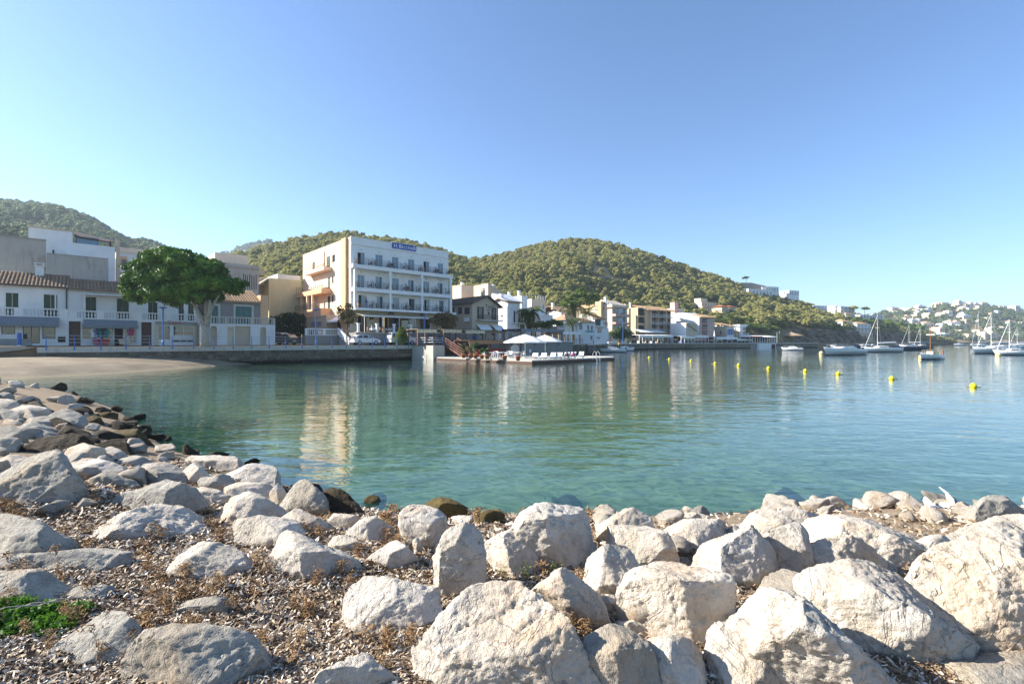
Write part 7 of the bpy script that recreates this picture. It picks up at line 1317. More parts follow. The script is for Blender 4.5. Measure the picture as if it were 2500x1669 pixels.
palm(1291, 765, 800, 100, 'dark bushy palm behind the bar canopy', 60, 1.9, 2.05, 1); palm(1398, 748, 790, 124, 'tall feathery palm rising behind the tiled roof', 46, 1.75); palm(1397, 788, 830, 108, 'small bright palm in front of the white corner house', 34, 1.05); palm(1433, 764, 800, 130, 'dry-fronded palm beside the tall feathery palm', 26, 1.5); palm(1753, 785, 810, 205, 'palm between the pink-fronted apartments and the villas', 30, 2.2, 6); palm(1783, 775, 800, 212, 'dry palm below the twin-towered villa', 30, 2.2, 8)
def bush(c, blobs, label, mat, nleaf, size, name='shrub', trunk=None):
    t = thing(name, label, 'shrub', c); share('foliage', leaf_cloud(blobs, nleaf, size, int(abs(c[0]) * 77) & 1023, .9, mat, 'foliage', .45, True), t)
    if trunk: mb = MB(); [mb.tube(p, r, 6) for p, r in trunk]; mb.build('stem', 'bark', t)
Yb = on_plane(848, .9)[1]; c = W(on_plane(848, .9)[0], .9, 2.06)
bush(c, [(-.6, 0, 3.9, .7, .9), (.2, .2, 4.3, .8, 1.0), (.6, -.1, 3.4, .8, .9), (-.1, 0, 3.2, .8, .7), (-1.0, 0, 4.7, .5, .6), (.1, 0, 5.2, .5, .5)], 'thin dry brown tree in front of the peach hotel corner', 'dry_leaves', 900, .16, 'dry_tree', [([(0, 0, 0), (-.1, 0, 1.5), (.05, 0, 2.8), (.2, 0, 4.4)], [.1, .08, .06, .02]), ([(0, 0, 1.9), (-.6, 0, 3.4), (-1.0, 0, 4.8)], [.06, .04, .01]), ([(0, 0, 2.3), (.7, 0, 3.6)], [.05, .01])])
c = W(on_plane(1083, 1.6)[0], 1.6, 2.06); bush(c, [(x, y, z, r, r * .8) for x, y, z, r in ((-1.6, 0, 3.6, .9), (-.6, .2, 4.2, 1.0), (.5, 0, 4.3, 1.1), (1.4, .1, 3.9, .9), (0, 0, 3.2, 1.1), (1.0, -.2, 2.9, .9), (.3, 0, 2.2, .8))], 'olive-brown dry shrub tree in front of the hotel right end', 'dry_leaves', 2600, .17, 'dry_tree', [([(0, 0, 0), (.1, 0, 1.4), (-.3, 0, 2.8), (-.9, 0, 4)], [.1, .08, .06, .02]), ([(.1, 0, 1.4), (.7, 0, 2.8), (1.2, 0, 3.8)], [.07, .05, .01])])
c = W(on_plane(978, .6)[0], .6, 2.0); bush(c, [(0, 0, 1.0, .75, .9), (.2, 0, 1.7, .6, .7), (.45, .1, .8, .6, .7), (-.4, 0, .7, .55, .6), (.1, 0, 2.3, .35, .4)], 'feathery green tamarisk bush in front of the white van', 'bright_pine_needles', 1800, .16, 'shrub', [([(0, 0, 0), (.1, 0, 1.6)], [.07, .02])])
c = P(690, 800, 82); c.z = 2.3
bush(c, [(x, y, z, 1.5, 1.2) for x, y, z in ((-3, 0, 2.5), (-1.5, 0, 3.4), (0, .5, 4.0), (1.5, 0, 4.2), (3, 0, 4.0), (-2.4, -.6, 1.3), (0, -.5, 2.0), (2, -.5, 2.4), (3.4, 0, 2.2))], 'dark green hedge-like shrubs at the head of the side street', 'shrub_leaves', 3200, .22)
c = W(on_plane(1515, 6)[0], 6, 2.06); bush(c, [(x, 0, z, 1.3, 1.0) for x, z in ((-1.6, 2.2), (0, 3.0), (1.5, 2.4), (0, 1.6))], 'dark round-headed tree by the cream apartment house', 'shrub_leaves', 1500, .25, 'small_tree', [([(0, 0, 0), (0, 0, 2)], [.15, .1])])
Yg = 136.0
for i, (x, y, s) in enumerate(((600, 460, 2.0), (760, 420, 2.3), (900, 480, 2.0), (990, 440, 1.8), (520, 520, 1.5))):
    u, v = px('Z6', x, y + 130); c = P(u, v, Yg + 12 + i); place_tree(PINES_B[i % 3], c, s * .38, i * 1.3, ('round bright green pine behind the tall feathery palm', 'largest bright green pine behind the palms', 'bright green pine left of the apartment chimney', 'bright green pine nearest the cream apartment roof', 'small bright pine at the left of the bright group')[i], 'bright pines behind the quay houses')
for i, (u, v, s, lab) in enumerate(((1320, 805, .9, 'dark creeper-like shrub on the grey lower wall'), (1352, 800, .8, 'grey-green shrub above the bar canopy'))): bush(P(u, v, 103), [(0, 0, 1, 1.4 * s, 1.1 * s), (1.2, 0, .7, 1.2 * s, .9 * s), (-1.2, 0, .8, 1.2 * s, s)], lab, 'shrub_leaves', 800, .2)
# ------------------------------------------------------------------ the boulders of the foreshore
def mat_rock(name, lo, hi, stain, lichen, warm=0.5, wet=True, stain_amt=0.6):
    s = N(name); p = s.pos(); oc = s.coord('Object'); oi = s.n('ObjectInfo')
    off = s.n('VectorMath', operation='ADD'); s.set(off.inputs[0], oc); sc_ = s.n('VectorMath', operation='SCALE'); s.set(sc_.inputs[0], oi.outputs['Location']); sc_.inputs['Scale'].default_value = 1.7; s.set(off.inputs[1], sc_.outputs[0])
    q = off.outputs[0]
    n1 = s.noise(q, 2.2, 6, 0.62, 0.4); n2 = s.noise(q, 9, 6, 0.68); n3 = s.noise(q, 1.1, 4, 0.55, 0.8); n4 = s.noise(q, 42, 5, 0.72)
    vo = s.n('TexVoronoi', feature='F1'); s.set(vo.inputs['Vector'], q); vo.inputs['Scale'].default_value = 26
    c = s.mix(s.ramp(n1, [(0.3, 0.0), (0.7, 1.0)]), hexc(lo), hexc(hi))
    c = s.mix(s.math('MULTIPLY', s.ramp(n3, [(0.52, 0.0), (0.68, 1.0)]), warm), c, hexc(stain))
    c = s.mix(s.math('MULTIPLY', s.ramp(n2, [(0.52, 0.0), (0.72, 1.0)]), stain_amt), c, hexc(lichen))
    c = s.mix(s.ramp(n4, [(0.25, 0.45), (0.5, 0.0)]), c, tuple(x * 0.55 for x in hexc(lo)[:3]) + (1,))
    nc = s.noise(q, 3.1, 4, 0.6, 1.1); crack = s.ramp(s.math('ABSOLUTE', s.math('SUBTRACT', nc, 0.5)), [(0.0, 0.42), (0.02, 0.0)]); nb2 = s.noise(q, 0.9, 3, 0.5)
    c = s.mix(s.math('MULTIPLY', crack, s.ramp(nb2, [(0.45, 0.0), (0.6, 1.0)])), c, hexc('#4a4238')); c = s.mix(s.ramp(s.noise(q, 4.6, 5, 0.7), [(0.56, 0.0), (0.74, 0.45)]), c, hexc('#7b7566'))
    if wet:
        sp = s.n('SeparateXYZ'); s.set(sp.inputs[0], p); zz = s.math('ADD', sp.outputs[2], s.math('MULTIPLY', s.math('SUBTRACT', n1, 0.5), 0.35))
        c = s.mix(s.ramp(zz, [(0.03, 1.0), (0.17, 0.0)]), c, hexc('#2b251b'))
    pit = s.ramp(vo.outputs['Distance'], [(0.0, 0.0), (0.35, 1.0)])
    h = s.math('ADD', s.math('MULTIPLY', n2, 1.0), s.math('MULTIPLY', n4, 0.6)); h = s.math('SUBTRACT', h, s.math('MULTIPLY', crack, 0.35))
    s.fin(c, 0.92, s.bump(h, 1.0, 0.032), spec=0.2)
mat_rock('pale_limestone', '#b5aa99', '#d8cec0', '#caa87e', '#938e83')
mat_rock('grey_limestone', '#918b80', '#b9b2a4', '#b0946e', '#74716a', 0.4)
mat_rock('warm_limestone', '#bbae9b', '#dacebc', '#c9a277', '#968d80', 0.5)
mat_rock('wet_rock', '#2f2921', '#4b4234', '#4a3d26', '#23201a', 0.4)
mat_rock('algae_rock', '#4b4029', '#6b5c38', '#2d2a1a', '#3a3a1e', 0.4, False)
ZR = {'A': (0, 1100, 2.756), 'B': (500, 1100, 2.756), 'C': (1000, 1200, 3.343), 'D': (1400, 1200, 3.343), 'E': (1900, 1180, 3.207), 'L': (0, 840, 3.915)}
pl, gy, wm, wt, al = 'pale_limestone', 'grey_limestone', 'warm_limestone', 'wet_rock', 'algae_rock'
ROCKS = [  # zone, outline, material, height share, pits, label
 ('L', [(0,1240),(180,1150),(400,1030),(545,1000),(600,1035),(620,1130),(660,1250),(700,1340),(715,1440),(640,1500),(430,1520),(180,1490),(0,1480),(-120,1400)], gy, .7, 0, 'large wedge-shaped grey boulder with a pointed peak at the left edge'),
 ('A', [(-90,480),(0,430),(130,450),(240,520),(360,545),(410,590),(390,625),(200,690),(60,740),(-90,745)], gy, .6, 0, 'low grey boulder half out of frame below the pointed wedge boulder'),
 ('A', [(60,800),(200,720),(350,690),(480,670),(600,660),(700,670),(748,710),(735,800),(690,840),(600,855),(430,830),(300,800),(100,830)], gy, .6, 0, 'long low grey boulder sloping down to the left above the green succulents'),
 ('A', [(-120,850),(0,840),(120,800),(260,790),(330,820),(400,880),(420,910),(360,960),(200,1030),(0,1060),(-120,1060)], gy, .6, 0, 'rounded grey boulder directly behind the green succulent patch'),
 ('A', [(480,970),(600,930),(720,910),(800,920),(825,950),(790,985),(700,1000),(640,1025),(560,1010)], gy, .6, 0, 'small low stone beside the top of the green succulent patch'),
 ('A', [(320,1460),(350,1370),(440,1290),(560,1210),(660,1130),(760,1090),(860,1100),(950,1110),(995,1140),(985,1190),(930,1240),(830,1300),(700,1360),(560,1400),(430,1440)], gy, .55, 0, 'long smooth grey stone lying diagonally just below the green succulents'),
 ('A', [(870,1390),(960,1320),(1010,1270),(1100,1240),(1230,1200),(1370,1195),(1470,1220),(1560,1270),(1650,1290),(1720,1330),(1715,1420),(1680,1568),(1640,1660),(1160,1660),(1120,1500),(1000,1430)], gy, .6, .4, 'rough pitted grey boulder at the bottom edge, left of the seaweed litter'),
 ('A', [(1670,1200),(1720,1165),(1780,1160),(1805,1190),(1790,1230),(1720,1250),(1670,1240)], gy, .7, 0, 'small round pale stone alone on the dry seaweed litter'),
 ('A', [(1130,1050),(1200,1000),(1300,1010),(1380,970),(1500,960),(1560,990),(1575,1040),(1520,1080),(1400,1090),(1330,1130),(1250,1110),(1190,1080)], gy, .5, .3, 'crumbly half-buried stone in the middle of the seaweed litter'),
 ('A', [(1150,800),(1200,720),(1260,650),(1370,615),(1480,620),(1560,640),(1610,690),(1650,760),(1670,800),(1600,845),(1480,865),(1380,850),(1200,830)], pl, .7, .2, 'domed pale boulder standing alone in the seaweed litter'),
 ('A', [(580,610),(680,550),(800,500),(960,430),(1100,390),(1240,360),(1320,360),(1370,420),(1385,490),(1350,560),(1310,620),(1180,620),(1000,600),(830,590),(700,610)], pl, .6, .2, 'long wedge-shaped pale boulder tapering down to its left end'),
 ('A', [(750,390),(790,330),(870,280),(900,220),(1000,195),(1100,190),(1190,215),(1250,260),(1310,330),(1290,380),(1100,400),(950,410),(840,420)], gy, .7, .2, 'broad rough grey boulder directly behind the long wedge-shaped pale boulder'),
 ('A', [(490,220),(560,170),(640,125),(740,115),(830,150),(880,190),(870,215),(780,225),(650,215),(560,235)], gy, .6, 0, 'low tan-grey boulder immediately right of the pointed wedge boulder'),
 ('A', [(870,190),(940,140),(990,100),(1080,80),(1160,110),(1220,160),(1225,205),(1100,210),(980,215),(900,225)], gy, .7, 0, 'brownish grey boulder with a peaked top behind the broad rough boulder'),
 ('A', [(430,60),(560,50),(680,50),(760,80),(870,120),(860,150),(740,140),(640,145),(540,175),(470,185),(445,130)], pl, .6, .2, 'pale layered slab behind the peak of the wedge boulder'),
 ('A', [(1205,130),(1240,80),(1320,80),(1370,120),(1385,180),(1350,220),(1240,215)], wm, .7, 0, 'squarish brown-stained block between grey boulders near the cove corner'),
 ('A', [(1250,60),(1330,35),(1420,25),(1500,50),(1580,90),(1610,110),(1560,135),(1480,140),(1440,130),(1350,95)], pl, .7, 0, 'pale pointed boulder at the water edge of the cove corner'),
 ('A', [(1420,160),(1520,130),(1620,95),(1740,85),(1800,105),(1830,150),(1835,220),(1760,225),(1680,215),(1580,215),(1480,190)], pl, .7, 0, 'large flat-topped pale boulder beside the orange reflection in the water'),
 ('A', [(1330,210),(1370,180),(1430,180),(1470,215),(1480,260),(1420,270),(1350,255)], gy, .8, 0, 'small smooth round grey stone below the flat-topped pale boulder'),
 ('A', [(790,60),(830,40),(900,30),(960,50),(1000,75),(960,105),(880,100),(820,85)], gy, .6, 0, 'small flat grey stone near the water behind the layered slab'),
 ('A', [(1500,270),(1540,230),(1600,210),(1700,205),(1790,210),(1830,250),(1860,310),(1840,360),(1700,350),(1600,330),(1530,310)], wm, .7, 0, 'cream-coloured boulder in front of the flat-topped pale boulder'),
 ('A', [(1450,390),(1500,340),(1600,290),(1660,260),(1750,310),(1870,370),(1920,410),(1860,450),(1700,460),(1620,500),(1560,505),(1480,450)], wm, .6, .2, 'broad low cream boulder with a dark shaded hollow at its top'),
 ('A', [(1260,240),(1330,230),(1420,270),(1500,270),(1545,310),(1520,340),(1480,370),(1400,340),(1300,300)], wm, .6, 0, 'small tan stones wedged left of the broad cream boulder'),
 ('B', [(235,480),(290,430),(400,405),(520,430),(600,470),(660,520),(640,580),(560,600),(470,655),(390,640),(340,590),(290,560)], pl, .7, .1, 'pale angular boulder with a bright pointed left corner'),
 ('B', [(440,240),(480,215),(520,240),(550,300),(545,370),(500,380),(460,340)], wm, .8, 0, 'narrow tan stone leaning on the peaked grey boulder at the water'),
 ('B', [(540,330),(555,260),(600,210),(655,185),(710,210),(760,270),(830,300),(850,400),(780,430),(680,410),(580,400)], gy, .8, .1, 'peaked grey boulder at the waterline next to the dark wet rock'),
 ('B', [(770,260),(830,245),(900,280),(960,320),(1050,380),(1000,420),(900,430),(850,400),(840,330)], wt, .7, 0, 'dark wet rock sloping into the water beside the peaked grey boulder'),
 ('B', [(530,430),(600,380),(660,375),(740,420),(800,460),(840,530),(820,560),(740,560),(660,540),(600,470)], pl, .7, .2, 'triangular pale boulder just below the peaked grey boulder'),
 ('B', [(400,790),(420,740),(470,705),(560,740),(610,775),(560,820),(480,840),(420,825)], gy, .7, 0, 'small grey stone tucked against the lower left of a ridged boulder'),
 ('B', [(460,670),(520,600),(600,545),(650,540),(720,570),(780,630),(880,690),(980,700),(1020,750),(1035,825),(960,870),(890,865),(800,820),(720,790),(610,775),(540,730)], pl, .65, .1, 'long ridged pale boulder sloping down to the right in the litter'),
 ('B', [(785,440),(860,415),(950,420),(1020,440),(1000,490),(900,530),(830,510)], pl, .6, .2, 'low crusty pale stone behind the smooth flat slab'),
 ('B', [(840,560),(900,510),(1000,460),(1100,430),(1180,430),(1260,440),(1310,470),(1310,520),(1270,570),(1200,600),(1140,620),(1050,600),(940,580)], pl, .6, 0, 'smooth flat pale slab with a rounded knob at its right end'),
 ('B', [(820,640),(870,590),(950,555),(1040,580),(1100,620),(1110,670),(1020,690),(900,690)], wm, .5, .3, 'low crumbly cream rock below the smooth flat slab'),
 ('B', [(1110,680),(1170,650),(1230,630),(1300,610),(1400,620),(1450,700),(1440,780),(1370,810),(1260,780),(1220,730),(1150,710)], pl, .65, .4, 'rough knobbly pale rock left of the tall upright block'),
 ('B', [(1240,590),(1300,550),(1390,545),(1400,590),(1340,615),(1260,615)], pl, .7, .2, 'small pale rock perched behind the rough knobbly rock'),
 ('B', [(1395,590),(1450,580),(1465,640),(1440,700),(1410,670)], wm, .9, 0, 'small upright cream stone beside the tall upright block'),
 ('B', [(1320,440),(1380,390),(1440,365),(1520,400),(1590,450),(1615,490),(1560,570),(1520,660),(1470,640),(1420,560),(1340,470)], pl, .7, .1, 'rounded pale boulder with a brown flank near the middle waterline'),
 ('B', [(1430,350),(1490,300),(1570,290),(1640,310),(1700,350),(1760,390),(1720,430),(1640,460),(1600,450),(1520,400)], al, .7, .3, 'brown weed-covered rock rising from the water in the middle'),
 ('B', [(1065,335),(1100,300),(1140,290),(1190,320),(1170,350),(1080,350)], al, .7, 0, 'small brown rock tip awash by the dark wet rock'),
 ('B', [(1630,450),(1700,425),(1800,430),(1850,470),(1830,500),(1700,500)], pl, .6, .2, 'low crusted grey stone behind the tall upright block'),
 ('B', [(1770,430),(1830,395),(1929,390),(2000,420),(2010,480),(1900,500),(1850,480)], al, .7, .4, 'knobbly brown rock at the waterline left of the cratered boulder'),
 ('C', [(180,420),(200,340),(240,270),(320,265),(420,270),(540,295),(590,350),(605,450),(600,580),(560,680),(500,740),(400,810),(300,850),(220,830),(200,700),(180,570)], pl, .85, .3, 'tall upright block-shaped pale boulder with a shaded hollow in its face'),
 ('B', [(965,920),(1020,890),(1120,880),(1250,900),(1400,940),(1540,970),(1600,990),(1580,1040),(1500,1080),(1450,1180),(1390,1230),(1330,1245),(1240,1210),(1150,1150),(1080,1100),(1020,1030),(975,980)], pl, .6, .4, 'wedge-shaped pale boulder pointing right, left of the largest boulder'),
 ('B', [(660,1600),(760,1500),(880,1420),(1000,1370),(1090,1350),(1130,1400),(1160,1450),(1220,1480),(1280,1520),(1330,1570),(1350,1650),(660,1650)], pl, .55, .3, 'pale low rock rising out of the bottom edge in the litter'),
 ('B', [(1190,870),(1240,840),(1300,870),(1310,910),(1230,910)], gy, .6, 0, 'small grey stone just above the wedge-shaped boulder pointing right'),
 ('C', [(110,1040),(160,990),(250,900),(330,830),(450,780),(600,760),(760,760),(920,780),(1080,830),(1180,890),(1290,980),(1350,1060),(1400,1150),(1430,1300),(1470,1420),(1530,1568),(1550,1680),(230,1680),(180,1450),(150,1250),(130,1150)], pl, .6, .08, 'largest pale boulder filling the bottom edge of the picture'),
 ('C', [(950,730),(1010,670),(1090,610),(1180,605),(1280,620),(1380,680),(1480,770),(1550,860),(1600,1000),(1600,1090),(1510,1100),(1410,1130),(1330,1050),(1240,960),(1180,910),(1080,850),(960,790)], pl, .8, .2, 'tall rounded boulder with a shaded right side behind the largest boulder'),
 ('C', [(805,300),(820,200),(835,110),(880,105),(950,130),(1060,125),(1160,140),(1260,180),(1340,190),(1400,160),(1460,190),(1500,260),(1525,380),(1520,480),(1430,580),(1320,620),(1200,600),(1050,540),(960,420),(810,330)], pl, .85, .8, 'big cratered boulder full of dark holes at the waterline'),
 ('C', [(600,350),(680,330),(790,310),(880,330),(960,400),(1010,500),(1060,580),(1070,640),(990,690),(900,680),(740,630),(620,440)], pl, .65, .1, 'tan boulder leaning below the left flank of the cratered boulder'),
 ('C', [(1430,640),(1450,570),(1540,490),(1650,430),(1740,430),(1830,500),(1900,590),(1880,640),(1790,720),(1740,810),(1660,840),(1560,830),(1470,750)], wm, .8, .1, 'egg-shaped cream boulder right of the cratered boulder'),
 ('C', [(1650,430),(1660,330),(1740,290),(1800,255),(1900,290),(2000,340),(2080,420),(2140,550),(2140,630),(2000,640),(1900,620),(1850,520),(1760,440)], wm, .75, .2, 'sloping tan boulder behind the egg-shaped cream boulder'),
 ('C', [(1540,300),(1640,240),(1780,190),(1880,120),(1940,110),(1980,150),(1990,210),(2000,270),(1990,330),(1900,330),(1800,330),(1680,370),(1560,410),(1530,380)], pl, .7, .2, 'pale waterline boulder rising to a point at its right end'),
 ('C', [(1525,220),(1560,180),(1620,168),(1680,195),(1660,260),(1530,310)], gy, .8, .3, 'small crusty grey rock at the waterline right of the cratered boulder'),
 ('C', [(1560,850),(1610,820),(1670,850),(1710,910),(1690,970),(1620,980),(1590,920)], wm, .8, 0, 'small tan cobble in the shade of the tall rounded boulder'),
 ('C', [(1420,1230),(1560,1190),(1720,1100),(1800,1110),(1900,1200),(1900,1310),(1990,1450),(2010,1568),(2010,1680),(1530,1680),(1470,1430)], gy, .35, 0, 'flat shaded slab lying right of the largest boulder at the bottom edge'),
 ('C', [(1715,1090),(1760,1040),(1850,1030),(1960,1040),(2030,1090),(2040,1150),(1930,1190),(1880,1180),(1780,1150)], wm, .7, .1, 'small lit ledge of rock above the flat shaded slab'),
 ('C', [(1840,1310),(1880,1200),(2000,1150),(2120,1140),(2240,1170),(2330,1270),(2400,1400),(2480,1568),(2500,1680),(2000,1680),(1980,1440)], pl, .6, .2, 'grey-white ridged boulder at the bottom edge right of the shaded slab'),
 ('D', [(415,800),(430,720),(500,650),(600,605),(700,615),(800,645),(900,670),(1010,710),(1080,760),(1180,870),(1250,940),(1265,990),(1200,1080),(1110,1190),(1060,1240),(960,1190),(860,1160),(700,1100),(640,1030),(580,930),(470,870)], wm, .75, .5, 'rounded cream boulder with a rough brown broken face'),
 ('D', [(660,290),(720,230),(860,210),(1000,215),(1140,225),(1260,225),(1310,260),(1200,330),(1100,400),(1040,450),(900,460),(800,470),(700,350)], pl, .5, 0, 'wide flat pale boulder at the waterline with litter below it'),
 ('D', [(870,225),(920,180),(960,162),(1010,185),(1060,220),(1000,245)], wm, .8, 0, 'small pointed tan rock on the wide flat waterline boulder'),
 ('D', [(1040,480),(1060,400),(1130,340),(1240,300),(1320,250),(1410,245),(1480,310),(1550,390),(1600,500),(1590,560),(1700,640),(1680,690),(1520,720),(1400,760),(1290,760),(1200,710),(1100,630)], pl, .75, .2, 'large white rounded boulder with a shaded right flank'),
 ('D', [(950,665),(1080,625),(1200,690),(1310,750),(1290,830),(1190,800),(1050,720)], wm, .6, 0, 'low tan rock wedged under the large white rounded boulder'),
 ('D', [(1395,220),(1420,170),(1470,145),(1600,155),(1700,170),(1800,220),(1880,290),(1780,300),(1650,350),(1570,390),(1480,320)], wm, .7, .3, 'pinkish boulder with a dark crusted top at the right waterline'),
 ('D', [(1630,150),(1680,120),(1750,118),(1850,145),(2000,165),(2005,190),(1920,230),(1870,260),(1800,230),(1730,170)], pl, .7, .1, 'flat pale rock with brown weed on its side at the waterline'),
 ('D', [(1580,390),(1650,310),(1780,245),(1850,270),(1910,340),(1920,450),(1910,600),(1920,690),(1860,700),(1720,660),(1620,530)], pl, .85, .1, 'white upright boulder half covered by a round shadow'),
 ('D', [(1290,780),(1330,740),(1500,700),(1640,650),(1760,680),(1880,760),(2000,900),(2140,1040),(2240,1180),(2330,1320),(2430,1480),(2500,1640),(2420,1660),(2260,1640),(1960,1420),(1800,1270),(1640,1150),(1500,1120),(1400,1020),(1390,950),(1320,850)], pl, .6, .4, 'long pitted white boulder sloping down to the bottom right'),
 ('D', [(1075,1300),(1100,1220),(1190,1090),(1240,1010),(1300,1000),(1400,1040),(1490,1110),(1600,1170),(1720,1260),(1880,1370),(1960,1420),(2080,1560),(2140,1680),(1240,1680),(1200,1560),(1150,1450),(1090,1380)], pl, .65, .2, 'pointed cream and white boulder at the bottom edge left of the long pitted one'),
 ('E', [(210,300),(250,260),(350,230),(480,240),(580,280),(760,300),(900,330),(1000,360),(1060,390),(1100,470),(1150,560),(1090,620),(960,660),(880,640),(720,580),(560,510),(470,440),(330,400),(260,380)], wm, .6, .2, 'long cream and pink boulder running back to the concrete block'),
 ('E', [(240,470),(260,410),(340,385),(440,410),(520,480),(580,570),(640,640),(760,660),(800,690),(760,730),(640,750),(520,740),(400,740),(320,750),(250,710),(245,600)], wm, .8, .9, 'rusty brown honeycombed boulder with a hollow broken face'),
 ('E', [(520,480),(620,520),(760,590),(920,650),(880,710),(780,720),(640,680)], gy, .7, 0, 'narrow shaded stone behind the rusty honeycombed boulder'),
 ('E', [(290,760),(420,740),(620,740),(780,700),(900,660),(1000,650),(1100,710),(1200,770),(1300,850),(1350,900),(1400,1010),(1480,1150),(1490,1280),(1480,1390),(1420,1420),(1300,1390),(1180,1340),(980,1250),(820,1160),(640,1010),(480,900),(360,830)], pl, .7, .1, 'large smooth wedge-shaped beige boulder with a red scrape mark'),
 ('E', [(1170,500),(1300,400),(1450,330),(1560,280),(1700,270),(1929,265),(2050,280),(2050,440),(1850,420),(1650,450),(1520,480),(1430,530),(1310,530)], wm, .6, .1, 'flat cream rock behind the white bag at the right edge'),
 ('E', [(1500,250),(1580,190),(1660,130),(1740,95),(1800,110),(1870,180),(1929,240),(1990,280),(1929,300),(1700,300),(1560,285)], gy, .8, .2, 'grey-brown peaked boulder at the water on the far right'),
 ('E', [(1030,650),(1150,580),(1280,530),(1420,520),(1540,430),(1660,390),(1800,370),(1929,360),(2050,400),(2120,700),(2120,1400),(1929,1400),(1860,1280),(1800,1130),(1700,1010),(1560,910),(1380,840),(1260,800),(1130,720)], wm, .75, .2, 'huge smooth cream boulder filling the right edge'),
 ('E', [(1240,1370),(1450,1400),(1600,1410),(1770,1420),(1800,1350),(1860,1300),(2050,1300),(2050,1700),(1550,1700),(1500,1560),(1400,1460)], gy, .4, 0, 'flat beige slab in the bottom right corner'),
 ('E', [(1040,390),(1200,390),(1320,410),(1300,470),(1300,530),(1180,570),(1120,550),(1090,450)], wm, .6, .1, 'small tan rock in front of the white bag'),
 ('L', [(-60,450),(0,450),(50,450),(100,485),(80,510),(-60,515)], gy, .7, 0, 'farthest grey boulder at the left edge by the beach'),
 ('L', [(150,515),(200,490),(280,485),(330,510),(345,540),(290,558),(240,562),(190,540)], wt, .7, 0, 'farthest dark boulder of the breakwater near the beach'),
 ('L', [(-40,540),(60,505),(120,520),(160,560),(175,600),(130,635),(60,620),(-40,600)], wm, .7, 0, 'pinkish tan boulder at the left edge near the beach'),
 ('L', [(150,640),(200,580),(290,570),(380,590),(430,630),(440,690),(380,700),(260,670),(200,670)], wm, .7, .2, 'ochre layered boulder in the far left rock pile'),
 ('L', [(250,560),(300,540),(400,545),(460,570),(500,610),(490,650),(420,640),(340,585)], wt, .7, .2, 'dark crusted rock behind the ochre layered boulder'),
 ('L', [(210,710),(220,640),(270,605),(340,650),(400,690),(330,720),(260,725)], gy, .7, 0, 'grey rock in front of the ochre layered boulder'),
 ('L', [(-40,600),(60,600),(120,640),(190,700),(100,720),(40,705),(-40,690)], gy, .7, 0, 'smooth brown-grey boulder at the left edge in the far pile'),
 ('L', [(430,690),(500,630),(590,605),(650,615),(720,670),(760,740),(770,785),(700,785),(600,740),(500,710)], gy, .7, .1, 'greenish grey boulder sloping towards the water in the far pile'),
 ('L', [(660,630),(720,600),(790,595),(820,620),(850,660),(800,695),(740,705)], wt, .8, 0, 'dark angular rock on the water side of the far pile'),
 ('L', [(770,735),(800,690),(860,675),(930,675),(960,710),(970,745),(910,765),(840,755)], al, .8, 0, 'weedy brown rock standing in the water nearest the dark angular rock'),
 ('L', [(920,670),(980,640),(1040,635),(1090,650),(1100,680),(1050,705),(980,705)], al, .8, 0, 'outermost weedy rock standing in the water'),
 ('L', [(200,745),(260,700),(340,680),(420,690),(500,690),(540,740),(530,790),(460,790),(380,760),(280,750)], gy, .6, 0, 'long flat grey rock in the middle of the far pile'),
 ('L', [(480,690),(560,690),(640,730),(670,760),(600,795),(550,800),(520,750)], wt, .7, 0, 'blackish rock in a gap of the far pile'),
 ('L', [(110,800),(180,750),(260,735),(340,735),(420,760),(520,790),(620,830),(640,855),(560,875),(450,905),(320,905),(210,890),(150,840)], gy, .6, .1, 'broad grey boulder with a pale rim in the left pile'),
 ('L', [(-60,770),(60,765),(120,790),(180,830),(205,870),(180,915),(100,930),(30,920),(-60,900)], gy, .75, .1, 'rounded tan-grey boulder at the left edge beside the broad pale-rimmed one'),
 ('L', [(570,805),(640,760),(700,755),(760,800),(850,830),(940,880),(980,910),(930,940),(840,920),(760,870),(680,840)], wt, .6, 0, 'long dark rock slanting to the water above the smooth dark slab'),
 ('L', [(220,990),(260,950),(380,910),(500,865),(600,835),(680,840),(760,890),(850,930),(940,990),(900,1020),(760,1020),(640,1030),(560,1050),(430,1060),(300,1060),(230,1030)], wt, .6, 0, 'big smooth dark brown slab in the left rock pile'),
 ('L', [(850,820),(930,805),(1020,815),(1100,850),(1170,880),(1150,910),(1050,915),(970,910),(930,880)], wt, .6, .2, 'flat dark rock between the long dark rock and the wet point'),
 ('L', [(1110,840),(1160,800),(1230,800),(1330,840),(1395,870),(1370,915),(1260,935),(1210,925),(1170,890)], al, .7, .1, 'rounded brown rock furthest out in the water of the left pile'),
 ('L', [(915,960),(960,910),(1050,890),(1150,895),(1200,920),(1230,990),(1270,1050),(1230,1065),(1160,1055),(1060,1020),(960,1010)], wt, .7, 0, 'blocky black rock at the water right of the smooth dark slab'),
 ('L', [(605,1015),(640,980),(740,950),(810,935),(880,970),(940,1010),(940,1040),(860,1060),(860,1090),(740,1100),(640,1090),(615,1060)], wm, .75, .1, 'split cream boulder in front of the smooth dark slab'),
 ('L', [(950,1035),(1000,990),(1050,970),(1120,1000),(1180,1050),(1150,1080),(1080,1115),(1020,1070)], wm, .8, 0, 'cream rounded stone in front of the blocky black rock'),
 ('L', [(-60,1090),(100,1065),(200,1070),(300,1060),(320,1085),(220,1130),(100,1190),(-60,1240)], pl, .6, 0, 'pale bluish slab behind the wedge boulder at the left edge'),
 ('L', [(870,1060),(950,1040),(1010,1070),(1000,1110),(900,1105)], wm, .6, .2, 'small tan rubble stone below the split cream boulder'),
 ('L', [(-40,960),(30,970),(70,1010),(50,1055),(-40,1065)], gy, .8, 0, 'small rounded boulder at the left edge left of the smooth dark slab'),
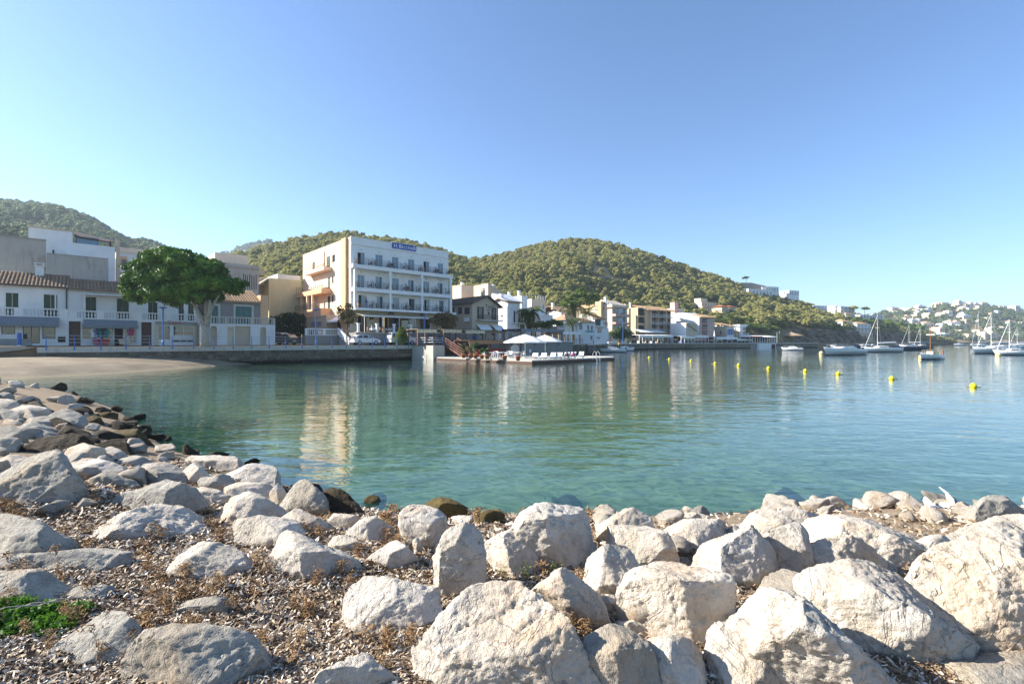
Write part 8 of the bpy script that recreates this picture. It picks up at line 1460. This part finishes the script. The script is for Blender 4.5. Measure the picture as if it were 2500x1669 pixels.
 ('L', [(40,730),(120,710),(180,730),(190,750),(100,765),(50,758)], wm, .6, 0, 'small tan stone below the smooth brown-grey boulder'),
 ('L', [(1290,945),(1330,922),(1390,935),(1400,955),(1340,962)], wt, .7, 0, 'small wet stone splashed by water left of centre'),
]
def ray_ground(u, v, zmin=0.0):                    # first ground point under the view ray through (u, v)
    Ys = np.arange(1.2, 60, 0.02); X = (u - CX) / FPX * Ys; Z = EYE - (v - CY) / FPX * Ys
    g = np.maximum(ground_z(X, Ys), zmin); k = np.nonzero(Z <= g)[0]
    return (Ys[k[0]], g[k[0]]) if len(k) else (40.0, 0.0)
_raw = []
for i, (zone, pts, mat, hf, pit, label) in enumerate(ROCKS):
    ox, oy, sc_ = ZR[zone]; q = np.array([(x / sc_ + ox, y / sc_ + oy) for x, y in pts]); q = np.stack([q[:, 0].mean() + (q[:, 0] - q[:, 0].mean()) * 1.12, q[:, 1].min() + (q[:, 1] - q[:, 1].min()) * 1.08], -1); rs = np.random.RandomState(300 + i)
    ut, vt = q[:, 0].mean(), q[:, 1].min(); vb = q[:, 1].max(); ub = q[q[:, 1] > vb - 0.25 * (vb - vt), 0].mean()
    Yf, zg = ray_ground(ub, vb); wr = (q[:, 0].max() - q[:, 0].min()) / FPX * Yf; hr = (vb - vt) / FPX * Yf
    tau = min(hr * (1 - hf) * FPX / (vt - CY), 0.45 * wr); cu, cv = q.mean(0)
    lift = lambda v: Yf + tau * np.clip((vb - v) / (vb - vt), 0, 1) ** 0.9
    ring = np.array([P(u, v, lift(v))[:] for u, v in q]); cen = ring.mean(0); pts3 = list(ring)
    view = cen - np.array([0, 0, EYE]); view /= np.linalg.norm(view); bul = 0.26 * min(wr, hr + 0.5 * tau)
    for k in range(6):                               # facets of the seen side
        a = ring[rs.randint(len(ring))]; b = ring[rs.randint(len(ring))]; f = rs.uniform(0.25, 0.75); m = cen + ((a * f + b * (1 - f)) - cen) * rs.uniform(0.35, 0.85)
        pts3.append(m - view * bul * rs.uniform(0.45, 1.15) + np.array([rs.uniform(-.06, .0) * wr, 0, 0]))
    back = 0.38 * wr + 0.15 * hr
    for p_ in ring:                                  # the side turned away and the foot in the ground
        pb = cen + (p_ - cen) * 0.86; pb = np.array([0, 0, EYE]) + (pb - np.array([0, 0, EYE])) * (1 + back * rs.uniform(0.5, 0.8) / pb[1]); pts3.append(pb); pts3.append(np.array([cen[0] + (p_[0] - cen[0]) * 0.85, cen[1] + (p_[1] - cen[1]) * 0.8 + back * 0.7, zg - 0.25 * min(1, wr)]))
    for p_ in ring[q[:, 1] > vb - 0.45 * (vb - vt)]: pts3.append(np.array([p_[0], p_[1] + 0.05, min(p_[2], zg) - 0.3 * min(1, wr)]))
    bm = bmesh.new()
    org = np.array([cen[0], cen[1] + back * 0.3, zg])
    for p_ in pts3: bm.verts.new(tuple(np.array(p_) - org))
    r_ = bmesh.ops.convex_hull(bm, input=bm.verts); bmesh.ops.delete(bm, geom=[g for g in r_['geom_interior'] if isinstance(g, bmesh.types.BMVert)], context='VERTS')
    bmesh.ops.delete(bm, geom=[v for v in bm.verts if not v.link_faces], context='VERTS')
    me = bpy.data.meshes.new('boulder_hull'); bm.to_mesh(me); bm.free()
    o = bpy.data.objects.new('boulder', me); COL.objects.link(o); o.location = org
    rm = o.modifiers.new('remesh', 'REMESH'); rm.mode = 'VOXEL'; rm.voxel_size = max(0.011, Yf / 467 * 2.0, max(wr, hr) / 90)
    _raw.append((o, mat, max(0.05, math.sqrt(wr * max(hr, 0.5 * wr)) / 2), pit, label, i))
bpy.context.view_layer.update(); _dg = bpy.context.evaluated_depsgraph_get()
for o, mat, r, pit, label, i in _raw:
    me = bpy.data.meshes.new_from_object(o.evaluated_get(_dg)); me.name = 'boulder'
    o.modifiers.clear(); old = o.data; o.data = me; bpy.data.meshes.remove(old)
    n = len(me.vertices); co = np.zeros(n * 3); me.vertices.foreach_get('co', co); co = co.reshape(-1, 3)
    ed = np.zeros(len(me.edges) * 2, int); me.edges.foreach_get('vertices', ed); ed = ed.reshape(-1, 2); deg = np.bincount(ed.ravel(), minlength=n)[:, None]
    for _ in range(2):
        s = np.zeros_like(co); np.add.at(s, ed[:, 0], co[ed[:, 1]]); np.add.at(s, ed[:, 1], co[ed[:, 0]]); co = co * 0.4 + s / np.maximum(deg, 1) * 0.6
    rk = np.random.RandomState(900 + i); cc = co.mean(0); lo_, hi_ = co.min(0), co.max(0)
    for _ in range(16 if i else 4):                              # broken flat faces
        nr = rk.normal(size=3) * np.array([1, .9, .8]) + np.array([0, -.25, .35]); nr /= np.linalg.norm(nr); pr = (co - cc) @ nr + .05 * r * fbm(co / r * 1.5 + i, 2); h = np.quantile(pr, rk.uniform(.82, .97)); co = co - nr * (np.clip(pr - h, 0, None) * .93)[:, None]
    l2, h2 = co.min(0), co.max(0); co = lo_ + (co - l2) / (h2 - l2) * (hi_ - lo_)
    me.vertices.foreach_set('co', co.ravel()); me.update(); no = np.zeros(n * 3); me.vertex_normals.foreach_get('vector', no); no = no.reshape(-1, 3)
    p = co / r + 13.7 * (i + 1)
    d = 0.06 * fbm(p * 0.9, 3) + 0.014 * (0.3 - np.abs(fbm(p * 1.9 + 3, 4, .6))) + 0.035 * fbm(p * 5.0, 4, .65) + 0.022 * fbm(p * 17, 2)
    for sc2, sd in ((1.1, 21), (1.9, 43)): d -= .028 * np.exp(-(fbm(p * np.array([1, 1, 1.8]) * sc2 + sd, 3) / .035) ** 2) * np.clip(noise3(p * .8 + sd) * 3 + .4, 0, 1)
    st = fbm(p * np.array([0.6, 0.6, 3.2]) + 31, 2); d += 0.03 * st
    pn = noise3(p * 2.3 + 5); d -= np.clip(pn - 0.18, 0, 1) * 0.3 * pit + np.clip(noise3(p * 5 + 9) - 0.2, 0, 1) * 0.3 * (0.05 + pit)
    co = co + no * (d * r)[:, None]; me.vertices.foreach_set('co', co.ravel()); me.polygons.foreach_set('use_smooth', np.ones(len(me.polygons), bool)); me.update()
    me.materials.clear(); me.materials.append(M[mat]); tag(o, label, 'boulder', 'boulders of the foreshore')
# ------------------------------------------------------------------ dry seaweed litter, herbs, small finds
def mat_litter():
    s = N('dry_seaweed'); g = s.n('NewGeometry'); r = g.outputs['Random Per Island']
    c = s.ramp(r, [(0.0, hexc('#54402d')), (0.3, hexc('#80674e')), (0.55, hexc('#a08b70')), (0.8, hexc('#bfb09a')), (1.0, hexc('#ddd4c6'))]); s.fin(c, 0.7, spec=0.35)
mat_litter()
def mat_fluff():
    s = N('brown_fibre'); g = s.n('NewGeometry'); s.fin(s.ramp(g.outputs['Random Per Island'], [(0.0, hexc('#5f4630')), (1.0, hexc('#a8875f'))]), 0.9, spec=0.1)
mat_fluff()
def ribbons(name, label, n, seed, lo, hi, wid, mat, umin, umax, clumps=None, lift=.03):
    rs = np.random.RandomState(seed); u = rs.uniform(umin, umax, n); v = 1120 + (1700 - 1120) * rs.rand(n) ** .8; Yv = np.zeros(n)
    # points on the ground, sown evenly over the picture's near ground
    Yg = 1.55 * FPX / (v - CY)
    for _ in range(6): X = (u - CX) / FPX * Yg; Yg = (EYE - ground_z(X, Yg)) * FPX / (v - CY)
    if clumps: cl = rs.randint(0, clumps, n); cu = rs.uniform(umin, umax, clumps)[cl]; cv = (1180 + 480 * rs.rand(clumps))[cl]; u = cu + rs.normal(size=n) * 9; v = cv + rs.normal(size=n) * 5; Yg = 1.5 * FPX / (v - CY); X = (u - CX) / FPX * Yg; Yg = (EYE - ground_z(X, Yg)) * FPX / (v - CY)
    X = (u - CX) / FPX * Yg; ok = (sdist(X, Yg) > .45) & (Yg > 1.3) & (Yg < 16); X, Yg = X[ok], Yg[ok]; n = len(X); Z = ground_z(X, Yg) + rs.rand(n) * lift * (2.2 if clumps else 1)
    ln = rs.uniform(lo, hi, n) * np.clip(Yg / 3, .8, 2.5); a = rs.rand(n) * 6.283; tl = rs.normal(size=n) * .35; d = np.stack([np.cos(a) * np.cos(tl), np.sin(a) * np.cos(tl), np.sin(tl)], -1); sd = np.stack([-np.sin(a), np.cos(a), rs.normal(size=n) * .6], -1) * (wid * rs.uniform(.6, 1.3, n) * np.clip(Yg / 3, .8, 2.5))[:, None]
    c = np.stack([X, Yg, Z + .006], -1); bend = np.zeros_like(c); bend[:, 2] = ln * rs.uniform(-.1, .25, n)
    V = np.stack([c - d * ln[:, None] / 2 - sd, c - d * ln[:, None] / 2 + sd, c + bend + sd, c + bend - sd, c + d * ln[:, None] / 2 + sd * .7, c + d * ln[:, None] / 2 - sd * .7], 1).reshape(-1, 3); b = np.arange(n)[:, None] * 6
    me = bpy.data.meshes.new(name); me.from_pydata(V.tolist(), [], np.concatenate([b + [0, 1, 2, 3], b + [3, 2, 4, 5]]).tolist()); o = link(name, me, mat); tag(o, label, 'seaweed litter', None, 'stuff'); return o
ribbons('seaweed_litter', 'dry grey-brown seaweed leaves strewn between the boulders', 60000, 1, .02, .062, .0048, 'dry_seaweed', -60, 1500); ribbons('seaweed_litter', 'dry seaweed leaves caught between the pale boulders on the right', 12000, 2, .02, .06, .005, 'dry_seaweed', 1400, 2560)
ribbons('fibre_litter', 'brown tufts of fibrous seaweed on the litter', 16000, 3, .02, .05, .0022, 'brown_fibre', -60, 1450, 150, .05)
# succulent patch at the left edge
c = Vector((*G(90, 1500, 1.0)[:2], 1.0)); sz = 520 / 1140 * c.y * .5
rs = random.Random(9); t = thing('succulent_patch', 'bright green succulent plant patch at the left edge', 'plant', (c.x, c.y, gz(c.x, c.y)))
bl = [(rs.uniform(-.3, .2), rs.uniform(-.13, .14), rs.uniform(.01, .05), rs.uniform(.05, .08), rs.uniform(.04, .07)) for _ in range(26)]; share('leaves', leaf_cloud(bl, 3400, .017, 8, .9, 'succulent_leaves', 'leaves', None, True), t)
for k in range(3): MB().tube([(-.3 + .1 * k, -.05 + .05 * k, .06), (-.15 + .1 * k, -.02 + .04 * k, .11), (-.02 + .1 * k, .02 + .04 * k, .1)], .004, 5).build('stem', 'pale_bark', t)
def herb(u, v, Y, label, n=7, h=.16):
    c = P(u, v, Y); t = thing('herb', label, 'plant', c); rs = random.Random(int(u)); mb = MB()
    for k in range(n): a = rs.random() * 6.28; l = rs.uniform(.5, 1) * h; mb.tube([(rs.uniform(-.1, .1), 0, -.05), (.03 * math.cos(a), .03 * math.sin(a), l * .6), (.09 * math.cos(a), .05 * math.sin(a), l)], [.003, .0025, .001], 4)
    mb.build('stem', 'pale_herb_leaves', t); share('leaves', leaf_cloud([(rs.uniform(-.12, .12), rs.uniform(-.03, .03), rs.uniform(.02, h * .8), .05, .05) for _ in range(8)], 160, .013, int(u), .9, 'pale_herb_leaves', 'leaves', None, True), t)
herb(1255, 1432, 3.25, 'pale green herb growing between the tall block and the largest boulder', 9, .2); herb(1120, 1450, 3.1, 'small pale weed at the foot of the tall upright block', 6, .12); herb(1330, 1420, 3.3, 'pale herb beside the tall rounded boulder', 6, .12)
# torn white bag, concrete block, red net, snail-like pebble
def bag():
    Yb = 5.9; c = P(2315, 1268, Yb); t = thing('torn_bag', 'torn white plastic bag caught on the rocks at the right waterline', 'bag', c); rs = np.random.RandomState(4)
    ico = bmesh.new(); bmesh.ops.create_icosphere(ico, subdivisions=4, radius=1); v = np.array([q.co[:] for q in ico.verts]); f = [[l.vert.index for l in q.loops] for q in ico.faces]; ico.free()
    d = 1 + .5 * fbm(v * 1.6, 3) + .25 * np.abs(fbm(v * 4 + 3, 2)); q = v * d[:, None] * np.array([.26, .2, .15]) + np.array([0, 0, .04]); me = bpy.data.meshes.new('bag_body'); me.from_pydata(q.tolist(), [], f); link('bag_body', me, 'white_canvas', t, True)
    for pts_, w_ in ((((.05, 0, .15), (.02, 0, .3), (-.06, 0, .38)), .06), (((-.2, 0, .12), (-.28, 0, .2), (-.25, 0, .26)), .05), (((.15, 0, .1), (.35, 0, .14), (.52, 0, .08)), .08)):
        mb = MB(); n = len(pts_); mb.v = [(x, s * w_, z + .02 * s) for x, y, z in pts_ for s in (-1, 0, 1)]; mb.f = [(i * 3 + j, i * 3 + j + 1, i * 3 + 4 + j, i * 3 + 3 + j) for i in range(n - 1) for j in range(2)]; o = mb.build('torn_flap', 'white_canvas', t, True); o.modifiers.new('thickness', 'SOLIDIFY').thickness = .006
bag()
c = P(2195, 1262, 6.2); t = thing('concrete_block', 'squared broken concrete block at the waterline left of the white bag', 'block', (c.x, c.y, .14), R(-12)); mb = MB(); mb.add([(-.45, -.25, -.4), (.75, -.25, -.4), (.75, .3, -.4), (-.45, .3, -.4), (-.45, -.25, .17), (.7, -.22, .05), (.68, .28, .06), (-.42, .3, .18)], [(0,3,2,1),(4,5,6,7),(0,1,5,4),(1,2,6,5),(2,3,7,6),(3,0,4,7)]); mb.build('body', 'concrete', t, bevel=.03)
def net(u, v, Y, label, s, n=60):
    c = P(u, v, Y); t = thing('net_scrap', label, 'net', c); rs = random.Random(int(u)); mb = MB()
    for k in range(n): a = rs.random() * 6.28; p = Vector((rs.gauss(0, s), rs.gauss(0, s * .7), abs(rs.gauss(0, s * .4)))); mb.tube([p, p + Vector((math.cos(a), math.sin(a), rs.uniform(-.2, .5))) * s, p + Vector((math.cos(a + 1), math.sin(a + 1), .2)) * s * 1.3], .0035, 4)
    mb.build('mesh_strands', 'red_cloth', t)
net(2415, 1610, 2.55, 'tangled scrap of red fishing net in the bottom right hollow', .06); net(2225, 1470, 3.0, 'small dark red net scrap on the smooth wedge-shaped boulder', .025, 24)
t = thing('snail_shell', 'small yellow-brown snail shell on a bottom boulder', 'shell', P(1910, 1622, 2.25)); MB().lathe([(.004, -.012), (.018, -.006), (.022, .004), (.014, .016), (.003, .022)], n=10).build('shell', 'yellow_paint', t, True)
# filler stones and pebbles between the boulders
rs = np.random.RandomState(12); ico = bmesh.new(); bmesh.ops.create_icosphere(ico, subdivisions=4, radius=1); IV = np.array([q.co[:] for q in ico.verts]); IF = [[l.vert.index for l in q.loops] for q in ico.faces]; ico.free()
PEB = []
for k in range(10):
    d = np.ones(len(IV))
    for _ in range(7): nrm = rs.normal(size=3); nrm /= np.linalg.norm(nrm); d = np.minimum(d, rs.uniform(.42, .75) / np.maximum(IV @ nrm, .05))
    d = np.minimum(d, 1.0) + .09 * fbm(IV * 2 + k * 7, 3) + .03 * fbm(IV * 7 + k, 2); me = bpy.data.meshes.new('stone'); me.from_pydata((IV * d[:, None] * np.array([1, .85, .7])).tolist(), [], IF); me.polygons.foreach_set('use_smooth', [True] * len(IF)); me.materials.append(M[('pale_limestone', 'warm_limestone', 'grey_limestone', 'pale_limestone', 'warm_limestone')[k % 5]]); PEB.append(me)
PEB3 = [m.copy() for m in PEB[:3]]
for m in PEB3: m.materials.clear(); m.materials.append(M['wet_rock'])
PEB2 = [m.copy() for m in PEB[:3]]
for m in PEB2: m.materials.clear(); m.materials.append(M['algae_rock'])
def stone(x, y, r, label, group, k, dz=0.0): o = bpy.data.objects.new('stone', PEB[k % 10] if k < 100 or 'right-hand' in label else PEB3[k % 3]); COL.objects.link(o); o.location = (x, y, gz(x, y) + r * .25 + dz); o.rotation_euler = (rs.uniform(-.5, .5), rs.uniform(-.5, .5), rs.rand() * 6.28); o.scale = (r, r * rs.uniform(.75, 1.1), r * rs.uniform(.7, 1)); tag(o, label, 'stone', group)
for k in range(99):
    s_ = rs.rand(); i = rs.randint(8, 16); a, b = SHORE[i], SHORE[i + 1]; p = a + (b - a) * rs.rand(); dirn = (b - a) / np.linalg.norm(b - a); nr = np.array([-dirn[1], dirn[0]]); off = rs.uniform(-.3, 3.5); x, y = p + nr * off
    stone(x, y, rs.uniform(.1, .26) * (1 + max(0, y - 9) * .05), 'small filler stone wedged among the boulders at the water edge', 'filler stones at the water edge', k + (100 if off < 1.2 else 0))
for k in range(110):
    x = rs.uniform(.2, 6.5); y = rs.uniform(2.3, 6.6); stone(x, y, rs.uniform(.07, .19), 'small filler stone in a gap between the pale right-hand boulders', 'filler stones between pale boulders', k)
for k in range(16):                                  # drowned stones along the edge
    x = rs.uniform(-3, 8.5); y = 7.0 + rs.uniform(.1, 1.0); o = bpy.data.objects.new('stone', PEB2[k % 3]); COL.objects.link(o); r = rs.uniform(.18, .42); o.location = (x, y, -.12 - r * .35); o.rotation_euler = (rs.uniform(-.4, .4), rs.uniform(-.4, .4), rs.rand() * 6.28); o.scale = (r * 1.3, r, r * .6); tag(o, 'weedy drowned stone just under the water at the rock edge', 'stone', 'drowned stones')
for k in range(22): stone(rs.uniform(3.6, 8.2), rs.uniform(6.15, 6.95), rs.uniform(.14, .3), 'pale stone of the narrow row along the right waterline', 'stones of the right waterline', k)
# ------------------------------------------------------------------ the air over the bay
def haze():
    m = bpy.data.materials.new('hazy_air'); m.use_nodes = True; t = m.node_tree; t.nodes.remove(t.nodes['Principled BSDF']); v = t.nodes.new('ShaderNodeVolumePrincipled')
    v.inputs['Color'].default_value = (0.74, 0.88, 1.0, 1); v.inputs['Density'].default_value = 0.00024; v.inputs['Anisotropy'].default_value = 0.2; t.links.new(v.outputs[0], t.nodes['Material Output'].inputs['Volume']); M['hazy_air'] = m
    o = MB().box(-2600, 3100, -60, 4100, -6, 190).build('haze', m); o['kind'] = 'stuff'; o['label'] = 'thin pale haze in the air over the bay'
haze()
